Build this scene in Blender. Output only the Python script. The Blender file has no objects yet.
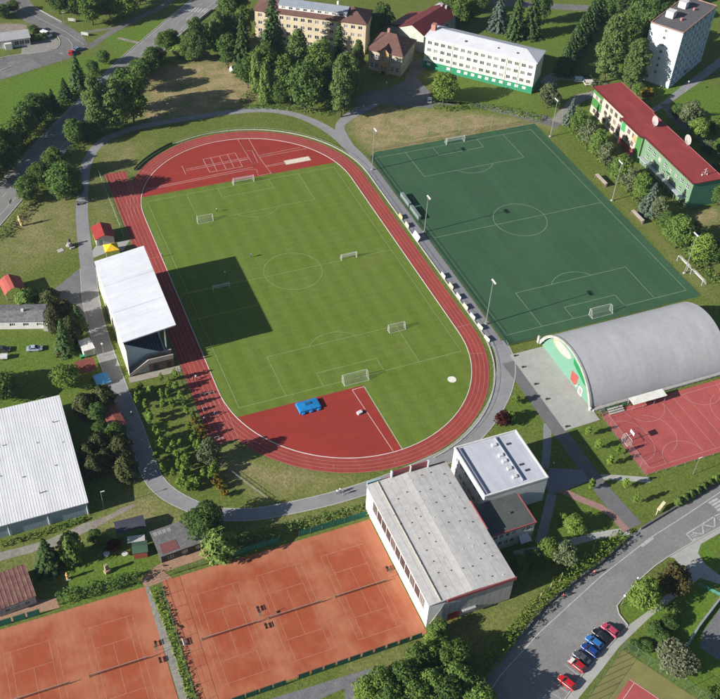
import bpy, bmesh, math, random
import numpy as np
from mathutils import Vector, Matrix
from math import radians, sin, cos, pi, atan2, hypot

scene = bpy.context.scene
COL = scene.collection

# ------------------------------------------------------------------ camera
# world: x across the pitches, y along them, metres, origin = centre of the grass football pitch
CAM_POS = Vector((-84.69, -239.17, 203.01))
CAM_RIGHT = Vector((0.9254718634, -0.3759290772, 0.0466814622))
CAM_UP = Vector((0.2246822174, 0.6439432428, 0.7313378161))
CAM_FWD = Vector((0.3049913625, 0.6663440770, -0.6804159315))
FPX = 1032.376
cam = bpy.data.cameras.new("Camera")
camo = bpy.data.objects.new("Camera", cam); COL.objects.link(camo)
M = Matrix.Identity(4)
for i in range(3):
    M[i][0] = CAM_RIGHT[i]; M[i][1] = CAM_UP[i]; M[i][2] = -CAM_FWD[i]; M[i][3] = CAM_POS[i]
camo.matrix_world = M
cam.sensor_fit = 'HORIZONTAL'; cam.sensor_width = 36.0; cam.lens = 36.0 * FPX / 720.0
cam.clip_start = 1.0; cam.clip_end = 5000.0
scene.camera = camo

# ------------------------------------------------------------------ light
SUN_EL = radians(23.3); SUN_DIR = radians(3.6)        # direction the shadows run, from +x
world = bpy.data.worlds.new("World"); scene.world = world; world.use_nodes = True
wn = world.node_tree
sky = wn.nodes.new('ShaderNodeTexSky'); sky.sky_type = 'NISHITA'; sky.sun_disc = False
sky.sun_elevation = SUN_EL; sky.sun_rotation = radians(270) - SUN_DIR
sky.altitude = 450; sky.air_density = 1.0; sky.dust_density = 0.8; sky.ozone_density = 1.2
wn.links.new(sky.outputs[0], wn.nodes['Background'].inputs[0])
wn.nodes['Background'].inputs[1].default_value = 0.050
sun = bpy.data.lights.new("Sun", 'SUN'); sun.energy = 5.0; sun.angle = radians(0.5); sun.color = (1.0, 0.955, 0.89)
suno = bpy.data.objects.new("Sun", sun); COL.objects.link(suno)
suno.rotation_euler = Vector((cos(SUN_DIR) * cos(SUN_EL), sin(SUN_DIR) * cos(SUN_EL), -sin(SUN_EL))).to_track_quat('-Z', 'Y').to_euler()
scene.view_settings.view_transform = 'Standard'; scene.view_settings.look = 'None'
scene.view_settings.gamma = 1.0; scene.view_settings.use_curve_mapping = False
scene.view_settings.exposure = 0.92
scene.cycles.max_bounces = 6; scene.cycles.diffuse_bounces = 3; scene.cycles.transparent_max_bounces = 8

# ------------------------------------------------------------------ helpers
def G(px, py, z=0.0):
    """survey point: the place on the level z that the photograph shows at px, py"""
    d = CAM_FWD + CAM_RIGHT * ((px - 360.0) / FPX) - CAM_UP * ((py - 349.5) / FPX)
    s = (z - CAM_POS.z) / d.z
    p = CAM_POS + d * s
    return Vector((p.x, p.y, z))
def G2(p, z=0.0):
    q = G(p[0], p[1], z); return (q.x, q.y)

_ZN = [0]
def layer():
    _ZN[0] += 1
    return 0.02 + 0.004 * _ZN[0]

def nd(nt, t, **kw):
    n = nt.nodes.new(t)
    for k, v in kw.items(): setattr(n, k, v)
    return n

MATS = {}
def mat(name, col, rough=0.8, col2=None, scale=0.5, amt=1.0, bump=0.0, bscale=None, metal=0.0, spec=0.3, detail=5.0,
        fine=0.12, fscale=3.0, rib=None, obj_rand=0.0, coat=0.0, patch=0.0, streak=None):
    """procedural material: broad colour wander + fine mottling, optional ribs (axis, period, depth)"""
    if name in MATS: return MATS[name]
    m = bpy.data.materials.new(name); m.use_nodes = True; nt = m.node_tree; L = nt.links
    b = nt.nodes['Principled BSDF']
    b.inputs['Roughness'].default_value = rough; b.inputs['Metallic'].default_value = metal
    b.inputs['Specular IOR Level'].default_value = spec
    if coat: b.inputs['Coat Weight'].default_value = coat; b.inputs['Coat Roughness'].default_value = 0.08
    if col2 is None: col2 = tuple(c * 0.82 for c in col)
    geo = nd(nt, 'ShaderNodeNewGeometry')
    n1 = nd(nt, 'ShaderNodeTexNoise'); n1.inputs['Scale'].default_value = scale; n1.inputs['Detail'].default_value = detail
    n1.inputs['Roughness'].default_value = 0.62
    L.new(geo.outputs['Position'], n1.inputs['Vector'])
    mr = nd(nt, 'ShaderNodeMapRange'); mr.inputs[1].default_value = 0.36; mr.inputs[2].default_value = 0.66
    L.new(n1.outputs[0], mr.inputs[0])
    mul = nd(nt, 'ShaderNodeMath', operation='MULTIPLY'); mul.inputs[1].default_value = amt
    L.new(mr.outputs[0], mul.inputs[0])
    mx = nd(nt, 'ShaderNodeMix', data_type='RGBA'); L.new(mul.outputs[0], mx.inputs[0])
    mx.inputs[6].default_value = (*col, 1); mx.inputs[7].default_value = (*col2, 1)
    out = mx.outputs[2]
    if fine:
        n2 = nd(nt, 'ShaderNodeTexNoise'); n2.inputs['Scale'].default_value = fscale; n2.inputs['Detail'].default_value = 3
        L.new(geo.outputs['Position'], n2.inputs['Vector'])
        r2 = nd(nt, 'ShaderNodeMapRange'); r2.inputs[1].default_value = 0.3; r2.inputs[2].default_value = 0.7
        r2.inputs[3].default_value = 1 - fine; r2.inputs[4].default_value = 1 + fine
        L.new(n2.outputs[0], r2.inputs[0])
        m2 = nd(nt, 'ShaderNodeMix', data_type='RGBA', blend_type='MULTIPLY'); m2.inputs[0].default_value = 1
        L.new(out, m2.inputs[6]); L.new(r2.outputs[0], m2.inputs[7]); out = m2.outputs[2]
    if patch:       # repaired areas: faint polygonal patches
        vo = nd(nt, 'ShaderNodeTexVoronoi'); vo.inputs['Scale'].default_value = 0.11; vo.distance = 'CHEBYCHEV'
        L.new(geo.outputs['Position'], vo.inputs['Vector'])
        bw = nd(nt, 'ShaderNodeRGBToBW'); L.new(vo.outputs['Color'], bw.inputs[0])
        rp = nd(nt, 'ShaderNodeMapRange'); rp.inputs[1].default_value = 0.2; rp.inputs[2].default_value = 0.8; rp.inputs[3].default_value = 1-patch; rp.inputs[4].default_value = 1+patch
        L.new(bw.outputs[0], rp.inputs[0])
        mp = nd(nt, 'ShaderNodeMix', data_type='RGBA', blend_type='MULTIPLY'); mp.inputs[0].default_value = 1
        L.new(out, mp.inputs[6]); L.new(rp.outputs[0], mp.inputs[7]); out = mp.outputs[2]
    if streak:      # dirt or wear drawn out along one direction: (sx, sy, sz, amount)
        mg = nd(nt, 'ShaderNodeMapping'); mg.inputs['Scale'].default_value = streak[:3]; L.new(geo.outputs['Position'], mg.inputs['Vector'])
        ns = nd(nt, 'ShaderNodeTexNoise'); ns.inputs['Scale'].default_value = 1.0; ns.inputs['Detail'].default_value = 4; L.new(mg.outputs[0], ns.inputs['Vector'])
        rs_ = nd(nt, 'ShaderNodeMapRange'); rs_.inputs[1].default_value = 0.35; rs_.inputs[2].default_value = 0.65; rs_.inputs[3].default_value = 1-streak[3]; rs_.inputs[4].default_value = 1+streak[3]*0.5
        L.new(ns.outputs[0], rs_.inputs[0])
        mk = nd(nt, 'ShaderNodeMix', data_type='RGBA', blend_type='MULTIPLY'); mk.inputs[0].default_value = 1
        L.new(out, mk.inputs[6]); L.new(rs_.outputs[0], mk.inputs[7]); out = mk.outputs[2]
    if obj_rand:
        oi = nd(nt, 'ShaderNodeObjectInfo')
        r3 = nd(nt, 'ShaderNodeMapRange'); r3.inputs[3].default_value = 1 - obj_rand; r3.inputs[4].default_value = 1 + obj_rand
        L.new(oi.outputs['Random'], r3.inputs[0])
        m3 = nd(nt, 'ShaderNodeMix', data_type='RGBA', blend_type='MULTIPLY'); m3.inputs[0].default_value = 1
        L.new(out, m3.inputs[6]); L.new(r3.outputs[0], m3.inputs[7]); out = m3.outputs[2]
    L.new(out, b.inputs['Base Color'])
    h = None
    if bump:
        n3 = nd(nt, 'ShaderNodeTexNoise'); n3.inputs['Scale'].default_value = bscale or fscale; n3.inputs['Detail'].default_value = 4
        L.new(geo.outputs['Position'], n3.inputs['Vector'])
        bp = nd(nt, 'ShaderNodeBump'); bp.inputs['Distance'].default_value = bump; bp.inputs['Strength'].default_value = 0.8
        L.new(n3.outputs[0], bp.inputs['Height']); h = bp
    if rib:
        ax, per, dep = rib
        wv = nd(nt, 'ShaderNodeTexWave', wave_type='BANDS', bands_direction=ax, wave_profile='SIN')
        wv.inputs['Scale'].default_value = 2 * pi / (20.0 * per)
        tc = nd(nt, 'ShaderNodeTexCoord'); L.new(tc.outputs['Object'], wv.inputs['Vector'])
        pw = nd(nt, 'ShaderNodeMath', operation='POWER'); pw.inputs[1].default_value = 4
        L.new(wv.outputs[1], pw.inputs[0])
        bp2 = nd(nt, 'ShaderNodeBump'); bp2.inputs['Distance'].default_value = dep; bp2.inputs['Strength'].default_value = 1
        L.new(pw.outputs[0], bp2.inputs['Height'])
        if h: L.new(h.outputs[0], bp2.inputs['Normal'])
        h = bp2
    if h: L.new(h.outputs[0], b.inputs['Normal'])
    MATS[name] = m
    return m

class MB:
    def __init__(s): s.v = []; s.f = []; s.m = []
    def add(s, vs, fs, mi=0):
        o = len(s.v); s.v += [tuple(p) for p in vs]
        for f in fs: s.f.append(tuple(i + o for i in f)); s.m.append(mi)
        return s
    def quad(s, a, b, c, d, mi=0): return s.add([a, b, c, d], [(0, 1, 2, 3)], mi)
    def tri(s, a, b, c, mi=0): return s.add([a, b, c], [(0, 1, 2)], mi)
    def box(s, x0, x1, y0, y1, z0, z1, mi=0):
        return s.add([(x0,y0,z0),(x1,y0,z0),(x1,y1,z0),(x0,y1,z0),(x0,y0,z1),(x1,y0,z1),(x1,y1,z1),(x0,y1,z1)],
                     [(0,3,2,1),(4,5,6,7),(0,1,5,4),(1,2,6,5),(2,3,7,6),(3,0,4,7)], mi)
    def obox(s, p, q, w, z0, z1, mi=0, z0b=None, z1b=None):
        """box along p->q in plan, w wide; heights may slope to z0b/z1b"""
        dx, dy = q[0]-p[0], q[1]-p[1]; l = hypot(dx, dy) or 1; nx, ny = -dy/l*w/2, dx/l*w/2
        z0b = z0 if z0b is None else z0b; z1b = z1 if z1b is None else z1b
        return s.add([(p[0]-nx,p[1]-ny,z0),(q[0]-nx,q[1]-ny,z0b),(q[0]+nx,q[1]+ny,z0b),(p[0]+nx,p[1]+ny,z0),
                      (p[0]-nx,p[1]-ny,z1),(q[0]-nx,q[1]-ny,z1b),(q[0]+nx,q[1]+ny,z1b),(p[0]+nx,p[1]+ny,z1)],
                     [(0,3,2,1),(4,5,6,7),(0,1,5,4),(1,2,6,5),(2,3,7,6),(3,0,4,7)], mi)
    def prism(s, poly, z0, z1, mi=0):
        n = len(poly)
        return s.add([(x,y,z0) for x,y in poly] + [(x,y,z1) for x,y in poly],
                     [tuple(range(n-1,-1,-1)), tuple(range(n,2*n))] + [(i,(i+1)%n,n+(i+1)%n,n+i) for i in range(n)], mi)
    def tube(s, p, q, r, n=6, r2=None, mi=0, cap=True):
        p, q = Vector(p), Vector(q); d = (q-p); r2 = r if r2 is None else r2
        if d.length < 1e-6: return s
        d.normalize(); a = d.orthogonal().normalized(); b = d.cross(a)
        ring = lambda c, rr: [c + (a*cos(2*pi*i/n) + b*sin(2*pi*i/n))*rr for i in range(n)]
        fs = [(i,(i+1)%n,n+(i+1)%n,n+i) for i in range(n)]
        if cap: fs += [tuple(range(n-1,-1,-1)), tuple(range(n,2*n))]
        return s.add(ring(p,r)+ring(q,r2), fs, mi)
    def ball(s, c, r, n=8, m=5, sz=1.0, mi=0):
        vs = []
        for j in range(m+1):
            t = pi*j/m
            for i in range(n): vs.append((c[0]+r*sin(t)*cos(2*pi*i/n), c[1]+r*sin(t)*sin(2*pi*i/n), c[2]+r*sz*cos(t)))
        return s.add(vs, [(j*n+i,(j+1)*n+i,(j+1)*n+(i+1)%n,j*n+(i+1)%n) for j in range(m) for i in range(n)], mi)
    def mesh(s, name, mats, smooth=False):
        me = bpy.data.meshes.new(name); me.from_pydata(s.v, [], s.f)
        for m in (mats if isinstance(mats, (list, tuple)) else [mats]): me.materials.append(m)
        if any(s.m): me.polygons.foreach_set('material_index', s.m)
        if smooth: me.polygons.foreach_set('use_smooth', [True]*len(me.polygons))
        me.update(); return me
    def build(s, name, mats, parent=None, loc=(0,0,0), rz=0.0, smooth=False):
        return link(name, s.mesh(name, mats, smooth), parent, loc, rz)

def link(name, me, parent=None, loc=(0,0,0), rz=0.0):
    o = bpy.data.objects.new(name, me); COL.objects.link(o)
    o.location = loc; o.rotation_euler = (0,0,rz)
    if parent is not None: o.parent = parent
    return o
def tag(o, label, cat, group=None):
    o['label'] = label; o['category'] = cat
    if group: o['group'] = group
    return o
def thing(name, label, cat, loc=(0,0,0), rz=0.0, group=None):
    o = bpy.data.objects.new(name, None); COL.objects.link(o); o.empty_display_size = 0.5
    o.location = loc; o.rotation_euler = (0,0,rz)
    return tag(o, label, cat, group)
def copy_tree(o, parent=None):
    c = o.copy(); COL.objects.link(c)
    if parent is not None: c.parent = parent
    for ch in list(o.children): copy_tree(ch, c)
    return c
def structure(o): o['kind'] = 'structure'; return o
def stuff(o): o['kind'] = 'stuff'; return o

def catmull(pts, step=2.0, closed=False):
    P = [Vector(p[:2]) for p in pts]; n = len(P); out = []
    rng = range(n if closed else n-1)
    for i in rng:
        p0 = P[(i-1) % n] if closed or i > 0 else P[0]*2-P[1]
        p1 = P[i]; p2 = P[(i+1) % n]
        p3 = P[(i+2) % n] if closed or i+2 < n else P[-1]*2-P[-2]
        k = max(1, int((p2-p1).length/step))
        for j in range(k):
            t = j/k
            out.append(0.5*((2*p1)+(p2-p0)*t+(2*p0-5*p1+4*p2-p3)*t*t+(3*p1-p0-3*p2+p3)*t**3))
    if not closed: out.append(P[-1])
    return out
def strip_mesh(mb, pts, w, z, closed=False, mi=0, off=0.0):
    n = len(pts); W = w if isinstance(w, (list, tuple)) else [w]*n
    Ls, Rs = [], []
    for i in range(n):
        a = pts[(i-1) % n] if closed or i else pts[0]; b = pts[(i+1) % n] if closed or i < n-1 else pts[-1]
        d = Vector((b[0]-a[0], b[1]-a[1])); d.normalize(); nn = Vector((-d.y, d.x))
        c = Vector((pts[i][0], pts[i][1])) + nn*off
        l = c+nn*W[i]/2; r = c-nn*W[i]/2
        Ls.append((l.x,l.y,z)); Rs.append((r.x,r.y,z))
    k = n if closed else n-1
    mb.add(Ls+Rs, [(n+i, n+(i+1)%n, (i+1)%n, i) for i in range(k)], mi)
def sheet(name, poly, m, z=None, parent=None):
    z = layer() if z is None else z
    bm = bmesh.new(); vs = [bm.verts.new((p[0],p[1],z)) for p in poly]
    f = bm.faces.new(vs); f.normal_update()
    if f.normal.z < 0: f.normal_flip()
    bmesh.ops.triangulate(bm, faces=[f])
    me = bpy.data.meshes.new(name); bm.to_mesh(me); bm.free(); me.materials.append(m)
    return structure(link(name, me, parent)) if parent is None else link(name, me, parent)
def path(name, px, w, m, z=None, world=False, kerb=None):
    z = layer() if z is None else z
    P = [Vector(p) for p in px] if world else [Vector(G2(p)) for p in px]
    if isinstance(w, (list, tuple)):
        n = len(P); W = []; out = []
        full = catmull(P, 2.0)
        # widths by nearest control parameter
        acc = [0.0]
        for i in range(1, len(full)): acc.append(acc[-1]+(full[i]-full[i-1]).length)
        ctr = []; j = 0
        for p in P:
            k = min(range(len(full)), key=lambda q: (full[q]-p).length); ctr.append(acc[k])
        W = list(np.interp(acc, ctr, w))
    else:
        full = catmull(P, 2.0); W = [w]*len(full)
    mb = MB(); strip_mesh(mb, full, W, z)
    o = structure(mb.build(name, m))
    if kerb:
        for s in (1, -1):
            kb = MB(); n = len(full)
            strip_mesh(kb, full, 0.22, z+0.03, off=0) if False else None
            pts = []
            for i in range(n):
                a = full[max(i-1,0)]; b = full[min(i+1,n-1)]; d = (b-a).normalized(); nn = Vector((-d.y,d.x))*s
                pts.append(full[i]+nn*(W[i]/2+0.06))
            strip_mesh(kb, pts, 0.25, z+0.03)
            structure(kb.build('path_edging', kerb))
    return o
def lines(name, segs, m, z, w=0.12, px=True):
    mb = MB()
    for sg in segs:
        P = [Vector(G2(p)) if px else Vector(p) for p in sg]
        strip_mesh(mb, P, w, z)
    return structure(mb.build(name, m))
ORD = 'first second third fourth fifth sixth seventh eighth ninth tenth eleventh twelfth thirteenth fourteenth fifteenth sixteenth seventeenth eighteenth nineteenth twentieth'.split()
# ------------------------------------------------------------------ materials
ASPH = mat('asphalt', (0.215,0.211,0.203), 0.9, (0.178,0.175,0.171), 0.18, fine=0.12, fscale=1.5, patch=0.06)
ASPHD = mat('old_asphalt', (0.165,0.160,0.155), 0.92, (0.128,0.125,0.122), 0.2, fine=0.16, fscale=0.9, patch=0.09)
PATHM = mat('path_asphalt', (0.245,0.244,0.248), 0.9, (0.208,0.208,0.214), 0.3, fine=0.1, fscale=1.2, patch=0.04)
PAVE = mat('grey_paving', (0.205,0.203,0.215), 0.9, (0.175,0.174,0.188), 0.7, fine=0.12, fscale=2.5)
CONC = mat('concrete', (0.36,0.355,0.33), 0.9, (0.31,0.305,0.285), 0.25, fine=0.1, fscale=1.0)
CONCD = mat('weathered_concrete', (0.27,0.25,0.215), 0.95, (0.2,0.185,0.16), 0.35, fine=0.2, fscale=1.2)
KERB = mat('kerb_stone', (0.42,0.41,0.38), 0.9)
GRAVEL = mat('gravel', (0.26,0.225,0.19), 1.0, (0.19,0.165,0.14), 0.4, fine=0.25, fscale=2.0)
GRAVELG = mat('grey_gravel', (0.17,0.17,0.175), 1.0, (0.13,0.13,0.14), 0.4, fine=0.2, fscale=2.0)
PINKP = mat('pink_paving', (0.30,0.17,0.15), 0.9, (0.25,0.15,0.13), 0.6)
TRACK = mat('track_rubber', (0.305,0.053,0.040), 0.85, (0.265,0.046,0.037), 0.10, fine=0.06, fscale=1.5, spec=0.2, streak=(0.5,0.04,1,0.10))
TRACKD = mat('apron_rubber', (0.285,0.034,0.024), 0.85, (0.250,0.031,0.023), 0.08, fine=0.06, fscale=1.0, spec=0.2, streak=(0.06,0.35,1,0.07))
COURT = mat('red_court_rubber', (0.385,0.083,0.076), 0.85, (0.335,0.071,0.066), 0.12, fine=0.08, fscale=1.0, streak=(0.3,0.06,1,0.08))
WHITE = mat('white_line_paint', (0.62,0.58,0.56), 0.8)
FADED = mat('faded_line_chalk', (0.27,0.31,0.15), 0.9, (0.19,0.23,0.08), 0.5)
TLINE = mat('turf_line', (0.24,0.30,0.22), 0.9, (0.17,0.23,0.16), 0.4)
LANE = mat('lane_line_paint', (0.44,0.24,0.225), 0.85, (0.35,0.15,0.14), 0.3)
CLINE = mat('clay_line_tape', (0.42,0.22,0.15), 0.85, (0.35,0.13,0.075), 0.8)
ROADW = mat('road_paint', (0.48,0.47,0.45), 0.85, (0.32,0.31,0.30), 0.8)
CLAY = None
WALLW = mat('white_render', (0.60,0.595,0.58), 0.85, (0.54,0.535,0.52), 0.3, fine=0.04, streak=(0.5,0.5,0.08,0.07))
WALLC = mat('cream_render', (0.55,0.46,0.32), 0.9, (0.50,0.42,0.29), 0.3, fine=0.05, streak=(0.5,0.5,0.08,0.08))
WALLY = mat('pale_yellow_render', (0.59,0.59,0.50), 0.9, (0.54,0.54,0.46), 0.3, fine=0.05, streak=(0.5,0.5,0.08,0.07))
WALLG = mat('green_render', (0.03,0.22,0.11), 0.85, (0.025,0.19,0.095), 0.3)
WALLM = mat('mint_render', (0.135,0.225,0.135), 0.85, (0.12,0.20,0.12), 0.3, fine=0.05, streak=(0.6,0.6,0.1,0.08))
WALLL = mat('leaf_green_render', (0.05,0.18,0.04), 0.85)
GREYC = mat('grey_concrete_panel', (0.42,0.40,0.38), 0.9, (0.34,0.325,0.31), 0.6, fine=0.1)
GLASS = mat('window_glass', (0.035,0.042,0.05), 0.12, spec=0.6, fine=0, amt=0.4)
def _curtains(m):      # each pane differs: bare dark glass, blinds or pale curtains behind it
    nt = m.node_tree; L = nt.links; b = nt.nodes['Principled BSDF']; src = b.inputs['Base Color'].links[0].from_socket
    oi = nd(nt,'ShaderNodeObjectInfo'); r = nd(nt,'ShaderNodeValToRGB'); r.color_ramp.interpolation = 'CONSTANT'
    e = r.color_ramp.elements; e[0].color = (0,0,0,1); e[1].position = 0.5; e[1].color = (0.25,0.25,0.25,1); x = e.new(0.72); x.color = (0.6,0.6,0.6,1); x = e.new(0.9); x.color = (0.1,0.1,0.1,1)
    L.new(oi.outputs['Random'], r.inputs[0])
    mx = nd(nt,'ShaderNodeMix', data_type='RGBA'); L.new(r.outputs[0], mx.inputs[0]); L.new(src, mx.inputs[6]); mx.inputs[7].default_value = (0.42,0.40,0.36,1); L.new(mx.outputs[2], b.inputs['Base Color'])
_curtains(GLASS)
FRAME = mat('white_frame', (0.72,0.72,0.70), 0.6)
FRAMEB = mat('brown_frame', (0.16,0.08,0.06), 0.6)
DARK = mat('dark_void', (0.02,0.02,0.022), 0.9)
METAL = mat('galvanised_steel', (0.42,0.43,0.44), 0.45, metal=0.6)
WMETAL = mat('white_painted_metal', (0.60,0.60,0.60), 0.4)
DMETAL = mat('dark_green_metal', (0.02,0.05,0.04), 0.6)
BLACKM = mat('black_metal', (0.02,0.02,0.022), 0.5)
GMETAL = mat('green_painted_metal', (0.03,0.20,0.12), 0.5)
WOOD = mat('weathered_wood', (0.24,0.17,0.11), 0.9, (0.16,0.11,0.07), 1.0, fine=0.2)
BARK = mat('bark', (0.10,0.075,0.055), 0.95, (0.06,0.045,0.035), 1.5, fine=0.2)

# ------------------------------------------------------------------ terrain
def point_in(poly, X, Y):
    ins = np.zeros(X.shape, bool); n = len(poly)
    for i in range(n):
        x0, y0 = poly[i]; x1, y1 = poly[(i+1) % n]
        c = ((y0 > Y) != (y1 > Y)); t = (x1-x0)*(Y-y0)/((y1-y0) or 1e-9)+x0
        ins ^= c & (X < t)
    return ins
def seg_dist(poly, X, Y):
    D = np.full(X.shape, 1e9); n = len(poly)
    for i in range(n):
        x0, y0 = poly[i]; x1, y1 = poly[(i+1) % n]; dx, dy = x1-x0, y1-y0
        t = np.clip(((X-x0)*dx+(Y-y0)*dy)/(dx*dx+dy*dy+1e-9), 0, 1)
        D = np.minimum(D, np.hypot(X-x0-t*dx, Y-y0-t*dy))
    return D
DRY = [([(147,75),(170,66),(215,60),(250,64),(257,85),(252,102),(205,116),(150,122),(135,120)], 1.0, 3.5),
       ([(352,116),(372,108),(420,109),(470,113),(540,122),(556,129),(538,126),(376,154),(352,134)], 0.95, 3),
       ([(226,448),(280,466),(350,482),(300,496),(268,499),(222,466)], 0.62, 4),
       ([(0,205),(30,200),(70,196),(80,205),(79,240),(40,262),(0,268)], 0.52, 6),
       ([(104,142),(150,140),(142,165),(128,172),(108,172),(96,158)], 0.42, 4),
       ([(94,175),(104,176),(118,240),(100,240),(92,205)], 0.45, 4),
       ([(96,520),(150,488),(182,514),(195,518),(140,535),(100,545)], 0.55, 4),
       ([(362,656),(440,632),(520,596),(545,600),(470,665),(400,690),(366,690)], 0.30, 5),
       ([(255,520),(365,500),(365,512),(255,535)], 0.35, 3),
       ([(350,672),(420,650),(400,668),(355,690)], 0.6, 3),
       ([(690,214),(720,206),(720,222),(700,226)], 0.75, 2),
       ([(0,24),(24,24),(30,34),(0,36)], 0.9, 2),
       ([(600,180),(640,215),(700,282),(715,300),(700,290),(640,224)], 0.35, 2),
       ([(0,556),(100,530),(110,545),(0,575)], 0.35, 4)]
LUSH = [([(0,82),(90,56),(110,58),(100,72),(60,110),(0,140)], 1.0, 4), ([(100,38),(160,18),(170,20),(120,58)], 0.8, 3),
        ([(380,145),(700,130),(720,0),(550,0)], 0.35, 8), ([(560,20),(480,0),(560,60)], 0.5, 5),
        ([(640,608),(700,570),(720,560),(720,699),(640,660)], 0.9, 3), ([(680,555),(720,520),(720,600),(690,590)], 0.9, 3),
        ([(650,65),(720,90),(720,160),(660,120)], 0.9, 4), ([(60,548),(150,530),(150,590),(60,600)], 0.7, 3),
        ([(0,335),(100,330),(125,380),(125,440),(100,520),(0,520)], 0.5, 4), ([(615,600),(640,590),(650,610),(628,626)], 0.9, 2),
        ([(500,370),(640,430),(650,520),(560,560),(500,540)], 0.25, 4)]
def make_ground():
    x0, x1, y0, y1, st = -150, 320, -210, 290, 2.0
    nx, ny = int((x1-x0)/st)+1, int((y1-y0)/st)+1
    X, Y = np.meshgrid(np.linspace(x0,x1,nx), np.linspace(y0,y1,ny))
    def field(L):
        F = np.zeros(X.shape)
        for poly, s, soft in L:
            P = [G2(p) for p in poly]; ins = point_in(P,X,Y); d = seg_dist(P,X,Y)
            F = np.maximum(F, s*np.clip(0.5+np.where(ins,d,-d)/(2*soft),0,1))
        return F
    dry, lush = field(DRY), field(LUSH)
    V = np.stack([X.ravel(),Y.ravel(),np.zeros(X.size)],1)
    i = np.arange(nx*ny).reshape(ny,nx)
    Fc = np.stack([i[:-1,:-1].ravel(),i[:-1,1:].ravel(),i[1:,1:].ravel(),i[1:,:-1].ravel()],1)
    verts = V.tolist(); faces = Fc.tolist()
    n0 = len(verts); big = 2500      # skirt out to the horizon
    ring_in = [i[0,0], i[0,-1], i[-1,-1], i[-1,0]]
    verts += [(-big,-big,0),(big,-big,0),(big,big,0),(-big,big,0)]
    # border vertex chains so the skirt shares the edges
    ch = [list(i[0,:]), list(i[:,-1]), list(i[-1,::-1]), list(i[::-1,0])]
    for k in range(4): faces.append([n0+k] + [n0+(k+1)%4] + [int(q) for q in ch[k][::-1]])
    me = bpy.data.meshes.new('ground'); me.from_pydata(verts, [], [tuple(int(q) for q in f) for f in faces])
    for nm, F in (('dry',dry),('lush',lush)):
        a = me.attributes.new(nm,'FLOAT','POINT'); a.data.foreach_set('value', np.concatenate([F.ravel(), np.zeros(4)]).astype(np.float32))
    me.update()
    return me
def grass_mat(name, base, alt, dryc, lushc, use_attr=True, stripes=None, fine=0.28):
    m = bpy.data.materials.new(name); m.use_nodes = True; nt = m.node_tree; L = nt.links; b = nt.nodes['Principled BSDF']
    b.inputs['Roughness'].default_value = 0.95; b.inputs['Specular IOR Level'].default_value = 0.1
    geo = nd(nt,'ShaderNodeNewGeometry')
    def noise(sc, lo, hi, det=5, vec=None):
        n = nd(nt,'ShaderNodeTexNoise'); n.inputs['Scale'].default_value = sc; n.inputs['Detail'].default_value = det; n.inputs['Roughness'].default_value = 0.65
        L.new(vec or geo.outputs['Position'], n.inputs['Vector'])
        r = nd(nt,'ShaderNodeMapRange'); r.inputs[1].default_value = 0.33; r.inputs[2].default_value = 0.67; r.inputs[3].default_value = lo; r.inputs[4].default_value = hi
        L.new(n.outputs[0], r.inputs[0]); return r.outputs[0]
    def mix(f, a, c, mode='MIX'):
        x = nd(nt,'ShaderNodeMix', data_type='RGBA', blend_type=mode)
        if isinstance(f, float): x.inputs[0].default_value = f
        else: L.new(f, x.inputs[0])
        for s, q in ((6,a),(7,c)):
            if isinstance(q, tuple): x.inputs[s].default_value = (*q,1)
            else: L.new(q, x.inputs[s])
        return x.outputs[2]
    c = mix(noise(0.06,0,1), base, alt)
    c = mix(noise(0.35,0,0.55 if use_attr else 0.28), c, tuple(0.68*q for q in base))
    if use_attr:
        for nm, cc, nlo in (('lush',lushc,0.6),('dry',dryc,0.25)):
            at = nd(nt,'ShaderNodeAttribute', attribute_name=nm)
            add = nd(nt,'ShaderNodeMath', operation='MULTIPLY'); L.new(at.outputs['Fac'], add.inputs[0]); L.new(noise(0.16,nlo,1.25), add.inputs[1])
            cl = nd(nt,'ShaderNodeClamp'); L.new(add.outputs[0], cl.inputs[0])
            c = mix(cl.outputs[0], c, cc)
    if stripes:
        for ax, per, amp in stripes:
            w = nd(nt,'ShaderNodeTexWave', wave_type='BANDS', bands_direction=ax, wave_profile='SIN'); w.inputs['Scale'].default_value = 2*pi/(20*per)
            w.inputs['Distortion'].default_value = 0.8; w.inputs['Detail'].default_value = 2; w.inputs['Detail Scale'].default_value = 0.4
            L.new(geo.outputs['Position'], w.inputs['Vector'])
            r = nd(nt,'ShaderNodeMapRange'); r.inputs[1].default_value = 0.25; r.inputs[2].default_value = 0.75; r.inputs[3].default_value = 1-amp; r.inputs[4].default_value = 1+amp
            L.new(w.outputs[1], r.inputs[0]); c = mix(1.0, c, r.outputs[0], 'MULTIPLY')
    c = mix(1.0, c, noise(1.3,1-fine,1+fine,3), 'MULTIPLY')
    L.new(c, b.inputs['Base Color'])
    n = nd(nt,'ShaderNodeTexNoise'); n.inputs['Scale'].default_value = 2.2; n.inputs['Detail'].default_value = 3; L.new(geo.outputs['Position'], n.inputs['Vector'])
    bp = nd(nt,'ShaderNodeBump'); bp.inputs['Distance'].default_value = 0.10 if use_attr else 0.03; L.new(n.outputs[0], bp.inputs['Height']); L.new(bp.outputs[0], b.inputs['Normal'])
    MATS[name] = m; return m
GRASS = grass_mat('lawn_grass', (0.108,0.146,0.026), (0.134,0.156,0.040), (0.30,0.235,0.125), (0.092,0.165,0.018))
PITCH = grass_mat('pitch_grass', (0.110,0.166,0.022), (0.130,0.175,0.033), None, None, False, [('X',5.5,0.05),('Y',3.1,0.022)], fine=0.10)
TURF = mat('artificial_turf', (0.035,0.088,0.042), 0.9, (0.045,0.100,0.052), 0.04, fine=0.06, fscale=0.8, spec=0.15, streak=(0.27,0.015,1,0.10))
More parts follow.
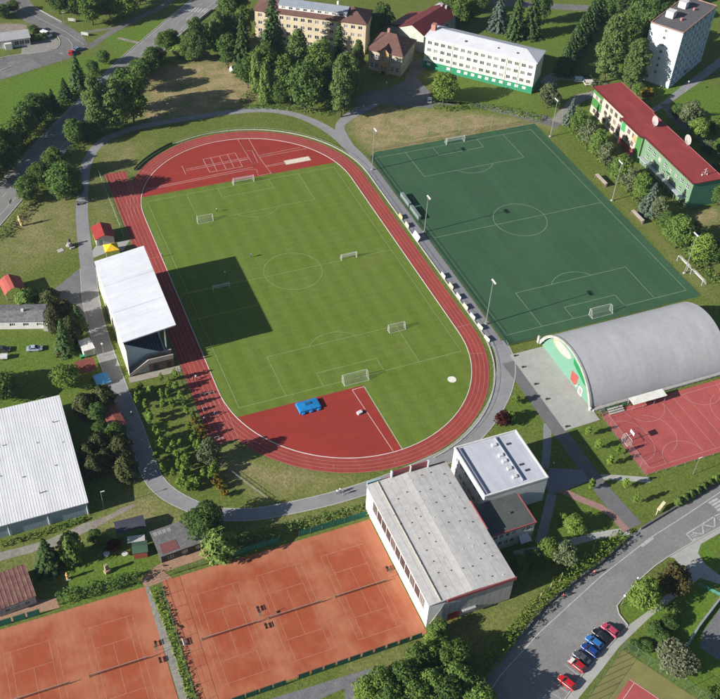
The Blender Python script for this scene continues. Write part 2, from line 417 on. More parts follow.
def clay_mat():
    """brick-dust clay: damp red where it is swept and played, pale and dusty in the aisles ('dust' attribute)"""
    m = bpy.data.materials.new('clay'); m.use_nodes = True; nt = m.node_tree; L = nt.links; b = nt.nodes['Principled BSDF']
    b.inputs['Roughness'].default_value = 0.95; b.inputs['Specular IOR Level'].default_value = 0.1
    geo = nd(nt,'ShaderNodeNewGeometry'); at = nd(nt,'ShaderNodeAttribute', attribute_name='dust')
    def noise(sc, lo, hi, stretch=None):
        n = nd(nt,'ShaderNodeTexNoise'); n.inputs['Scale'].default_value = sc; n.inputs['Detail'].default_value = 6; n.inputs['Roughness'].default_value = 0.62
        v = geo.outputs['Position']
        if stretch:
            mp = nd(nt,'ShaderNodeMapping'); mp.inputs['Scale'].default_value = stretch; L.new(v, mp.inputs['Vector']); v = mp.outputs[0]
        L.new(v, n.inputs['Vector']); r = nd(nt,'ShaderNodeMapRange'); r.inputs[1].default_value = 0.35; r.inputs[2].default_value = 0.65; r.inputs[3].default_value = lo; r.inputs[4].default_value = hi
        L.new(n.outputs[0], r.inputs[0]); return r.outputs[0]
    ad = nd(nt,'ShaderNodeMath', operation='ADD'); L.new(at.outputs['Fac'], ad.inputs[0]); L.new(noise(0.16,-0.45,0.45), ad.inputs[1]); ad.use_clamp = True
    mx = nd(nt,'ShaderNodeMix', data_type='RGBA'); L.new(ad.outputs[0], mx.inputs[0]); mx.inputs[6].default_value = (0.312,0.074,0.034,1); mx.inputs[7].default_value = (0.385,0.146,0.080,1)
    m2 = nd(nt,'ShaderNodeMix', data_type='RGBA', blend_type='MULTIPLY'); m2.inputs[0].default_value = 1; L.new(mx.outputs[2], m2.inputs[6]); L.new(noise(1.0,0.93,1.07,(1.2,0.25,1)), m2.inputs[7])
    L.new(m2.outputs[2], b.inputs['Base Color']); MATS['clay'] = m; return m
CLAY = clay_mat()
me = make_ground(); me.materials.append(GRASS)
structure(link('ground', me))

# ------------------------------------------------------------------ athletics track
YL, RI, LW = 43.0, 36.8, 1.22
def stadium(r, n=48):
    P = [(r*cos(pi*i/n), YL+r*sin(pi*i/n)) for i in range(n+1)]
    P += [(r*cos(pi+pi*i/n), -YL+r*sin(pi+pi*i/n)) for i in range(n+1)]
    return P
def ring(name, r0, r1, z, m, z2=None):
    a, b = stadium(r0), stadium(r1); n = len(a); mb = MB()
    mb.add([(x,y,z) for x,y in a]+[(x,y,z) for x,y in b], [(i,n+i,n+(i+1)%n,(i+1)%n) for i in range(n)])
    return structure(mb.build(name, m))
sheet('infield_grass', stadium(RI), PITCH, 0.030)
ro = RI+4*LW+0.15
sheet('sprint_straight', [(-44.0,-61.8),(-36.9,-61.8),(-36.9,71.3),(-44.0,71.3)], TRACK, 0.034)
ring('running_track', RI, ro, 0.042, TRACK)
# D-shaped rubber aprons
def arc(a0, a1, r, cy, n=30): return [(r*cos(a0+(a1-a0)*i/n), cy+r*sin(a0+(a1-a0)*i/n)) for i in range(n+1)]
aN = math.asin((53.7-YL)/(RI-0.02))
sheet('jump_apron', arc(aN, pi-aN, RI-0.02, YL), TRACKD, 0.038)
aS = math.asin((54.2-YL)/(RI-0.02)); aE = math.acos(2.1/(RI-0.02))
sheet('high_jump_apron', [(1.3,-54.2)] + arc(-aE, -(pi-aS), RI-0.02, -YL), TRACKD, 0.038)
# kerb and lanes
k = MB(); a, b = stadium(RI-0.11), stadium(RI+0.11); n = len(a)
k.add([(x,y,0.10) for x,y in a]+[(x,y,0.10) for x,y in b]+[(x,y,0.03) for x,y in a]+[(x,y,0.03) for x,y in b],
      [q for i in range(n) for q in ((i,n+i,n+(i+1)%n,(i+1)%n),(i,(i+1)%n,2*n+(i+1)%n,2*n+i),(n+i,3*n+i,3*n+(i+1)%n,n+(i+1)%n))])
structure(k.build('track_kerb', mat('kerb_white',(0.62,0.58,0.55),0.7)))
for i in range(1,5): ring('lane_line', RI+i*LW-0.045, RI+i*LW+0.045, 0.050, LANE)
segs = []
for i in range(0,7):
    x = -(RI+i*LW*0.97)
    if i > 4: segs.append([(x,-61.6),(x,71.1)])
    else:
        segs.append([(x,43.5),(x,71.1)]); segs.append([(x,-43.5),(x,-61.6)])
segs += [[(-44,-61.6),(-36.9,-61.6)], [(-44,66),(-36.9,66)], [(-44,-46),(-36.9,-46)], [(-44,60.5),(-36.9,60.5)], [(-44,-36),(-36.9,-36)], [(-42,20.2),(-36.9,20.2)]]
lines('straight_lane_lines', segs, LANE, 0.054, 0.11, px=False)
segs = []
for aa, cy in ((20,YL),(60,YL),(95,YL),(140,YL),(-15,-YL),(-50,-YL),(-92,-YL),(-115,-YL),(-150,-YL)):
    t = radians(aa); l = 4 if aa in (20,-15,140) else 1.3
    o = RI+ (0.2 if l == 4 else 2.5)
    segs.append([(o*cos(t),cy+o*sin(t)),((o+l)*cos(t),cy+(o+l)*sin(t))])
segs += [[(36.9,-41),(41.6,-41)]]
lines('track_start_marks', segs, LANE, 0.058, 0.12, px=False)
# apron markings (north)
c5 = lambda x,y: (130+x/5.825,120+y/5.825); c6 = lambda x,y: (240+x/5.825,120+y/5.825); c7 = lambda x,y: (250+x/5.825,320+y/5.825)
N = [[c5(90,403),c5(699,278),c6(78,278)],[c5(90,411),c5(699,288),c6(98,290),c6(105,325),c6(185,310)],
     [c5(325,287),c5(690,218)],[c5(327,296),c5(694,226)],[c5(302,268),c5(325,318)],[c5(425,230),c5(465,305)],[c5(470,221),c5(507,300)],[c5(520,211),c5(562,290)],
     [c5(568,202),c5(607,280)],[c5(612,192),c5(655,272)],[c5(425,230),c5(612,192)],[c5(465,305),c5(655,272)],[c5(625,110),c5(692,222),c6(85,275)],
     [c6(50,110),c6(110,215),c6(180,310)],[c6(40,180),c6(70,178),c6(105,250)],[c6(110,208),c6(350,160)],[c6(112,218),c6(385,167)],[c6(150,268),c6(262,246)],
     [c6(150,274),c6(262,254)],[c6(0,135),c6(85,275)],[c6(0,238),c6(40,230)]]
lines('jump_apron_markings', N, mat('apron_line_paint',(0.50,0.36,0.34),0.85,(0.40,0.24,0.22),0.4), 0.046, 0.17)
S = [[c7(595,408),c7(665,388)],[c7(595,408),(393,451)],[c7(665,388),(402.5,449.5)]]
lines('high_jump_markings', S, mat('apron_white',(0.6,0.48,0.46),0.8), 0.046, 0.16)
# sand pit and throwing circle
sheet('sand_pit_frame', [(17.6,57.5),(27.3,57.6),(27.3,60.5),(17.6,60.4)], mat('pit_edge',(0.5,0.34,0.3),0.9), 0.046)
sheet('sand_pit', [(17.9,57.8),(27.0,57.9),(27.0,60.2),(17.9,60.1)], mat('sand',(0.62,0.56,0.46),1.0,(0.54,0.47,0.37),0.8,fine=0.15), 0.054)
cx, cy = G2((451.9,379.5))
sheet('throwing_circle', [(cx+1.25*cos(i*pi/16), cy+1.25*sin(i*pi/16)) for i in range(32)], mat('circle_concrete',(0.72,0.70,0.63),0.8), 0.036)

# ------------------------------------------------------------------ football markings
def football(cx, cy, W, L, m, z, w, rot=0.0, name='pitch_markings'):
    hw, hl = W/2, L/2
    S = [[(-hw,-hl),(hw,-hl)],[(hw,-hl),(hw,hl)],[(hw,hl),(-hw,hl)],[(-hw,hl),(-hw,-hl)],[(-hw,0),(hw,0)]]
    S.append([(9.15*cos(2*pi*i/48),9.15*sin(2*pi*i/48)) for i in range(49)])
    for s in (1,-1):
        for a, d in ((20.16,16.5),(9.16,5.5)):
            S += [[(-a,s*hl),(-a,s*(hl-d))],[(-a,s*(hl-d)),(a,s*(hl-d))],[(a,s*(hl-d)),(a,s*hl)]]
        t0 = math.asin(5.5/9.15); S.append([(9.15*cos(t0+(pi-2*t0)*i/20), s*(hl-11-9.15*sin(t0+(pi-2*t0)*i/20))) for i in range(21)])
    c_, s_ = cos(rot), sin(rot)
    return lines(name, [[(cx+c_*x-s_*y, cy+s_*x+c_*y) for x,y in sg] for sg in S], m, z, w, px=False)
football(0, 0, 67.3, 101.8, FADED, 0.044, 0.16, 0.0048, 'grass_pitch_markings')
RX, RY = 81.85, 1.48
sheet('artificial_turf_pitch', [(47.9,-52.8),(116.9,-52.8),(117.6,55.5),(51.4,55.6),(48.2,53.0)], TURF, 0.034)
football(RX, RY, 64.3, 100.9, TLINE, 0.042, 0.15, 0, 'turf_pitch_markings')
# ------------------------------------------------------------------ roads and paths
c00 = lambda x,y: (x/5.825, y/5.825)
def psheet(name, px, m, z): return sheet(name, [G2(p) for p in px], m, z)
# main road, upper left, with pavement on its right side
roadL = [(-30,212),(0,180),(57,121),(88,90),(120,58.5),(163,22.5),(189,1.5),(205,-12)]
roadR = [(-30,258),(0,226),(27,194),(60,157.5),(74,143.5),(110,103),(150,63),(175,41),(189.5,28.3),(212,10.3),(240,-12)]
psheet('main_road', roadL + roadR[::-1], ASPH, 0.030)
def lerp(a,b,t): return (a[0]+(b[0]-a[0])*t, a[1]+(b[1]-a[1])*t)
def along(P, n):
    Q = [Vector(p) for p in P]; acc=[0]
    for i in range(1,len(Q)): acc.append(acc[-1]+(Q[i]-Q[i-1]).length)
    out=[]
    for k in range(n):
        s=acc[-1]*k/(n-1)
        for i in range(1,len(Q)):
            if s<=acc[i]+1e-6: out.append(tuple(Q[i-1].lerp(Q[i],(s-acc[i-1])/(acc[i]-acc[i-1])))); break
    return out
LL, RR = along([G2(p) for p in roadL],40), along([G2(p) for p in roadR],40)
def between(t): return [lerp(a,b,t) for a,b in zip(LL,RR)]
lines('road_edge_line', [between(0.06)], ROADW, 0.036, 0.18, px=False)
cl = between(0.44); segs=[]
for i in range(0,39): segs.append([cl[i], lerp(cl[i],cl[i+1],0.55)])
lines('road_centre_line', segs, ROADW, 0.036, 0.16, px=False)
lines('road_lane_line', [between(0.78)], ROADW, 0.036, 0.16, px=False)
kb = MB()
for t, o in ((0.0,-1),(1.0,1)):
    P = between(t)
    for i in range(39): kb.obox(P[i],P[i+1],0.28,0.0,0.14)
structure(kb.build('road_kerb', KERB))
# crossing stripes at the top of the road
cz = []
for i in range(9):
    a = lerp((180,9),(205,11.5),i/8); cz.append([(a[0]-1.2,a[1]+1.5),(a[0]+3.2,a[1]-2.6)])
lines('zebra_crossing', cz, ROADW, 0.040, 0.55)
lines('road_lane_arrows', [[(170,35),(172,32)],[(174,38),(177,35)],[(186,20),(193,14)]], ROADW, 0.040, 0.35)
# side street bending round the kiosk
side = [(-20,-6),(24,-6),(36,8),(62,22),(81,34),(91,47),(69,58.5),(34,69.5),(0,80),(-30,90),(-30,68),(0,58),(20,54.5),(45,52),(57,48.5),(60,42),(57,35.5),(34,26.5),(17,16.5),(0,4),(-20,-3)]
psheet('side_street', side, ASPHD, 0.026)
lines('side_street_lines', [[(30,5),(61,23)],[(8,0),(40,19),(66,32),(78,41)],[(60,36),(68,39),(72,44),(72,50)],[(78,40),(84,45)]], ROADW, 0.034, 0.2)
psheet('kiosk_forecourt', [(21,54),(45,51.5),(57,48),(59.5,42),(56,38),(44,39),(22,44)], mat('cobbles',(0.27,0.255,0.235),0.95,(0.2,0.19,0.175),0.9,fine=0.3,fscale=2.2), 0.034)
psheet('lay_by', [(-30,31),(0,24),(22,24),(34,28),(26,36),(0,37)], GRAVEL, 0.026)
kb = MB()
for poly in ([(57,35.5),(60,42),(57,48.5),(45,52),(20,54.5),(0,58)], [(36,8),(62,22)], [(0,71),(12,66)]):
    P = catmull([G2(p) for p in poly],2)
    for i in range(len(P)-1): kb.obox(P[i],P[i+1],0.3,0,0.16)
structure(kb.build('street_kerb', KERB))
path('footpath', [(88,48),(104,37),(121,27),(145,15),(162,7),(175,-4)], 3.0, ASPHD, 0.022)
path('footpath', [(84,33),(100,30),(120,28)], 2.0, ASPHD, 0.023)
path('footpath', [(118,38),(128,40.5),(139,43)], 1.8, GRAVEL, 0.0225)
# loop path round the stadium
PL = [(88.5,272),(85.5,252),(82,215),(83.5,185),(86,166),(94,150),(108,138),(130,129.5),(160,123),(190,118),(225,113),(260,110),(290,113.5),(314,122),(335,134.5),(350,148),(362,160),(371,171)]
path('loop_path_west', PL, [4.4,4.2,4.0,3.6,3.6,3.4,3.3,3.2,3.2,3.2,3.2,3.2,3.2,3.6,4.2,4.4,4.4,4.2], PATHM, 0.030, kerb=None)
path('loop_path_east', [(45.2,46),(45.4,40),(45.4,30),(45.4,0),(45.4,-20),(45.2,-44),(44.8,-52)], [4.2,4.2,4.2,4.2,4.2,4.2,4.4], PAVE, 0.034, world=True)
PS = [G2(p) for p in [(499,341),(506,362),(504,385),(494,409),(478,431),(456,451),(430,464),(400,476.5),(370,487),(330,499),(290,508),(255,514),(215,513.5),(187,504),(166,492),(152,476),(143,452),(133,424),(121,394),(108,360),(98,330),(91,300),(88,268)]]
path('loop_path_south', PS, [4.4,5.2,5.0,4.6,4.4,4.4,4.2,4.0,3.8,3.7,3.6,3.6,3.6,3.8,4.2,4.4,4.4,4.4,4.4,4.6,4.6,4.8,4.6], PATHM, 0.026, world=True, kerb=KERB)
path('path_spur', [(352,151),(343,136),(340,126),(347,118),(360,110),(372,102)], [4.0,3.6,3.6,4.2,5.0,7.0], PATHM, 0.0195)
psheet('school_yard', [(358,110),(374,104),(430,108),(480,103),(545,116),(566,122),(556,128),(500,113),(470,106),(428,101),(430,92),(416,78),(430,64),(426,58),(412,62),(404,82),(390,88),(365,92),(356,100)], ASPHD, 0.022)
path('service_lane', [(556,122),(568,108),(580,98),(596,94),(608,86),(560,76),(545,84)], [4,4,5,5,4,6,5], CONCD, 0.030)
path('back_road', [(400,-12),(480,0.5),(540,5.5),(585,8),(640,8)], 6.0, ASPHD, 0.024)
path('tower_path', [(650,112),(664,104),(684,89),(702,76),(725,58)], [2.5,2.5,3.5,4,4], PATHM, 0.024)
path('tower_path', [(664,104),(676,120),(700,138),(725,152)], 3.5, ASPHD, 0.027)
# yard by the bungalow
psheet('gravel_yard', [(48,294),(62,283),(80,268),(86,300),(98,330),(104,345),(92,342),(80,318),(62,312),(50,304)], mat('tarmac_yard',(0.17,0.165,0.16),0.95,(0.13,0.126,0.123),0.4), 0.022)
# south-east paths
path('wide_path', [(509,362),(528,388),(545,412),(572,448),(602,489),(634,527)], [4.4,4.2,4.2,4.2,4.4,5.0], mat('dark_path',(0.145,0.142,0.145),0.92,(0.12,0.118,0.122),0.3), 0.030)
psheet('hall_forecourt', [(509.5,355),(544.7,346),(600,419.8),(565,431)], CONC, 0.038)
psheet('entrance_plaza', [(550,468),(583,470),(589,481),(561,492),(549,495),(545,482)], PAVE, 0.034)
path('narrow_path', [(547.5,424),(547,445),(545,468)], 2.2, PATHM, 0.025)
path('narrow_path', [(552,494),(547,515),(540,543)], 2.4, PATHM, 0.026)
path('pink_path', [(559,489),(580,499),(600,507),(611,514),(627,531)], 2.0, PINKP, 0.042)
path('narrow_path', [(629,531),(600,535),(580,540),(555,547),(530,553),(515,556)], [2.2,2.0,2.0,2.2,3,3], CONC, 0.024)
path('narrow_path', [(597,477),(615,477.5),(650,480)], 1.8, CONC, 0.027)
# lower-right road
farE = [(440,728),(468,698),(500,657),(545,605),(572,583),(600,563),(632,534),(676,507),(722,479),(760,457),(900,378)]
nearE = [(900,432),(760,506),(722,526),(688,545),(668,557),(655,566),(640,579),(626,594),(617,606),(619,614),(628,625.5),(605,650),(581,676),(560,706),(535,740)]
psheet('street', farE + nearE, ASPH, 0.030)
psheet('pavement', [(628,625.5),(651,609),(670,591),(687,573),(674,558),(668,557),(688,545),(722,526),(900,431),(900,438),(722,532),(701,544),(698,553),(705,564),(722,577),(760,600),(760,608),(722,585),(700,578),(690,586),(651,616.5),(620,646),(600,672),(578,699),(556,730),(540,730),(565.5,699),(581,676),(605,650)], CONC, 0.034)
kb = MB()
P = [G2(p) for p in nearE[:-1]]
for i in range(len(P)-1): kb.obox(P[i],P[i+1],0.25,0,0.16)
structure(kb.build('street_kerb', KERB))
lines('street_edge_line', [[G2(p) for p in [(470,722),(500,676),(540,632),(575,600),(600,577),(650,538),(680,519),(722,491),(760,470),(900,390)]]], ROADW, 0.036, 0.22, px=False)
lines('street_dash_marks', [[(641,545.5),(653,537)],[(641.8,546.5),(653.8,538)]], ROADW, 0.040, 0.35)
BX = lambda x,y: (670+x/12.7, 490+y/12.7)
lines('bus_stop_box', [[BX(208,560),BX(565,335),BX(640,300)],[BX(208,560),BX(290,650)],[BX(280,540),BX(425,560)],[BX(410,440),BX(425,565)],[BX(410,440),BX(565,470)],[BX(562,335),BX(568,475)],[BX(290,640),BX(330,615)],[BX(635,300),BX(720,250)]], ROADW, 0.040, 0.3)
lines('zebra_crossing', [[BX(495,168),BX(605,108)],[BX(532,198),BX(640,138)],[BX(568,228),BX(690,160)],[BX(600,262),BX(730,190)],[BX(640,290),BX(770,215)]], ROADW, 0.040, 0.62)
# painted word BUS beside the stop box, three stick letters each end
def stick(word_origin, dx, dy, mbname):
    o = Vector(G2(word_origin)); e = (Vector(G2((word_origin[0]+dx[0],word_origin[1]+dx[1])))-o).normalized(); n_ = Vector((-e.y,e.x))
    S = {'B':[[(0,0),(0,2),(.8,2),(1,1.7),(1,1.3),(.8,1),(0,1)],[(.8,1),(1,.7),(1,.3),(.8,0),(0,0)]],'U':[[(0,2),(0,.3),(.3,0),(.7,0),(1,.3),(1,2)]],'S':[[(1,1.8),(.7,2),(.3,2),(0,1.7),(0,1.3),(.3,1),(.7,1),(1,.7),(1,.3),(.7,0),(.3,0),(0,.2)]]}
    segs=[]
    for i,ch in enumerate('BUS'):
        for sg in S[ch]: segs.append([tuple(o+e*((x+i*1.35)*0.55)+n_*(y*0.75)) for x,y in sg])
    lines(mbname, segs, ROADW, 0.044, 0.12, px=False)
stick((690.5,535.5),(4,4),None,'painted_bus_lettering'); stick((717,518),(4,4),None,'painted_bus_lettering')
# parking bay lines
cp = lambda x,y: (540+x/7.06, 600+y/7.06)
lines('parking_bay_lines', [[cp(35,625),cp(150,699)],[cp(78,570),cp(195,655)],[cp(120,512),cp(245,600)],[cp(175,455),cp(275,535)],[cp(-20,690),cp(60,745)]], ROADW, 0.036, 0.14)
# concrete lane by the white hall, dirt trail, yards
psheet('concrete_lane', [(-30,568),(-30,561),(0,552.5),(45,541),(85,523),(90,530),(60,545),(0,561)], CONCD, 0.024)
path('dirt_trail', [(86,528),(100,522),(112,516),(124,510),(134,505)], [3,2,1.3,1.6,0.8], GRAVEL, 0.022)
REDG = mat('red_gravel',(0.34,0.20,0.13),1.0,(0.27,0.17,0.11),0.5,fine=0.25)
psheet('red_gravel_yard', [(140,580),(150,570),(165,561),(208,545),(240,545),(213,555),(165,572),(172,578),(146,588)], REDG, 0.022)
psheet('red_gravel_yard', [(-20,622),(0,614),(36,600),(56,598),(60,608),(40,612),(0,626),(-20,632)], REDG, 0.022)
path('court_path', [(145,587),(153,610),(164,637),(174,666),(188,712)], 1.9, CONCD, 0.026)
psheet('gravel_track', [(270,699),(300,690),(345,676),(372,668),(378,675),(350,686),(320,699),(300,712),(260,712)], GRAVELG, 0.022)
psheet('gravel_track', [(345,684),(372,671),(380,677),(378,690),(345,705)], GRAVELG, 0.0245)
psheet('stand_terrace', [(84,262),(118,248),(122,252),(130,240),(96,246)], CONC, 0.022)
# ------------------------------------------------------------------ courts
TC = [(-55.6,-116.0),(-40.2,-116.0),(-24.2,-116.0),(-80.2,-116.2),(-97.2,-116.2),(-113,-116.2)]
def clay_field(x0,x1,y0,y1):
    nx,ny = int((x1-x0)/0.8)+1,int((y1-y0)/0.8)+1
    X,Y = np.meshgrid(np.linspace(x0,x1,nx),np.linspace(y0,y1,ny)); dm = np.full(X.shape,1e9)
    for cx,cy in TC: dm = np.minimum(dm, np.maximum(np.abs(X-cx)-4.6,np.abs(Y-cy)-13.2))
    dust = np.clip(0.28+dm*0.16,0.05,0.95)
    i = np.arange(nx*ny).reshape(ny,nx); Fc = np.stack([i[:-1,:-1].ravel(),i[:-1,1:].ravel(),i[1:,1:].ravel(),i[1:,:-1].ravel()],1)
    me = bpy.data.meshes.new('clay_courts'); me.from_pydata(np.stack([X.ravel(),Y.ravel(),np.full(X.size,0.030)],1).tolist(),[],Fc.tolist())
    at = me.attributes.new('dust','FLOAT','POINT'); at.data.foreach_set('value',dust.ravel().astype(np.float32)); me.materials.append(CLAY); me.update()
    structure(link('clay_courts',me))
clay_field(-66.4,-14.5,-131.7,-97.9); clay_field(-125,-70.4,-131.8,-98.0)
def tennis(cx, cy):
    a, s, L, v = 5.485, 4.115, 11.885, 6.40
    return [[(cx+x0,cy+y0),(cx+x1,cy+y1)] for x0,y0,x1,y1 in ((-a,-L,a,-L),(-a,L,a,L),(-a,-L,-a,L),(a,-L,a,L),(-s,-L,-s,L),(s,-L,s,L),(-s,v,s,v),(-s,-v,s,-v),(0,-v,0,v))]
segs = []
for c in TC: segs += tennis(*c)
lines('tennis_court_lines', segs, CLINE, 0.038, 0.11, px=False)
# red hard court by the arched hall
sheet('red_hard_court', [(59.0,-86.0),(104.5,-86.0),(104.5,-109.4),(58.6,-109.2)], COURT, 0.028)
HL = mat('court_line',(0.48,0.26,0.24),0.85,(0.40,0.19,0.18),0.4)
segs = [[(61,-87.6),(103,-87.6)],[(61,-107.8),(103,-107.8)],[(61,-87.6),(61,-107.8)],[(103,-87.6),(103,-107.8)],[(82,-87.6),(82,-107.8)],[(78,-87.6),(78,-107.8)],[(86,-87.6),(86,-107.8)]]
for s, ex in ((1,61),(-1,103)):
    A6 = [(ex+s*6*cos(t), -96.2+6*sin(t)) for t in np.linspace(0,pi/2,12)][::-1] + [(ex+s*6*cos(t), -99.2-6*sin(t)) for t in np.linspace(0,pi/2,12)]
    segs.append(A6)
    A7 = [(ex+s*6.3+ s*7.5*cos(t), -97.7+7.5*sin(t)) for t in np.linspace(-1.2,1.2,20)]; segs.append(A7)
for y in (-87.6,-107.8):
    sg = -1 if y > -95 else 1
    segs.append([(72+6*cos(t), y+sg*6*sin(t)) for t in np.linspace(0,pi,20)]); segs.append([(91+6*cos(t), y+sg*6*sin(t)) for t in np.linspace(0,pi,20)])
lines('red_court_markings', segs, HL, 0.036, 0.12, px=False)
lines('key_markings', [[(61,-95.3),(65.5,-95.3),(65.5,-100.1),(61,-100.1)]], mat('dark_court_line',(0.06,0.02,0.03),0.85), 0.041, 0.12, px=False)
# ochre court, lower right
q = lambda p: Vector(G2(p))
O = q((623,650)); U = (q((588,699))-O).normalized(); Vv = Vector((-U.y,U.x))
if Vv.dot(q((693,699))-O) < 0: Vv = -Vv
cb = lambda u,v: tuple(O+U*u+Vv*v)
sheet('ochre_court', [cb(0,0),cb(0,24),cb(45,24),cb(45,0)], mat('ochre_turf',(0.20,0.19,0.065),0.95,(0.16,0.155,0.055),0.25,fine=0.1), 0.026)
sheet('red_play_field', [cb(5.3,4.6),cb(5.3,18),cb(40,18),cb(40,4.6)], COURT, 0.032)
lines('red_play_field_lines', [[cb(5.5,5.8),cb(40,5.8)],[cb(5.5,16.8),cb(40,16.8)],[cb(5.5,4.6),cb(5.5,18)]], WHITE, 0.038, 0.1, px=False)
psheet('gravel_plot', [(760,590),(722,606),(703,632),(700,648),(722,662),(790,700)], GRAVELG, 0.022)
# ------------------------------------------------------------------ buildings
def facade(mb, st, u, W, H, ops, z0=0.0, dep=0.18, mi=0):
    """wall W x H from st along unit u, openings (x0,x1,z0,z1) really cut, with reveals; outward = right of u"""
    st = Vector((st[0],st[1],0)); u = Vector((u[0],u[1],0)); inn = Vector((-u.y,u.x,0))
    P = lambda x,z,d=0: tuple(st+u*x+inn*d+Vector((0,0,z)))
    xs = sorted({0.0,float(W)}|{round(o[i],3) for o in ops for i in (0,1)}); zs = sorted({float(z0),float(H)}|{round(o[i],3) for o in ops for i in (2,3)})
    for i in range(len(xs)-1):
        for j in range(len(zs)-1):
            xm, zm = (xs[i]+xs[i+1])/2, (zs[j]+zs[j+1])/2
            if any(o[0]<xm<o[1] and o[2]<zm<o[3] for o in ops): continue
            mb.quad(P(xs[i],zs[j]),P(xs[i+1],zs[j]),P(xs[i+1],zs[j+1]),P(xs[i],zs[j+1]),mi)
    for a,b,c,d in ops:
        mb.quad(P(a,c),P(b,c),P(b,c,dep),P(a,c,dep),mi); mb.quad(P(a,d,dep),P(b,d,dep),P(b,d),P(a,d),mi)
        mb.quad(P(a,c),P(a,c,dep),P(a,d,dep),P(a,d),mi); mb.quad(P(b,c,dep),P(b,c),P(b,d),P(b,d,dep),mi)
_WIN = {}
def window(parent, st, u, op, nx=2, nz=1, fm=None, gm=None, dep=0.18, name='window', sub='pane'):
    fm = fm or FRAME; gm = gm or GLASS
    w, h = round(op[1]-op[0],2), round(op[3]-op[2],2); key = (w,h,nx,nz,fm.name,gm.name)
    if key not in _WIN:
        t = min(0.09, w*0.07); f = MB()
        f.box(0,w,-.04,.04,0,t); f.box(0,w,-.04,.04,h-t,h); f.box(0,t,-.04,.04,t,h-t); f.box(w-t,w,-.04,.04,t,h-t)
        for i in range(1,nx): f.box(w*i/nx-t/2,w*i/nx+t/2,-.035,.035,t,h-t)
        for i in range(1,nz): f.box(t,w-t,-.03,.03,h*i/nz-t/2,h*i/nz+t/2)
        p = MB(); p.quad((0,.02,0),(w,.02,0),(w,.02,h),(0,.02,h))
        _WIN[key] = (f.mesh(name,fm), p.mesh(sub,gm))
    inn = Vector((-u[1],u[0],0))
    loc = Vector((st[0],st[1],0))+Vector((u[0],u[1],0))*op[0]+inn*(dep*0.75)+Vector((0,0,op[2]))
    o = link(name, _WIN[key][0], parent, loc, atan2(u[1],u[0])); link(sub, _WIN[key][1], o)
    return o
def sides(w, d): return {'front':((0,0),(1,0),w),'right':((w,0),(0,1),d),'back':((w,d),(-1,0),w),'left':((0,d),(0,-1),d)}
def grid(x0, x1, n, w, zs, h): return [(x0+(x1-x0)*(i+.5)/n-w/2, x0+(x1-x0)*(i+.5)/n+w/2, z, z+h) for z in zs for i in range(n)]
def walls(root, w, d, h, wins, wm, nx=2, nz=1, fm=None, z0=0, name='wall', dep=0.18):
    """one wall part per side, wins = {side: openings}"""
    S = sides(w,d)
    for s,(st,u,W) in S.items():
        ops = wins.get(s,[]); m = wm[s] if isinstance(wm,dict) else wm
        mb = MB(); facade(mb, st, u, W, h, ops, z0, dep); mb.build(name, m, root)
        for o in ops: window(root, st, u, o, nx, nz, fm, dep=dep)
def frame_from(p0, p1):
    """origin and heading of a wall from p0 to p1 (plan)"""
    a, b = Vector(p0[:2]), Vector(p1[:2]); return (a.x,a.y,0), atan2(b.y-a.y,b.x-a.x), (b-a).length
def hip(root, w, d, h, rise, ov, m, inset=None, name='roof', smooth=False):
    inset = d/2 if inset is None else inset
    a,b,c,e = (-ov,-ov,h),(w+ov,-ov,h),(w+ov,d+ov,h),(-ov,d+ov,h); r0,r1 = (inset,d/2,h+rise),(w-inset,d/2,h+rise)
    mb = MB(); mb.quad(a,b,r1,r0); mb.quad(c,e,r0,r1); mb.tri(b,c,r1); mb.tri(e,a,r0)
    dn = 0.25
    for p,q in ((a,b),(b,c),(c,e),(e,a)): mb.quad((p[0],p[1],h-dn),(q[0],q[1],h-dn),q,p)
    mb.quad(*( (p[0],p[1],h-dn) for p in (e,c,b,a)))
    return mb.build(name, m, root)
def gable(root, w, d, h, rise, ov, m, axis='x', name='roof', wallm=None, th=0.18):
    mb = MB()
    if axis == 'x':
        A = [(-ov,-ov,h),(w+ov,-ov,h),(w+ov,d/2,h+rise),(-ov,d/2,h+rise),(-ov,d+ov,h),(w+ov,d+ov,h)]
    else:
        A = [(-ov,d+ov,h),(-ov,-ov,h),(w/2,-ov,h+rise),(w/2,d+ov,h+rise),(w+ov,d+ov,h),(w+ov,-ov,h)]
    up = lambda p: (p[0],p[1],p[2]+th)
    for q in ((0,1,2,3),(3,2,5,4)):
        mb.quad(*[up(A[i]) for i in q]); mb.quad(*[A[i] for i in q[::-1]])
    for i,j in ((0,1),(1,2),(2,5),(5,4),(4,3),(3,0)): mb.quad(A[i],A[j],up(A[j]),up(A[i]))
    r = mb.build(name, m, root)
    if wallm:
        g = MB()
        if axis == 'x': g.tri((0,0,h),(0,d/2,h+rise*d/(d+2*ov)),(0,d,h)); g.tri((w,d,h),(w,d/2,h+rise*d/(d+2*ov)),(w,0,h))
        else: g.tri((0,0,h),(w,0,h),(w/2,0,h+rise*w/(w+2*ov))); g.tri((w,d,h),(0,d,h),(w/2,d,h+rise*w/(w+2*ov)))
        g.build('gable_wall', wallm, root)
    return r
def flat_roof(root, w, d, h, m, par=None, ph=0.35, pw=0.3, ov=0.0):
    mb = MB(); mb.box(-ov,w+ov,-ov,d+ov,h-0.25,h); r = mb.build('roof', m, root)
    if par:
        for a,b in (((-ov,-ov+pw/2),(w+ov,-ov+pw/2)),((-ov,d+ov-pw/2),(w+ov,d+ov-pw/2)),((-ov+pw/2,pw-ov),(-ov+pw/2,d+ov-pw)),((w+ov-pw/2,pw-ov),(w+ov-pw/2,d+ov-pw))):
            MB().obox(a,b,pw,h,h+ph).build('parapet', par, root)
    return r
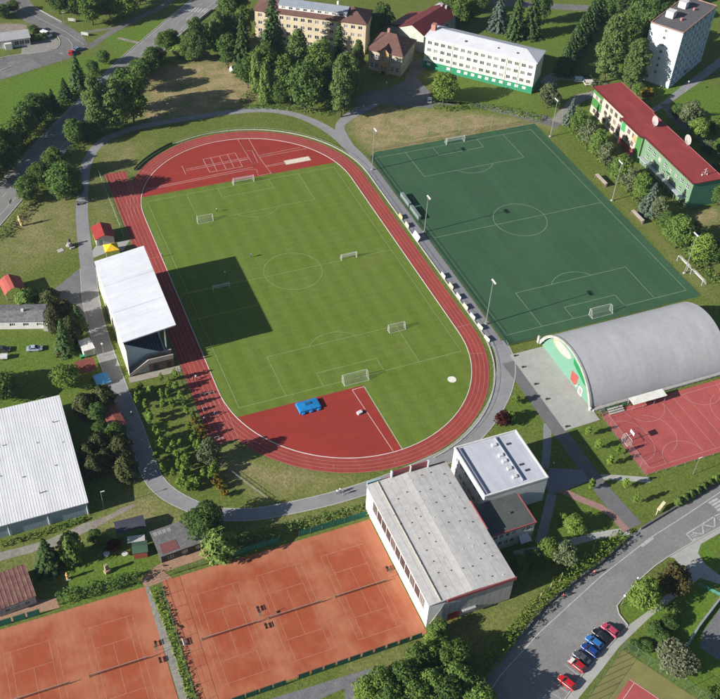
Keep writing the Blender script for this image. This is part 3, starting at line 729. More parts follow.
TILEB = mat('brown_roof_tiles',(0.135,0.07,0.055),0.85,(0.105,0.055,0.045),0.6,fine=0.15,fscale=3,rib=('Z',0.35,0.04))
ROOFR = mat('red_roof_sheet',(0.27,0.040,0.040),0.75,(0.23,0.036,0.036),0.25,fine=0.09,streak=(0.5,0.08,1,0.12),patch=0.05)
ROOFM = mat('maroon_ribbed_roof',(0.125,0.018,0.022),0.5,(0.105,0.017,0.02),0.4,rib=('X',0.6,0.05))
ROOFW = mat('white_metal_roof',(0.52,0.53,0.56),0.5,(0.46,0.47,0.50),0.15,fine=0.04,fscale=1.0,rib=('X',0.9,0.01))
ROOFRIB = mat('ribbed_white_roof',(0.64,0.645,0.655),0.6,(0.59,0.595,0.605),0.2,fine=0.05,streak=(0.9,0.06,0.1,0.09))
ROOFG = mat('grey_bitumen_roof',(0.30,0.295,0.285),0.9,(0.235,0.23,0.225),0.22,fine=0.12,fscale=0.8)
ROOFD = mat('dark_felt_roof',(0.075,0.082,0.077),0.9,(0.062,0.067,0.063),0.5,fine=0.1,rib=('X',1.0,0.006))
ROOFA = mat('aluminium_arch_roof',(0.395,0.395,0.405),0.75,(0.36,0.36,0.37),0.12,fine=0.05,fscale=1.0,spec=0.3,streak=(0.35,0.08,0.08,0.07))
SLATE = mat('old_slate_roof',(0.19,0.19,0.19),0.9,(0.11,0.11,0.115),0.9,fine=0.25,fscale=2.0)

# --- grandstand -------------------------------------------------------------
gs = thing('grandstand', 'grandstand with white three-panel roof beside the running track', 'grandstand', (-58.2,-29.8,0))
GL, GD = 41.0, 14.5     # length in y, depth in x; roof overhangs towards the track
rf = mat('stand_roof_sheet',(0.56,0.58,0.61),0.6,(0.51,0.53,0.56),0.12,fine=0.03,fscale=1.0,rib=('Y',0.5,0.004),streak=(0.08,0.9,0.1,0.07))
roof_ys = [3.3, 16.1, 28.5, 41.0]
for i in range(3):
    mb = MB(); y0, y1 = roof_ys[i]+0.04, roof_ys[i+1]-0.04
    for zt in (0,):
        mb.add([(-0.2,y0,9.9),(14.8,y0,12.1),(14.8,y1,12.1),(-0.2,y1,9.9),(-0.2,y0,10.2),(14.8,y0,12.4),(14.8,y1,12.4),(-0.2,y1,10.2)],
               [(0,3,2,1),(4,5,6,7),(0,1,5,4),(1,2,6,5),(2,3,7,6),(3,0,4,7)])
    mb.build('roof_panel', rf, gs)
cream = mat('stand_cream_render',(0.66,0.60,0.47),0.9)
ops = grid(2,39,9,1.6,(2.0,6.2),1.3)
mb = MB(); facade(mb,(0,GL),(0,-1),GL,9.9,ops); mb.build('back_wall', cream, gs)
for o in ops: window(gs,(0,GL),(0,-1),o,2,1)
# sloping end walls following the rake
endm = mat('stand_end_cladding',(0.66,0.69,0.72),0.6,(0.60,0.63,0.66),0.3,fine=0.04)
for y in (2.6, 40.6):
    mb = MB()
    prof = [(0,0),(10.7,0),(10.7,3.6),(0.2,9.75),(0,9.75)]
    n = len(prof); mb.add([(x,y,z) for x,z in prof]+[(x,y+0.3,z) for x,z in prof], [tuple(range(n)),tuple(range(2*n-1,n-1,-1))]+[(i,n+i,n+(i+1)%n,(i+1)%n) for i in range(n)])
    mb.build('end_wall', endm, gs)
seatm = mat('blue_seats',(0.03,0.06,0.16),0.5)
for k in range(11):
    z = 2.4+0.55*k; x = 11.0-0.9*k
    MB().box(x-0.9,x,3.0,40.5,z-0.4 if k else 0.3,z).build('seat_step', CONC, gs)
    b = MB()
    b.box(x-0.75,x-0.35,3.4,40.1,z,z+0.42); b.box(x-0.85,x-0.78,3.4,40.1,z+0.3,z+0.8)
    b.build('seat_row', seatm, gs)
MB().box(11.0,11.25,2.9,40.6,0.05,3.2).build('front_parapet', endm, gs)
for y in (3.6,12.8,22,31.2,40.2):
    mb = MB(); mb.box(11.4,11.7,y-0.15,y+0.15,0,11.5); mb.build('roof_column', WMETAL, gs)
    mb = MB(); mb.obox((0.3,y+0.4),(14.6,y+0.4),0.2,9.3,9.85,z0b=11.4,z1b=12.05); mb.build('roof_truss', METAL, gs)
# outside stair on the south end
brick = mat('stand_brick',(0.22,0.13,0.10),0.9,(0.17,0.10,0.08),1.2,fine=0.2)
stair = MB(); stair.obox((5.6,1.25),(12.6,1.25),1.9,0,3.6); stair.build('stair_block', brick, gs)
MB().obox((0.2,1.25),(5.6,1.25),1.9,0,0.25,z1b=3.6).build('stair_ramp', CONC, gs)
pm = mat('stair_parapet',(0.36,0.31,0.26),0.9)
for yy in (0.15,2.3):
    MB().obox((0,yy),(5.7,yy),0.35,0.0,1.0,z0b=3.3,z1b=4.8).build('stair_parapet', pm, gs)
    MB().obox((5.7,yy),(12.6,yy),0.35,3.3,4.8).build('stair_parapet', pm, gs)
for x in (7.0,10.6): MB().box(x,x+1.2,0.1,0.32,0.05,2.1).build('door', DARK, gs)
structure(MB().box(-58.6,-44.2,-32.2,-29.9,0,0.16).build('stand_plinth', mat('plinth',(0.33,0.29,0.24),0.95)))

# --- gym hall ------------------------------------------------------------------
gym = thing('gym_hall', 'large gym hall with flat grey ribbed roof beside the clay courts', 'gym hall', (-14.2,-130.3,0))
gw, gd, gh = 21.2, 35.9, 8.8
wops = [(o[0],o[1],4.2,7.7) for o in grid(4.0,33.9,11,2.55,(0,),1)]
walls(gym, gw, gd, gh, {'left':wops,'right':grid(3,33,10,1.8,(4.8,),1.6)}, {'front':GREYC,'right':GREYC,'back':GREYC,'left':WALLW}, 3, 3, FRAMEB)
for i in range(14):     # concrete wall panels on the south end
    x = 0.9+i*1.45; MB().box(x,x+1.36,-0.10,-0.003,0.5,8.3).build('wall_panel', GREYC, gym)
roof = MB().box(-0.25,gw+0.2,-0.2,gd+0.2,gh,gh+0.1).build('roof', ROOFG, gym)
tones = [mat('roof_strip_%d'%i, tuple(c*s for c in (0.475,0.46,0.435)), 0.9, tuple(c*s*0.9 for c in (0.475,0.46,0.445)), 0.15, fine=0.10, fscale=0.9, streak=(0.9,0.10,1,0.06)) for i,s in enumerate((1.0,0.97,1.02,0.95,0.92,0.96))]
nst = 12
for i in range(nst):
    x0 = -0.2+i*21.6/nst; x1 = x0+21.6/nst-0.05; zc = lambda x: gh+0.14+0.55*(1-abs(x-10.6)/10.8)
    mb = MB(); mb.add([(x0,-0.15,gh+0.08),(x1,-0.15,gh+0.08),(x1,gd+0.15,gh+0.08),(x0,gd+0.15,gh+0.08),(x0,-0.15,zc(x0)),(x1,-0.15,zc(x1)),(x1,gd+0.15,zc(x1)),(x0,gd+0.15,zc(x0))],[(4,5,6,7),(0,1,5,4),(1,2,6,5),(2,3,7,6),(3,0,4,7)])
    mb.build('roof_strip', tones[(i*5+i//3)%6], roof)
rng = random.Random(4)
ventm = MB().box(-.11,.11,-.15,.15,0,.2).mesh('roof_vent', mat('vent_dark',(0.07,0.07,0.075),0.6)); ventw = MB().box(-.11,.11,-.11,.11,0,.2).mesh('roof_vent', WMETAL)
for i in range(7):
    for j in range(9):
        if rng.random() < 0.12: continue
        x = 2.7+i*2.7+rng.uniform(-.25,.25); y = 2.2+j*3.9+rng.uniform(-.9,.9)
        link('roof_vent', ventw if rng.random()<.22 else ventm, roof, (x,y,gh+0.08+0.5*(1-abs(x-10.6)/10.8)))
MB().tube((2.6,0,gh+0.5),(2.6,gd,gh+0.5),0.09,6).build('lightning_rail', mat('rail_cream',(0.55,0.47,0.33),0.7), roof)
redf = mat('red_fascia',(0.30,0.075,0.08),0.6)
MB().box(4.2,gw+0.3,-0.45,-0.21,gh-0.5,gh+0.45).build('fascia', redf, gym)
MB().box(gw+0.21,gw+0.4,14,23,gh-0.4,gh+0.35).build('fascia', redf, gym)
dr = MB().box(5.2,8.0,-0.16,-0.02,0.1,2.7).build('door', mat('red_door',(0.30,0.02,0.02),0.5), gym)
MB().tube((7.8,-0.19,1.2),(7.8,-0.19,1.5),0.04).build('handle', METAL, dr)
MB().box(8.6,12.0,-0.7,-0.11,2.5,2.7).build('door_canopy', CONC, gym)
MB().add([(-0.3,-0.3,gh+0.1),(3.6,-0.5,gh+0.1),(3.6,-0.5,gh-0.2),(1.2,-0.5,gh-5.5),(-0.3,-0.4,gh-8.4)],[(0,4,3,2,1)]).build('white_end_panel', WALLW, gym)
MB().box(0.2,21.0,gd+0.22,gd+0.36,gh-0.2,gh+0.5).build('fascia', redf, gym)
MB().box(0.1,3.6,gd+0.22,gd+0.5,gh-0.3,gh+0.9).build('blue_cap', mat('pale_blue_metal',(0.35,0.52,0.60),0.5), gym)
sg = thing('rooftop_sign', 'long red signboard standing on the north edge of the gym roof', 'sign', (-7.6,-94.2,gh))
MB().box(0,9.5,0,0.25,0.5,2.4).build('panel', redf, sg)
for x in (-0.3,4.7,9.5): MB().box(x,x+0.3,-0.35,0.4,0,2.5).build('post', WMETAL, sg)

# --- white annex and link block ----------------------------------------------
an = thing('white_annex', 'tall white annex with flat pale roof and roof lights', 'annex', (11.2,-107.3,0))
aw, ad, ah = 17.6, 16.7, 8.8
walls(an, aw, ad, ah, {'left':grid(1,15.7,6,1.5,(5.6,1.8),1.5),'front':[(1.5,3,1.2,2.6)],'right':grid(1,15.7,5,2,(1.2,5),1.5)}, WALLW, 2, 2)
roofl = mat('pale_roof_membrane',(0.46,0.47,0.52),0.7,(0.42,0.43,0.48),0.2,fine=0.05,rib=('X',0.8,0.004),streak=(0.7,0.1,1,0.08))
flat_roof(an, aw, ad, ah, roofl, WALLW, 0.3, 0.35, 0.1)
MB().box(1.0,1.25,0.6,16,ah+0.01,ah+0.35).build('roof_gutter', mat('gutter_dark',(0.10,0.11,0.14),0.5), an)
MB().box(11.1,11.3,1.2,16.2,ah+0.01,ah+0.5).build('roof_beam', mat('beam_grey',(0.30,0.31,0.35),0.5), an)
dome = MB().box(-.55,.55,-.45,.45,0,.55); dm = dome.mesh('roof_light', WMETAL)
for y in (3.0,5.8,8.4,10.4,14.0): link('roof_light', dm, an, (9.8,y,ah+0.01))
hm = MB().box(-.6,.6,-.3,.3,0,.12).mesh('roof_hatch', mat('hatch_dark',(0.05,0.05,0.07),0.5))
for x,y in ((13.4,6.0),(13.9,3.9),(13.6,13.2)): link('roof_hatch', hm, an, (x,y,ah+0.01))
lk = thing('link_block', 'low link block with dark grey roof between gym and white annex', 'building', (8.0,-117.0,0))
lw, ld, lh = 12.2, 9.5, 6.8
walls(lk, lw, ld, lh, {'front':grid(0.8,7.4,4,1.0,(4.4,1.6),1.5)+grid(8.3,11.4,2,1.0,(4.4,),1.5),'right':grid(1,8,3,1.2,(4.2,1.4),1.4)}, mat('link_render',(0.58,0.56,0.50),0.9), 2, 1)
flat_roof(lk, lw, ld-0.1, lh, ROOFD)
MB().box(-0.1,lw+0.25,-0.25,-0.02,lh-0.25,lh+0.2).build('fascia', redf, lk)
MB().box(lw+0.02,lw+0.25,0,ld-0.4,lh-0.25,lh+0.15).build('fascia', redf, lk)
MB().add([(8.2,-0.02,3.4),(10.6,-0.02,3.4),(10.9,-2.0,2.7),(7.9,-2.0,2.7),(8.2,-0.02,3.2),(10.6,-0.02,3.2),(10.9,-2.0,2.5),(7.9,-2.0,2.5)],[(0,3,2,1),(3,7,6,2),(0,4,7,3),(1,2,6,5),(4,5,6,7)]).build('entrance_canopy', WMETAL, lk)
MB().box(8.6,10.3,-0.06,-0.02,0.05,2.3).build('door', GLASS, lk)
for x in (3.2,7.6): MB().box(x-.2,x+.2,4.2,4.7,lh,lh+.4).build('roof_vent', mat('vent_dark',(0,0,0)), lk)

# --- arched sports hall ----------------------------------------------------------
ah_ = thing('arched_sports_hall', 'sports hall under a grey barrel roof with painted mint front', 'sports hall', (57.7,-69.4,0))
HW, HR, HLn = 14.3, 10.3, 46.0
Rr = (HW*HW+HR*HR)/(2*HR)
def ay(t): # t -1..1 across
    a0 = math.asin(min(1,HW/Rr)); a = t*a0
    return (Rr*sin(a), HR-Rr+Rr*cos(a))
nseg = 26; prof = [ay(-1+2*i/nseg) for i in range(nseg+1)]
def arch_shell(x0, x1, r_off=0.0, cols=1):
    mb = MB(); n = nseg+1
    pr = [(y*(1+r_off/HW), z+r_off if 0 else z+r_off*max(0,z/HR)) for y,z in prof]
    mb.add([(x0,y,z) for y,z in pr]+[(x1,y,z) for y,z in pr],[(i,i+1,n+i+1,n+i) for i in range(nseg)]); return mb
shell = None
for i in range(8):      # roof bays with visible seams
    x0 = 0.0+i*HLn/8; mb = arch_shell(x0+ (0 if i==0 else 0.012), x0+HLn/8-0.012); mb.build('roof_bay', ROOFA, ah_, smooth=True)
arch_shell(-0.02, HLn, -0.05).build('roof_lining', GREYC, ah_, smooth=True)
rim = MB(); n = nseg+1
pr1 = [(y*1.012,z+0.12) for y,z in prof]; pr0 = [(y*0.955,max(0,z-0.45)) for y,z in prof]
rim.add([(-0.5,y,z) for y,z in pr1]+[(-0.5,y,z) for y,z in pr0]+[(0.12,y,z) for y,z in pr1]+[(0.12,y,z) for y,z in pr0],
        [q for i in range(nseg) for q in ((i,n+i,n+i+1,i+1),(i,i+1,2*n+i+1,2*n+i),(n+i,3*n+i,3*n+i+1,n+i+1))])
rim.build('arch_rim', mat('rim_grey',(0.34,0.34,0.315),0.7), ah_, smooth=False)
MINT = mat('mint_mural_base',(0.125,0.26,0.185),0.85,(0.115,0.24,0.17),0.3,fine=0.04)
mb = MB(); mb.add([(0.0,y*0.965,z) for y,z in pr0]+[],[tuple(range(n))]); mb.build('front_wall', MINT, ah_)
mb = MB(); mb.add([(HLn-0.02,y,z) for y,z in prof],[tuple(range(n-1,-1,-1))]); mb.build('rear_wall', GREYC, ah_)
def mural(pts, x, m, name):     # flat painted shapes on the front, (y,z) seen from outside
    MB().add([(x,y,z) for y,z in pts],[tuple(range(len(pts)))]).build(name, m, ah_)
# y + = north (left in the photo)
mural([(4.0+4.7*cos(t), 6.6+1.75*sin(t)-0.10*4.7*cos(t)) for t in np.linspace(0,2*pi,28,endpoint=False)], -0.012, mat('mural_peach',(0.34,0.33,0.22),0.9), 'mural_shape')
mural([(3.2+4.1*cos(t), 6.85+1.45*sin(t)-0.105*4.1*cos(t)) for t in np.linspace(0,2*pi,28,endpoint=False)], -0.024, mat('mural_pink',(0.42,0.37,0.34),0.9,(0.38,0.29,0.26),0.6), 'mural_shape')
mural([(-2.1,8.3),(-2.3,6.7),(-5.2,5.6),(-6.8,5.1),(-8.0,4.4),(-10.6,4.4),(-8.6,6.0),(-5.4,7.6)], -0.018, mat('mural_green',(0.015,0.18,0.055),0.9), 'mural_shape')
mural([(-2.65,0.8),(-5.8,0.5),(-6.0,4.6),(-2.55,4.1)], -0.030, mat('mural_red',(0.32,0.075,0.065),0.9), 'mural_shape')
dr = MB().box(-0.25,-0.02,-9.3,-7.3,0.05,2.5).build('door', FRAME, ah_); MB().box(-0.28,-0.251,-9.1,-7.5,0.3,2.3).build('door_pane', GLASS, dr)
for y,w in ((12.6,0.8),(-7.0,0.6)):
    MB().box(-1.2,-0.3,y-0.4,y+0.4,2.3,2.5).build('door_canopy', WMETAL, ah_)
MB().box(-0.9,-0.4,14.0,14.9,0,2.6).build('rim_foot', CONC, ah_); MB().box(-0.9,-0.4,-15.0,-14.2,0,1.0).build('rim_foot', WALLW, ah_)
MB().box(0,HLn,-15.5,-14.6,0.02,0.5).build('foundation_strip', CONC, ah_)
MB().box(0,HLn,14.6,15.3,0.02,0.4).build('foundation_strip', CONC, ah_)
for y in (-3.5,5.0): MB().box(0.2,HLn-0.2,y-0.04,y+0.04,ay(y/HW*0.97)[1]-0.02,ay(y/HW*0.97)[1]+0.10).build('roof_rope', mat('rope_dark',(0.10,0.10,0.11),0.8), ah_)

# --- tower block ------------------------------------------------------------------
pS, pE = (184.1,62.9),(212.6,79.7)
loc, rz, L_ = frame_from(pS,pE)
tw = thing('tower_block', 'white eight-storey tower block at the upper right', 'tower block', loc, rz)
tl, td, th_ = 33.0, 13.8, 24.0
zs = [1.4+2.95*i for i in range(8)]
walls(tw, tl, td, th_, {'front':grid(1,32,8,2.3,zs,1.4),'left':[(6.2,7.4,z,z+1.3) for z in zs[1:]],'right':[(6.2,7.4,z,z+1.2) for z in zs[1:]],'back':grid(1,32,8,2.0,zs,1.4)}, {'front':mat('tower_shade_blue',(0.42,0.52,0.62),0.85),'left':mat('tower_white',(0.66,0.68,0.69),0.85,(0.55,0.64,0.66),0.12),'right':WALLW,'back':WALLW}, 2, 1, FRAME)  # bluish front wall: the shade on this side is put into its colour
balc = MB().box(-1.5,1.5,-0.5,-0.05,0,0.75).mesh('balcony_band', mat('band_blue',(0.50,0.58,0.66),0.8))
for z in zs:
    for i in range(8): link('balcony_band', balc, tw, (1+31*(i+.5)/8,0,z-1.0))
flat_roof(tw, tl, td, th_+0.2, mat('tower_roof_felt',(0.105,0.10,0.105),0.9), mat('parapet_rust',(0.36,0.2,0.16),0.8), 0.25, 0.3, 0.15)
for x in (8.5,20.5):
    MB().box(x,x+3.4,8.6,11.8,th_+0.2,th_+2.8).build('lift_house', WALLW, tw)
for x in (10.0,22.5):
    MB().tube((x,5.5,th_+0.2),(x,5.5,th_+1.2),0.5,10).build('roof_ventilator', mat('vent_rust',(0.4,0.17,0.17),0.7), tw)
MB().box(14.5,17.5,-1.6,-0.02,2.5,2.7).build('entrance_canopy', CONC, tw); MB().box(15,17,-0.05,-0.02,0,2.4).build('door', GLASS, tw)

# --- school with red roof ------------------------------------------------------------
sc = thing('red_roof_school', 'long school with red flat roof and green and cream walls', 'school', (0,0,0))
a = Vector((140.5,-11.3)); b = Vector((142.6,56.9)); ang = atan2(b.y-a.y,b.x-a.x)-pi/2
sc.location = (140.5,-11.3,0); sc.rotation_euler = (0,0,ang)
def block(x0,x1,y0,y1,h,lops,m_left,m_front,m_right,nx=2,name='wall'):
    for st,u,W,ops,m in (((x0,y1),(0,-1),y1-y0,lops,m_left),((x0,y0),(1,0),x1-x0,[],m_front),((x1,y0),(0,1),y1-y0,grid(1,y1-y0-1,max(2,int((y1-y0)/4)),1.8,(1.2,4.4,7.4),1.6),m_right),((x1,y1),(-1,0),x1-x0,[],m_right)):
        mb = MB(); facade(mb,st,u,W,h,ops); mb.build(name,m,sc)
        for o in ops: window(sc,st,u,o,nx,2,FRAMEB if m is not m_right else FRAME)
CREAMW = mat('school_cream',(0.42,0.38,0.31),0.9,(0.38,0.33,0.27),0.4)
DGREEN = mat('school_dark_green',(0.05,0.17,0.11),0.7,(0.045,0.15,0.10),0.3,rib=('X',1.6,0.008))
sh = 10.4
block(0,11.2,0,31,sh,grid(2,30,8,1.7,(6.7,3.6),1.7),WALLM,DGREEN,WALLM)
block(-0.9,11.2,31.05,45,sh,grid(3.6,13.4,3,1.8,(6.8,3.7),1.8),CREAMW,WALLL,WALLM)
block(0.5,12.0,45.05,68.2,sh,grid(8.5,22,4,1.9,(6.9,4.0,1.0),1.8)+grid(1.2,7.5,2,1.6,(6.6,1.0),1.6),CREAMW,CREAMW,WALLM)
def panel(y0,y1,z0,z1,x,m): MB().box(x-0.05,x-0.004,y0,y1,z0,z1).build('painted_panel', m, sc)
panel(61.2,68.1,8.35,10.2,0.5,WALLL); panel(61.2,68.1,3.2,6.5,0.5,WALLL)
panel(31.2,34.2,0.2,10.2,-0.9,WALLL); panel(42.2,44.8,5.8,10.0,-0.9,mat('panel_green',(0.05,0.28,0.10),0.9))
panel(34.4,44.6,0.1,3.0,-0.9,mat('panel_maroon',(0.28,0.06,0.06),0.9)); panel(34.4,36.5,6.0,8.5,-0.9,mat('panel_ochre',(0.36,0.27,0.12),0.9))
for x0,x1,y0,y1 in ((-0.5,11.7,-0.4,31.0),(-1.9,11.7,31.0,45.0),(-0.1,12.5,45.0,68.7)):
    r = MB().box(x0,x1,y0,y1,sh,sh+0.3).build('roof', ROOFR, sc)
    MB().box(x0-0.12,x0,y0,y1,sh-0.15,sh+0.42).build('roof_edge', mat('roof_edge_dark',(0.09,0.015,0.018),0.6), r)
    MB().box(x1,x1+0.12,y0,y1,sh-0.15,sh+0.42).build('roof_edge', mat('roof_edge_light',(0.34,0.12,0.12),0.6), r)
MB().box(-1.7,-0.1,2,30,2.9,3.1).build('porch_roof', mat('porch_grey',(0.40,0.40,0.45),0.7), sc)
for y in range(3,30,3): MB().box(-1.65,-1.5,y,y+0.15,0,2.9).build('porch_post', METAL, sc)
def dish(y, x, lab):
    t = thing('roof_dish', lab, 'dish', tuple(sc.matrix_basis @ Vector((x,y,sh+0.31))), ang)
    mb = MB(); R_ = 1.9
    mb.add([(0,0,0.2+R_)]+[(0.35*(1 if k<16 else 1),R_*cos(2*pi*k/16),0.2+R_+R_*sin(2*pi*k/16)) for k in range(16)],[(0,1+k,1+(k+1)%16) for k in range(16)])
    mb.build('reflector', mat('dish_white',(0.34,0.31,0.30),0.6), t)
    m2 = MB()
    for k in range(8): m2.tube((0.1,0,0.2+R_),(0.40,R_*cos(2*pi*k/8),0.2+R_+R_*sin(2*pi*k/8)),0.06,5)
    m2.tube((0,-0.8,0),(0.1,0,0.2+R_),0.07,5); m2.tube((0,0.8,0),(0.1,0,0.2+R_),0.07,5); m2.build('frame', METAL, t)
dish(36.5,6.6,'round mesh dish at the middle of the red school roof'); dish(21.8,11.0,'round mesh dish at the east edge of the red school roof')
ant = thing('roof_antenna', 'white antenna with arms at the south end of the red roof', 'antenna', tuple(sc.matrix_basis @ Vector((6.3,3.2,sh+0.31))), ang)
MB().tube((0,0,0),(0,0,2.6),0.08).build('mast', WMETAL, ant)
for z,l in ((1.2,1.3),(2.3,0.8)): MB().tube((-l,0,z),(l,0.3,z),0.07).build('arm', WMETAL, ant)
for x in (-1,1): MB().box(x*1.0-.15,x*1.0+.15,-.2,.2,0,.5).build('foot', WMETAL, ant)

# --- pale green-based block (top) -----------------------------------------------------
loc, rz, L_ = frame_from((95.1,109.3),(127.5,76.0))
wg = thing('pale_school_block', 'pale school block with green ground floor and light metal roof', 'school', loc, rz)
W_, D_, H_ = 46.5, 11.3, 13.6
f = grid(0.6,45.9,16,1.75,(4.1,7.3,10.4),1.55)
g = [(x,x+1.6,1.3,2.5) for x in (1.5,10,14.5,17.5,20.5,23.5,26.5,29.5,32.5,36.0,39.0,42.2)]
wallm = {'front':WALLY,'right':mat('block_side',(0.60,0.60,0.55),0.9),'back':WALLY,'left':WALLY}
S = sides(W_,D_)
for s,(st,u,Wd) in S.items():
    ops = f if s=='front' else (grid(0.6,45.9,16,1.75,(1.2,4.1,7.3,10.4),1.5) if s=='back' else [])
    mb = MB(); facade(mb,st,u,Wd,H_,ops,3.1 if s!='back' else 0); mb.build('wall', wallm[s], wg)
    for o in ops: window(wg,st,u,o,3,1)
    if s != 'back':
        lo = g if s=='front' else []
        mb = MB(); facade(mb,st,u,Wd,3.1,lo); mb.build('ground_floor_wall', WALLG, wg)
        for o in lo: window(wg,st,u,o,1,1,FRAME,mat('white_blind',(0.62,0.66,0.64),0.7))
r = hip(wg,W_,D_,H_,1.9,0.5,ROOFW,6.0)
MB().box(22.9,23.1,-0.45,5.6,H_+0.02,H_+2.2).build('roof_joint', mat('joint_dark',(0.12,0.12,0.13),0.6), r) if False else None
for x,y in ((16,1.6),(29.5,2.3),(37.5,2.0)): MB().box(x,x+.7,y,y+.6,H_+0.5,H_+1.15).build('roof_hatch', mat('hatch_dark',(0,0,0)), r)
MB().box(0.4,2.2,4.4,6.6,H_+0.6,H_+3.2).build('chimney', mat('chimney_red',(0.40,0.20,0.16),0.9), r)
for x in (11.9,34.6,39.9): MB().tube((x,-0.08,0.1),(x,-0.08,H_-0.2),0.07).build('downpipe', mat('pipe_grey',(0.4,0.4,0.36),0.6), wg)

# --- yellow building ----------------------------------------------------------------------
loc, rz, L_ = frame_from((36.6,151.6),(75.9,126.1))
yb = thing('cream_long_building', 'long cream building with brown hipped roof and dormer strip', 'building', loc, rz)
W_, D_, H_ = 46.9, 13.2, 13.6
walls(yb, W_, D_, H_, {'front':grid(0.8,46.1,15,1.7,(0.9,4.2,7.5,10.8),1.5),'right':[],'back':grid(0.8,46.1,15,1.7,(4.2,7.5,10.8),1.5)}, WALLC, 2, 1)
r = hip(yb,W_,D_,H_,3.6,0.6,TILEB,6.5)
# long dormer strip
mb = MB(); facade(mb,(9.8,1.6),(1,0),28.5,16.3,grid(0.6,27.9,9,1.6,(14.85,),1.0),14.0)
mb.quad((9.8,1.6,14),(9.8,1.6,16.3),(9.8,6,16.3),(9.8,6,14)); mb.quad((38.3,1.6,14),(38.3,6,14),(38.3,6,16.3),(38.3,1.6,16.3)); dd = mb.build('dormer', WALLW, yb)
for o in grid(0.6,27.9,9,1.6,(14.85,),1.0): window(dd,(9.8,1.6),(1,0),o,2,1)
MB().add([(9.5,1.2,16.3),(38.6,1.2,16.3),(38.6,6.3,17.0),(9.5,6.3,17.0),(9.5,1.2,16.5),(38.6,1.2,16.5),(38.6,6.3,17.2),(9.5,6.3,17.2)],[(4,5,6,7),(0,1,5,4),(1,2,6,5),(2,3,7,6),(3,0,4,7),(0,3,2,1)]).build('dormer_roof', mat('dormer_zinc',(0.30,0.33,0.38),0.5,rib=('X',0.9,0.03)), yb)
for x in (18,33): MB().box(x,x+.8,7.2,8.0,16.8,18.3).build('chimney', WALLW, r)

# --- villa -----------------------------------------------------------------------------------
loc, rz, L_ = frame_from((72.6,114.2),(82.9,104.5))
vl = thing('brown_roof_villa', 'villa with brown hipped roof and orange front gable', 'villa', loc, rz)
W_, D_, H_ = 14.2, 15.5, 9.0
VW = mat('villa_cream',(0.44,0.39,0.30),0.9)
walls(vl,W_,D_,H_,{'front':grid(0.5,4.6,2,1.2,(1.4,5.2),2.0)+grid(9.2,13.6,2,1.3,(1.4,5.2),2.0),'right':grid(1,14.5,5,1.1,(1.4,5.2),1.9),'left':grid(1,14.5,5,1.1,(1.4,5.2),1.9)},VW,2,2)
r = hip(vl,W_,D_,H_,4.8,0.7,TILEB,5.5)
mb = MB()
facade(mb,(5.0,-1.1),(1,0),3.9,9.4,grid(0.3,3.6,2,1.0,(1.5,5.4),2.0)); mb.quad((5,-1.1,0),(5,-1.1,9.4),(5,0,9.4),(5,0,0)); mb.quad((8.9,-1.1,0),(8.9,0,0),(8.9,0,9.4),(8.9,-1.1,9.4)); mb.tri((5,-1.1,9.4),(8.9,-1.1,9.4),(6.95,-1.1,11.2))
gb = mb.build('front_gable', mat('villa_orange',(0.42,0.28,0.13),0.9), vl)
for o in grid(0.3,3.6,2,1.0,(1.5,5.4),2.0): window(gb,(5.0,-1.1),(1,0),o,2,2)
MB().add([(4.6,-1.5,9.2),(6.95,-1.5,11.5),(6.95,5.5,11.5),(4.6,5.5,9.2),(9.3,-1.5,9.2),(9.3,5.5,9.2)],[(0,1,2,3),(1,4,5,2)]).build('gable_roof', TILEB, vl)
MB().box(4.2,5.2,9,10,11.5,14.6).build('chimney', mat('chimney_red',(0,0,0)), r)
skl = MB().box(-.4,.4,-.3,.3,0,.2).mesh('skylight', WMETAL)
for x,y,z in ((11.9,4,10.9),(11.9,7,10.9),(11.9,10,10.9),(12.9,5.5,10.2),(12.9,9,10.2)): link('skylight', skl, r, (x,y,z))
MB().box(6.2,7.7,-1.18,-1.12,0,1.4).build('door', DARK, vl)

# --- maroon-roofed hall behind ------------------------------------------------------------------
loc, rz, L_ = frame_from((93.4,131.0),(100.0,120.5))
mr_ = thing('maroon_roof_hall', 'pale hall with maroon ribbed roof behind the villa', 'building', loc, rz)
walls(mr_,12.4,26,7.6,{'right':grid(2,24,6,1.6,(2.0,5.0),1.4)},mat('hall_pale',(0.42,0.44,0.38),0.9))
gable(mr_,12.4,26,7.6,3.0,0.4,ROOFM,'y','roof',mat('hall_pale',(0,0,0)))
wing = MB(); wing.box(-7.6,-0.02,4,20,0,4.6); wing.build('side_wing', mat('hall_pale',(0,0,0)), mr_)
MB().add([(-8.0,3.6,4.6),(-0.05,3.6,7.4),(-0.05,20.4,7.4),(-8.0,20.4,4.6),(-8.0,3.6,4.75),(-0.05,3.6,7.55),(-0.05,20.4,7.55),(-8.0,20.4,4.75)],[(4,5,6,7),(0,1,5,4),(1,2,6,5),(2,3,7,6),(3,0,4,7),(0,3,2,1)]).build('wing_roof', mat('wing_red_roof',(0.20,0.04,0.045),0.6,rib=('X',0.6,0.05)), mr_)
for x,y in ((5.5,24),(7.4,24.5)): MB().box(x,x+.9,y-.9,y,9,11.4).build('chimney', mat('chimney_grey',(0.3,0.28,0.27),0.9), mr_)
t = thing('flat_shed', 'low shed with pale roof beyond the maroon roofed hall', 'shed', tuple(G(440,14)), rz+pi/2)
MB().box(0,9,0,3,0,2.8).build('wall', WALLW, t); MB().box(-.3,9.3,-.3,3.3,2.8,3.0).build('roof', ROOFW, t)

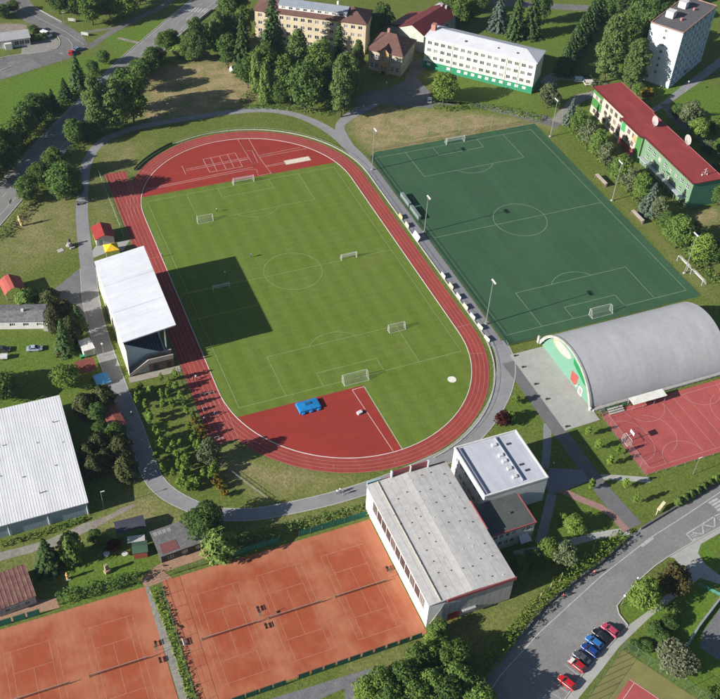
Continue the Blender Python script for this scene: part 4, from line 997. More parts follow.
# --- white hall on the left ---------------------------------------------------------------------
wh = thing('white_ribbed_hall', 'big hall with white ribbed roof at the left edge', 'hall', (-124,-73.0,0))
ww, wd, whh = 46.0, 37.6, 4.6
BL = mat('hall_blue_cladding',(0.30,0.37,0.44),0.6,(0.26,0.33,0.40),0.3,rib=('X',0.5,0.006))
S = sides(ww,wd)
for s,(st,u,Wd) in S.items():
    mb = MB(); facade(mb,st,u,Wd,whh,[]); mb.build('wall', BL, wh)
for i in range(5): MB().tube((ww-9.2*i-0.3,-0.12,0.2),(ww-9.2*i-0.3,-0.12,whh),0.09).build('downpipe', FRAME, wh)
mb = MB()
MID = 17.0
mb.quad((-0.3,-0.35,whh+0.1),(ww+0.3,-0.35,whh+0.1),(ww+0.3,MID,whh+1.3),(-0.3,MID,whh+1.3)); mb.quad((-0.3,MID,whh+1.3),(ww+0.3,MID,whh+1.3),(ww+0.3,wd+0.35,whh+0.1),(-0.3,wd+0.35,whh+0.1))
mb.quad((-0.3,-0.35,whh-0.15),(ww+0.3,-0.35,whh-0.15),(ww+0.3,-0.35,whh+0.1),(-0.3,-0.35,whh+0.1)); mb.add([(ww+0.3,-0.35,whh-0.15),(ww+0.3,wd+0.35,whh-0.15),(ww+0.3,wd+0.35,whh+0.1),(ww+0.3,MID,whh+1.3),(ww+0.3,-0.35,whh+0.1)],[(0,1,2,3,4)])
wr = mb.build('roof', ROOFRIB, wh)
rb = MB().box(-.06,.06,0,0.01,0,0.01)
def rib_mesh():
    m_ = MB(); zf = lambda y: whh+0.1+1.2*((y+0.35)/(MID+0.35) if y<MID else (wd+0.35-y)/(wd+0.35-MID))
    for y0,y1 in ((-0.35,MID),(MID,wd+0.35)):
        for s in (-.07,): m_.add([(-.09,y0,zf(y0)),(.09,y0,zf(y0)),(.09,y1,zf(y1)),(-.09,y1,zf(y1)),(-.06,y0,zf(y0)+.028),(.06,y0,zf(y0)+.028),(.06,y1,zf(y1)+.028),(-.06,y1,zf(y1)+.028)],[(4,5,6,7),(0,1,5,4),(1,2,6,5),(3,0,4,7)])
    return m_.mesh('roof_rib', ROOFRIB)
rm = rib_mesh()
for i in range(44): link('roof_rib', rm, wr, (ww-0.2-i*0.66,0,0))
for x,y in ((36,6),(41,13),(44,20),(33,12),(38,22),(28,14),(30,24),(43,28)): MB().box(x-.14,x+.14,y-.14,y+.14,whh+.4,whh+1.3).build('roof_vent', GREYC, wr)

# --- bungalow, gazebo, kiosk and sheds ----------------------------------------------------------
u_ = (Vector((-75.4,-2.4))-Vector((-88.0,1.6))).normalized(); p0 = Vector((-75.4,-2.4))-u_*26
bg = thing('white_bungalow', 'white bungalow with mottled grey roof at the left edge', 'bungalow', (p0.x,p0.y,0), atan2(u_.y,u_.x))
walls(bg,26,6.8,3.0,{'front':grid(14,25.4,3,1.6,(1.1,),1.1)},WALLW,3,1)
gable(bg,26,6.8,3.0,0.9,0.4,SLATE,'x','roof',WALLW)
MB().box(18.2,18.9,3.0,3.6,3.6,4.7).build('chimney', WALLW, bg)
MB().box(24.7,25.9,-1.2,-0.02,0,1.6).build('meter_box', GREYC, bg)
gz = thing('red_roof_gazebo', 'open gazebo with curved red roof above the bungalow', 'gazebo', tuple(G(6,301)), 0.12)
mb = MB(); n_ = 10; gp = [(5.6*(i/n_), 2.3+2.2*sin(pi*(0.5*i/n_)) ) for i in range(n_+1)]
gprof = [(0,2.2),(0.9,3.4),(2.0,4.1),(3.2,4.4)]
for (x0,z0),(x1,z1) in zip(gprof[:-1],gprof[1:]): mb.quad((x0,-0.4,z0),(x1,-0.4,z1),(x1,6.6,z1),(x0,6.6,z0))
mb.quad((3.2,-0.4,4.4),(6.4,-0.4,2.4),(6.4,6.6,2.4),(3.2,6.6,4.4))
mb.build('roof', mat('gazebo_red',(0.33,0.075,0.06),0.7), gz)
for x,y in ((0.5,0),(5.9,0),(0.5,6.2),(5.9,6.2)): MB().box(x-.12,x+.12,y-.12,y+.12,0,2.5).build('post', FRAME, gz)
MB().box(0.6,5.8,6.0,6.15,0,2.3).build('back_wall', mat('gazebo_board',(0.55,0.38,0.24),0.8), gz)
ks = thing('stadium_kiosk', 'small ticket kiosk with red gabled roof north of the grandstand', 'kiosk', (-54.6,31.7,0))
walls(ks,5.6,6.6,2.6,{'front':[(0.8,2.1,0.05,2.1)],'left':[(2,4,1,2)]},mat('kiosk_grey',(0.5,0.47,0.43),0.9),1,1)
gable(ks,5.6,6.6,2.6,1.3,0.35,mat('kiosk_red',(0.30,0.035,0.03),0.6,rib=('Y',0.4,0.03)),'y','roof',mat('kiosk_grey',(0,0,0)))
um = thing('yellow_canopy', 'yellow pyramid canopy beside the red kiosk', 'canopy', tuple(G(112,253)))
MB().add([(-2.2,-2,2.3),(2.2,-2,2.3),(2.2,2,2.3),(-2.2,2,2.3),(0,0,3.6),(-2.2,-2,2.0),(2.2,-2,2.0),(2.2,2,2.0),(-2.2,2,2.0)],[(0,1,4),(1,2,4),(2,3,4),(3,0,4),(0,5,6,1),(1,6,7,2),(2,7,8,3),(3,8,5,0)]).build('cloth', mat('canopy_yellow',(0.75,0.46,0.02),0.8), um)
for x in (-2,2):
    for y in (-1.8,1.8): MB().tube((x,y,0),(x,y,2.3),0.05).build('leg', WMETAL, um)
def shed(name,label,cat,roofpx,h,rise,rm_,wm_,axis='x',ops=None,extra=0):
    """roofpx: front-left, front-right, back-right corners of the eaves as surveyed"""
    p = [G(x,y,h) for x,y in roofpx]
    loc, rz, w = frame_from(p[0],p[1]); d = Vector((p[2].x-p[1].x,p[2].y-p[1].y)).length
    t = thing(name,label,cat,loc,rz)
    walls(t,w,d,h,ops(w,d) if ops else {},wm_,2,1)
    if rise: gable(t,w,d,h,rise,0.25,rm_,axis,'roof',wm_)
    else: MB().box(-.25,w+.25,-.25,d+.25,h,h+.18).build('roof',rm_,t)
    return t,w,d
t,w,d = shed('rusty_roof_shed','shed with rusty maroon ribbed roof at the lower left edge','shed',[(-2,610),(35,596),(29,563.5)],2.8,0.5,mat('rust_roof',(0.13,0.055,0.05),0.7,(0.20,0.11,0.08),0.6,fine=0.2,rib=('X',1.0,0.05)),mat('shed_white',(0.50,0.50,0.49),0.9,(0.34,0.34,0.34),0.8),'x',lambda w,d:{'front':grid(0.8,w-0.8,3,1.0,(0.9,),1.0)})
t,w,d = shed('grey_roof_shed','low shed with patched grey roof left of the dark round tree','shed',[(161,556.5),(207.5,540),(196,517)],2.6,0,mat('patched_felt',(0.16,0.155,0.15),0.95,(0.11,0.105,0.105),0.7,fine=0.2),mat('dark_boards',(0.08,0.07,0.06),0.9),'x',lambda w,d:{'front':grid(0.6,w-0.6,3,1.4,(0.5,),1.4)})
MB().box(0.6,4.6,0.3,3.2,2.79,2.83).build('roof_patch', mat('patch_maroon',(0.17,0.065,0.06),0.9), t)
for k in range(4): MB().box(0.3+k*1.1,1.25+k*1.1,d-1.6,d-0.4,2.79,2.82).build('roof_patch', mat('patch_pale',(0.26,0.25,0.24),0.9), t)
t,w,d = shed('green_shed','green shed with dark felt roof on the back lawn','shed',[(117.5,533.5),(145,526.5),(141,516.5)],2.4,0.5,mat('felt_blue',(0.05,0.052,0.07),0.9),mat('shed_green',(0.10,0.26,0.05),0.8,(0.05,0.16,0.06),0.5),'x')
t,w,d = shed('garden_hut','small hut with green roof and red base','hut',[(133.5,553.5),(147,551.5),(145.5,541.5)],2.2,0.5,mat('hut_green_roof',(0.05,0.10,0.06),0.8),mat('hut_red',(0.26,0.06,0.035),0.8),'x')
MB().box(-1.2,w-.2,d+.15,d+2.0,2.3,2.45).build('porch_roof', mat('porch_pale',(0.42,0.41,0.39),0.8), t)
for x in (-1.0,w-.5): MB().box(x,x+.12,d+1.8,d+1.92,0,2.3).build('porch_post', WOOD, t)
kk = thing('street_kiosk', 'flat-roofed grey kiosk at the bend of the side street', 'kiosk', tuple(G(-8,50.5)), atan2(*(Vector(G2((29,45)))-Vector(G2((-8,50)))).yx))
walls(kk,15.5,6.5,3.2,{'front':grid(9,15.3,3,1.8,(0.8,),1.8),'right':grid(0.5,6,2,2.2,(0.8,),1.7)},mat('kiosk_pale',(0.55,0.54,0.50),0.9),2,1)
MB().box(-.3,15.9,-.3,7.6,3.2,3.45).build('roof', mat('kiosk_roof',(0.36,0.36,0.36),0.8,(0.30,0.30,0.30),0.4), kk)
MB().box(5.2,8.0,-1.6,-.02,0,2.6).build('porch', WALLW, kk)
# ------------------------------------------------------------------ vegetation
def leaf_mat(name, dark, light, trans=0.30, orand=0.24):
    m = bpy.data.materials.new(name); m.use_nodes = True; nt = m.node_tree; L = nt.links; nt.nodes.remove(nt.nodes['Principled BSDF'])
    at = nd(nt,'ShaderNodeAttribute', attribute_name='tone'); oi = nd(nt,'ShaderNodeObjectInfo')
    mx = nd(nt,'ShaderNodeMix', data_type='RGBA'); mx.inputs[6].default_value = (*dark,1); mx.inputs[7].default_value = (*light,1); L.new(at.outputs['Fac'], mx.inputs[0])
    r = nd(nt,'ShaderNodeMapRange'); r.inputs[3].default_value = 1-orand; r.inputs[4].default_value = 1+orand; L.new(oi.outputs['Random'], r.inputs[0])
    m2 = nd(nt,'ShaderNodeMix', data_type='RGBA', blend_type='MULTIPLY'); m2.inputs[0].default_value = 1; L.new(mx.outputs[2], m2.inputs[6]); L.new(r.outputs[0], m2.inputs[7])
    d = nd(nt,'ShaderNodeBsdfDiffuse'); t = nd(nt,'ShaderNodeBsdfTranslucent'); s = nd(nt,'ShaderNodeMixShader'); s.inputs[0].default_value = trans
    L.new(m2.outputs[2], d.inputs[0]); L.new(m2.outputs[2], t.inputs[0]); L.new(d.outputs[0], s.inputs[1]); L.new(t.outputs[0], s.inputs[2])
    L.new(s.outputs[0], nt.nodes['Material Output'].inputs[0]); MATS[name] = m; return m
LM = dict(dark=leaf_mat('leaves_dark',(0.050,0.097,0.027),(0.124,0.193,0.050)),
          mid=leaf_mat('leaves_mid',(0.074,0.130,0.029),(0.160,0.234,0.056)),
          light=leaf_mat('leaves_light',(0.111,0.180,0.032),(0.222,0.304,0.065)),
          poplar=leaf_mat('leaves_poplar',(0.082,0.133,0.041),(0.175,0.236,0.074)),
          spruce=leaf_mat('needles_spruce',(0.032,0.071,0.024),(0.092,0.139,0.045),0.1),
          blue=leaf_mat('needles_blue',(0.060,0.094,0.074),(0.141,0.181,0.134),0.1),
          thuja=leaf_mat('needles_thuja',(0.068,0.119,0.027),(0.156,0.218,0.054),0.1),
          silver=leaf_mat('leaves_silver',(0.110,0.127,0.072),(0.220,0.231,0.138)),
          red=leaf_mat('leaves_red',(0.040,0.010,0.012),(0.085,0.025,0.022)),
          brown=leaf_mat('leaves_brown',(0.077,0.071,0.028),(0.161,0.129,0.052)),
          orange=leaf_mat('leaves_orange',(0.110,0.100,0.018),(0.240,0.170,0.030)),
          young=leaf_mat('leaves_young',(0.106,0.185,0.027),(0.222,0.310,0.059)),
          hedge=leaf_mat('leaves_hedge',(0.059,0.112,0.024),(0.148,0.214,0.047),orand=0.1))
def leaves_mesh(name, pos, nor, size, rs, m, elong=1.0, axis=None, tone=None):
    """one rhombus-like quad per leaf clump"""
    N = len(pos); nor = nor/np.maximum(np.linalg.norm(nor,axis=1,keepdims=True),1e-6)
    if axis is None: axis = rs.normal(size=(N,3))
    u = axis-nor*np.sum(axis*nor,1,keepdims=True); u /= np.maximum(np.linalg.norm(u,axis=1,keepdims=True),1e-6); v = np.cross(nor,u)
    sz = (size*rs.uniform(0.6,1.35,N))[:,None]; bend = nor*sz*rs.uniform(-0.25,0.25,(N,1))
    q = np.stack([pos-u*sz*elong*0.5, pos-v*sz*0.42+bend, pos+u*sz*elong*0.5, pos+v*sz*0.42+bend],1).reshape(-1,3)
    me = bpy.data.meshes.new(name); me.vertices.add(4*N); me.vertices.foreach_set('co', q.ravel().astype(np.float32))
    me.loops.add(4*N); me.loops.foreach_set('vertex_index', np.arange(4*N,dtype=np.int32))
    me.polygons.add(N); me.polygons.foreach_set('loop_start', np.arange(0,4*N,4,dtype=np.int32)); me.polygons.foreach_set('loop_total', np.full(N,4,np.int32))
    a = me.attributes.new('tone','FLOAT','FACE')
    tn = rs.uniform(0,1,N) if tone is None else np.clip(tone+rs.uniform(-.25,.25,N),0,1)
    a.data.foreach_set('value', tn.astype(np.float32)); me.materials.append(m); me.update(calc_edges=True); me.validate(); return me
def rdir(rs, n):
    d = rs.normal(size=(n,3)); return d/np.linalg.norm(d,axis=1,keepdims=True)
def blob_crown(name, seed, h, r, z0, m, nb=22, n=2600, size=0.55, shape='round', droop=0.0):
    """crown of foliage lobes: lobes sit on an egg between z0 and h; gaps stay between them"""
    rs = np.random.RandomState(seed); C=[]; R=[]
    for i in range(nb):
        t = (i+0.5)/nb; zt = t
        if shape == 'round': env = math.sin(pi*(0.12+0.80*t))**0.75
        elif shape == 'tall': env = math.sin(pi*(0.10+0.86*t))**0.6*(1-0.25*t)
        else: env = 1-0.85*t
        a = 2.39996*i+rs.uniform(-.5,.5); rr = r*env*rs.uniform(0.35,0.72); lr = r*rs.uniform(0.26,0.44)*(0.65+0.5*env)
        C.append((rr*cos(a),rr*sin(a),z0+lr*0.7+(h-z0-lr*1.5)*zt)); R.append(lr)
    C.append((0,0,(z0+h)*0.5)); R.append(r*0.5)
    C=np.array(C); R=np.array(R); w=R**2; w/=w.sum()
    k = rs.choice(len(R), n, p=w); d = rdir(rs,n); d[:,2] = np.where(d[:,2]<-0.3, -d[:,2]*0.6, d[:,2])
    d /= np.linalg.norm(d,axis=1,keepdims=True)
    rad = R[k]*np.where(rs.uniform(size=n)<0.75, rs.uniform(0.82,1.08,n), rs.uniform(0.3,0.9,n))
    p = C[k]+d*rad[:,None]*np.array([1,1,0.85]); p[:,2] -= droop*np.hypot(p[:,0],p[:,1])
    nor = d+rs.normal(size=(n,3))*0.55+np.array([0,0,0.25])
    tone = 0.35+0.45*(np.random.RandomState(seed+5).uniform(0,1,len(R)))[k]-0.1
    return leaves_mesh(name,p,nor,size,rs,m,1.25,tone=tone)
def conifer_crown(name, seed, h, r, z0, m, whorls=17, size=0.5, per=9):
    rs = np.random.RandomState(seed); P=[];Nn=[];A=[];T=[]
    for i in range(whorls):
        t = i/(whorls-1); z = z0+(h-z0)*t; R_ = r*(1-t)**0.85+0.12; nb = max(4,int(per*(1-0.55*t)))
        for b in range(nb):
            a = 2*pi*b/nb+i*0.7+rs.uniform(-.2,.2); L_ = R_*rs.uniform(0.78,1.12); k = max(3,int(L_/0.42)); tn = rs.uniform(0.2,0.9)
            for j in range(k):
                s = (j+0.6)/k; rr = L_*s; zz = z-0.30*L_*s+0.12*L_*s*s+rs.uniform(-.12,.12)
                for side in (-1,0,1):
                    aa = a+side*0.28/(0.4+s)*rs.uniform(.6,1.2)*0.5
                    P.append((rr*cos(aa),rr*sin(aa),zz-0.06*abs(side))); Nn.append((0.45*cos(aa)+rs.normal()*.3,0.45*sin(aa)+rs.normal()*.3,0.9)); A.append((cos(aa),sin(aa),-0.3)); T.append(tn*(0.55+0.5*s))
    # upright tip sprays
    for i in range(14): P.append((rs.normal()*.1,rs.normal()*.1,h-rs.uniform(0,0.9))); Nn.append(tuple(rs.normal(size=3))); A.append((0,0,1)); T.append(0.7)
    return leaves_mesh(name,np.array(P),np.array(Nn),size,rs,m,1.5,np.array(A),np.array(T))
def column_crown(name, seed, h, r, z0, m, n=1500, size=0.4):
    rs = np.random.RandomState(seed); t = rs.uniform(0,1,n)**0.8; a = rs.uniform(0,2*pi,n)
    env = np.sin(pi*np.clip(0.16+0.82*t,0,1))**0.55; lob = 1+0.16*np.sin(a*5+t*9+seed)+0.10*np.sin(a*3-t*17)
    rr = r*env*lob*np.where(rs.uniform(size=n)<.8,rs.uniform(.85,1.05,n),rs.uniform(.4,.9,n))
    p = np.stack([rr*np.cos(a),rr*np.sin(a),z0+(h-z0)*t],1); nor = np.stack([np.cos(a),np.sin(a),np.full(n,0.35)],1)+rs.normal(size=(n,3))*.4
    ax = np.stack([rs.normal(size=n)*.3,rs.normal(size=n)*.3,np.ones(n)],1)
    return leaves_mesh(name,p,nor,size,rs,m,1.5,ax,0.5+0.35*np.sin(a*5+t*9+seed))
def trunk_mesh(seed, h, zc, r0, limbs=6, spread=1.6):
    rs = random.Random(seed); mb = MB(); p = (0,0,0); pts=[(0,0,-0.1)]
    n = 4
    for i in range(1,n+1): pts.append((rs.uniform(-.12,.12)*i*.6, rs.uniform(-.12,.12)*i*.6, h*0.8*i/n))
    for i in range(n): mb.tube(pts[i],pts[i+1],r0*(1-0.2*i),7,r0*(1-0.2*(i+1)))
    for i in range(limbs):
        a = 2.4*i; z = zc*0.8+(h*0.72-zc*0.8)*i/limbs; b = (0,0,z); e = (spread*cos(a),spread*sin(a),z+spread*rs.uniform(.5,.9))
        mb.tube(b,e,r0*0.42,5,r0*0.14); e2 = (e[0]*1.5+rs.uniform(-.3,.3),e[1]*1.5+rs.uniform(-.3,.3),e[2]+spread*.5); mb.tube(e,e2,r0*.14,4,r0*.05)
    return mb.mesh('trunk', BARK, True)
# prototypes: key -> (nominal height, nominal radius, crown mesh, trunk mesh)
PR = {}
for i in range(3):
    for key, mk in (('dark','dark'),('mid','mid'),('light','light')):
        PR[key+str(i)] = (12,5,blob_crown('crown',11+i*7,12,5,1.1,LM[mk],30+4*i,5200,0.50),trunk_mesh(i,12,2.4,0.28,7,2.2))
    PR['poplar'+str(i)] = (22,5.5,blob_crown('crown',51+i*3,22,5.5,1.4,LM['poplar'],48,9000,0.58,'tall',0.05),trunk_mesh(10+i,22,3,0.42,9,2.2))
    PR['young'+str(i)] = (5,1.5,blob_crown('crown',71+i,5,1.5,0.9,LM['young'],13,760,0.34,'tall'),trunk_mesh(20+i,5,1,0.07,4,0.6))
    PR['shrub'+str(i)] = (3,2,blob_crown('crown',81+i,3,2,0.2,LM['mid'],12,1000,0.36),trunk_mesh(24+i,3,.5,0.08,5,0.8))
for i in range(2):
    PR['spruce'+str(i)] = (15,4,conifer_crown('crown',31+i,15,4,1.0,LM['spruce'],24,0.62,11),trunk_mesh(30+i,15,1,0.25,0))
    PR['blue'+str(i)] = (12,4,conifer_crown('crown',35+i,12,4,0.8,LM['blue'],18,0.62,11),trunk_mesh(33+i,12,1,0.25,0))
    PR['thuja'+str(i)] = (10,2.2,column_crown('crown',41+i,10,2.2,0.2,LM['thuja'],1900,0.45),trunk_mesh(36+i,10,.4,0.2,0))
for i in range(2): PR['shade_evergreen'+str(i)] = (10,2.6,column_crown('crown',45+i,10,2.6,0.2,leaf_mat('needles_shade_%d'%i,(0.028,0.040,0.016),(0.085,0.090,0.036),0.1),2600,0.42),trunk_mesh(38+i,10,.4,0.2,0))  # columnar evergreens, needles darkened to carry the white hall's shade in their colour
PR['silver0'] = (7,5,blob_crown('crown',91,7,5,0.6,LM['silver'],30,3600,0.55,'round',0.10),trunk_mesh(40,7,1.2,0.2,6,2))
PR['grey0'] = (9,4,blob_crown('crown',93,9,4,0.8,leaf_mat('leaves_greygreen',(0.082,0.111,0.052),(0.177,0.207,0.103)),22,2400,0.5,'tall'),trunk_mesh(41,9,1.2,0.2,6,1.5))
PR['red0'] = (4,2.6,blob_crown('crown',95,4,2.6,0.2,LM['red'],14,1100,0.42),trunk_mesh(42,4,.5,0.1,5,1))
PR['brown0'] = (7,4.5,blob_crown('crown',97,7,4.5,0.6,LM['brown'],24,2800,0.5),trunk_mesh(43,7,1,0.18,6,1.6))
PR['orange0'] = (2.6,1.3,blob_crown('crown',98,2.6,1.3,0.2,LM['orange'],9,360,0.36),trunk_mesh(44,2.6,.5,0.06,4,.5))
_tn = [0]
TRNG = random.Random(77)
def tree(kind, px, py, h, r, label, group=None, cat='tree', name='tree', base=None):
    vs = [k for k in PR if k.rstrip('0123456789') == kind]; _tn[0] += 1
    H0,R0,cm,tm = PR[vs[_tn[0] % len(vs)]]
    loc = tuple(G(px,py)) if base is None else (base[0],base[1],0)
    o = thing(name,label,cat,loc,TRNG.uniform(0,6.28),group)
    link('crown',cm,o); link('trunk',tm,o)
    sc_ = r/R0; o.scale = (sc_*TRNG.uniform(.94,1.06),sc_*TRNG.uniform(.94,1.06),h/H0)
    return o
def row(tmpl, group, items, cat='tree', name='tree'):
    for i, it in enumerate(items): tree(*it, tmpl.replace('{o}', ORD[i]), group, cat, name)
# -- verge of the main road, upper left
row('{o} dark tree from the left along the far verge of the main road','trees on the far road verge',
    [('dark',-6,185,12,5.5),('dark',6,174,13,5.5),('mid',15,150,11,5.5),('dark',36,127,13,5.5),('dark',-12,160,13,6),('mid',22,146,12,5),('dark',28,136,13,5.5),('dark',44,117,10,4.2),('mid',-2,172,14,6)],name='verge_tree')
row('{o} small conifer from the left on the grass above the main road','small conifers above the main road',
    [('spruce',54,111,9,3.0),('spruce',66,100,9,3.2),('spruce',79,88,14,4.2)],name='conifer')
row('{o} low bushy tree right of the conifers above the main road','low trees above the main road',[('dark',93,74,6,3.2),('dark',104,64,6,3.2)])
for args in [('poplar',99,134,23,5.0,'tall feathery tree on the left of the clump by the loop path bend'),('poplar',117,131,21,6.0,'tall feathery tree in the middle of the clump by the loop path bend'),
             ('mid',134,124,20,6.5,'broad tree on the right of the clump by the loop path bend'),('dark',126,112,18,6,'dark tree behind the clump by the loop path bend'),
             ('dark',90,140,8,3.5,'small leafy tree below the clump at the path bend'),('dark',76,144,10,4.5,'dark tree between main road and path bend'),
             ('mid',141,92,12,5,'broad tree at the left end of the dry field'),('light',82,136,6,2.5,'small pale bush beside the path bend')]: tree(*args)
row('{o} bush from the left along the upper rim of the dry field','bushes above the dry field',
    [('mid',138,76,7,4),('mid',149,73,6,3.6),('dark',157,63,7,4),('mid',166,50,8,4.2),('light',180,57,5,4),('mid',190,60,4,3),('dark',144,80,9,4.5),('mid',172,46,7,4),('dark',152,66,8,4),('mid',186,50,7,3.6)],'bush','bush')
row('{o} tall tree from the left above the dry field','tall trees above the dry field',
    [('poplar',197,61,19,4.8),('poplar',219,55,19,4.6),('dark',231,52,17,5),('dark',205,50,12,4),('mid',243,38,14,5),('dark',228,20,12,5),('mid',240,14,12,5)])
row('{o} tree from the left along the top edge above the side street','trees at the top left edge',
    [('dark',60,14,12,5.5),('mid',79,14,11,5.5),('mid',93,25,15,6.5),('dark',110,18,13,6),('light',124,18,13,6.5),('dark',140,5,13,6),('mid',46,2,12,5)])
row('{o} dark bush left of the street bend at the top left','bushes at the top left corner',[('dark',2,18,6,4),('dark',14,12,5,3.4),('shrub',33,32,3,3)],'bush','bush')
row('{o} round bush in front of the street kiosk','bushes by the street kiosk',[('shrub',30,40,2.4,2.2),('shrub',36,40,2.6,2.4),('shrub',43,39,2.6,2.2)],'bush','bush')
# -- grove in front of the cream building
for a in [('spruce',244,72,26.9,5,'tall dark spruce at the left end of the grove'),('spruce',273,62,32.5,6,'tall spruce standing against the cream building'),
          ('mid',264,88,19.0,6.5,'broad green tree left in the grove before the cream building'),('thuja',257,92,16.8,2.4,'slim columnar tree at the left front of the grove'),
          ('thuja',266,104,16.8,2.6,'second slim columnar tree at the front of the grove'),('dark',280,106,11.2,3.6,'short rounded tree between columnar trees and big dark tree'),
          ('dark',305,112,21.3,7.4,'big dark round tree at the front of the grove'),('poplar',297,82,22.4,6.5,'feathery tree behind the big dark tree'),
          ('mid',319,92,22.4,7,'broad green tree right of the feathery tree in the grove'),('poplar',341,117,26.9,5.5,'tall pale feathery tree at the right front of the grove'),
          ('spruce',338,70,21.3,3.6,'narrow spruce before the right half of the cream building'),('dark',352,96,16.8,5,'dark tree between grove and villa'),
          ('poplar',357,78,16.8,3.2,'slim pale tree before the right end of the cream building'),('dark',248,88,13.4,4,'dark tree at the left rear of the grove'),
          ('dark',329,104,16.8,5.5,'dark tree behind the pale feathery tree'),('mid',284,90,15.7,5,'green tree between columnar trees and spruce'),('dark',228,68,14.6,5,'dark tree left of the tall dark spruce')]: tree(*a)
tree('light',443,103,13.5,5.8,'bright round tree in front of the pale school block')
tree('grey',547,108,11,5,'grey-green tree at the right end of the pale school block')
tree('dark',381,34,14,5,'dark tree between cream building and maroon hall')
tree('dark',371,40,10,4,'small dark tree beside the cream building gable')
row('{o} tree from the left behind the pale school block','trees behind the pale school block',[('mid',458,30,15,4.5),('light',468,24,12,4.2),('blue',497,30,17,5.2),('spruce',514,38,22,4.6),('spruce',530,37,22,5.2),('dark',478,12,12,5),('dark',445,8,12,5),('dark',466,10,13,5),('mid',452,16,12,4.5),('dark',540,24,16,4.5)])
row('{o} conifer from the front in the dark row left of the tall poplars','dark conifer row',[('spruce',563,74,14,4.2),('spruce',567,65,14,4.2),('spruce',572,57,15,4.2),('spruce',577,48,15,4.4),('spruce',583,40,15,4.4),('spruce',588,31,15,4.4),('spruce',594,22,15,4.4),('spruce',600,12,15,4.4)],name='conifer')
row('{o} tall feathery tree from the left beside the tower block','tall trees beside the tower block',[('poplar',604,82,30,7),('poplar',630,88,22,6.8),('dark',622,58,20,7),('dark',645,48,18,7),('dark',655,26,16,6),('mid',642,16,16,6),('dark',672,5,14,6),('dark',632,40,18,6.5),('dark',612,22,16,6),('dark',655,60,14,5),('mid',622,8,15,6)])
tree('orange',645,101,6,3.0,'orange-green bush at the foot of the tower block',None,'bush','bush')
tree('mid',637,96,6,3,'green bush left of the orange-green bush',None,'bush','bush')
row('{o} tree from the north on the lawn east of the red-roofed school','trees east of the school',[('grey',687,128,12,5.5),('light',695,140,9,4.5),('grey',706,154,6,3.5),('mid',718,158,8,4),('dark',717,205,9,4),('dark',715,182,8,4),('dark',676,120,7,3.5),('mid',714,134,8,4)])
row('{o} tree from the north in the row between turf pitch and school','trees between turf pitch and school',
    [('blue',569,124,11,3.2),('mid',577,134,10,3.8),('grey',586,146,11,4),('mid',596,156,11,4.2),('grey',604,166,10,3.6),('mid',618,184,12,4.4),('grey',628,192,10,3.8),('mid',638,200,11,4),('blue',648,213,12,4.4),('grey',657,220,10,3.6),('mid',675,248,13,5.2),('light',698,262,11,4.8),('mid',688,246,10,4),('dark',712,262,8,4),('dark',664,226,6,3)])
row('{o} pale green bush behind the tree row beside the school','bushes beside the school',[('shrub',572,120,3,3),('shrub',582,124,3,3)],'bush','bush')
# -- lawn on the left
for a in [('dark',66,200,15,6.4,'large dark tree beside the loop path on the left lawn'),('dark',78,196,5,2.4,'small round tree between large dark tree and loop path'),
          ('mid',41,185,9,4,'middle-sized tree at the hedge left of the large dark tree'),('dark',29,200,9,4.4,'round tree at the hedge by the road sign'),
          ('mid',57,178,12,4.5,'tree crowding behind the large dark tree'),('thuja',26,304,5,2.6,'bushy thuja hiding the right side of the gazebo'),('dark',33,302,5,2.4,'dark bush right of the gazebo'),
          ('light',67,386,7,4.2,'pale round tree on the lawn above the white ribbed hall'),('mid',4,398,8,5.2,'round tree at the left edge above the white hall'),
          ('dark',-22,395,9,5,'unseen tree beyond the left edge, added for its shadow')]: tree(*a)  # last tree stands out of view, added to cast its shadow inwards
row('{o} evergreen from the top in the dense clump right of the bungalow','evergreens right of the bungalow',[('shade_evergreen',52,305,6,2.6),('shade_evergreen',58,330,10,2.8),('spruce',66,352,12,3.2),('shade_evergreen',75,342,10,2.8),('spruce',79,328,9,2.8),('shade_evergreen',68,322,8,2.6)],name='evergreen')
tree('orange',58,356,1.6,1.0,'tiny yellow bush at the foot of the evergreens',None,'bush','bush')
row('{o} evergreen from the top in the shade beside the white ribbed hall','evergreens shaded by the white hall',[('shade_evergreen',86,414,7,2.8),('shade_evergreen',105,406,7,3.0),('dark',98,420,6,3),('shade_evergreen',101,452,7,2.6),('shade_evergreen',90,460,6,2.2),('shade_evergreen',107,466,6,2.2),('shade_evergreen',96,474,6.5,2.6),('shade_evergreen',123,458,8,2.8),('shade_evergreen',128,478,8,2.8),('dark',116,440,6,2.8),('dark',102,436,5,2.5)],name='evergreen')
# -- young grove south of the grandstand
cg = lambda x,y: (110+x/5.825,360+y/5.825)
W1 = [(180,190),(185,240),(160,262),(212,290),(228,345),(238,375),(265,430),(290,470),(303,530),(272,590),(305,660)]
M1 = [(235,215),(300,135),(275,200),(300,225),(335,225),(310,285),(365,295),(345,180),(372,545),(415,515),(385,595),(440,615),(400,650),(432,570),(372,690),(425,700),(455,640),(350,560)]
E1 = [(385,185),(380,120),(412,240),(430,280),(447,320),(482,350),(480,490),(500,470),(520,535),(462,420),(500,520),(590,690),(610,640),(560,620),(545,690)]
yl = 0
for rown, tag_, L_ in (('{o} young tree along the path edge of the grove below the grandstand','west',W1),('{o} young tree from the grandstand in the middle of the grove','mid',M1),('{o} young tree from the grandstand on the track side of the grove','east',E1)):
    row(rown,'young trees in the grove',[('young',*cg(x,y),TRNG.uniform(3.6,5.4),TRNG.uniform(0.85,1.25)) for i,(x,y) in enumerate(L_)],name='young_tree')
c8 = lambda x,y: (180+x/5.825,380+y/5.825)
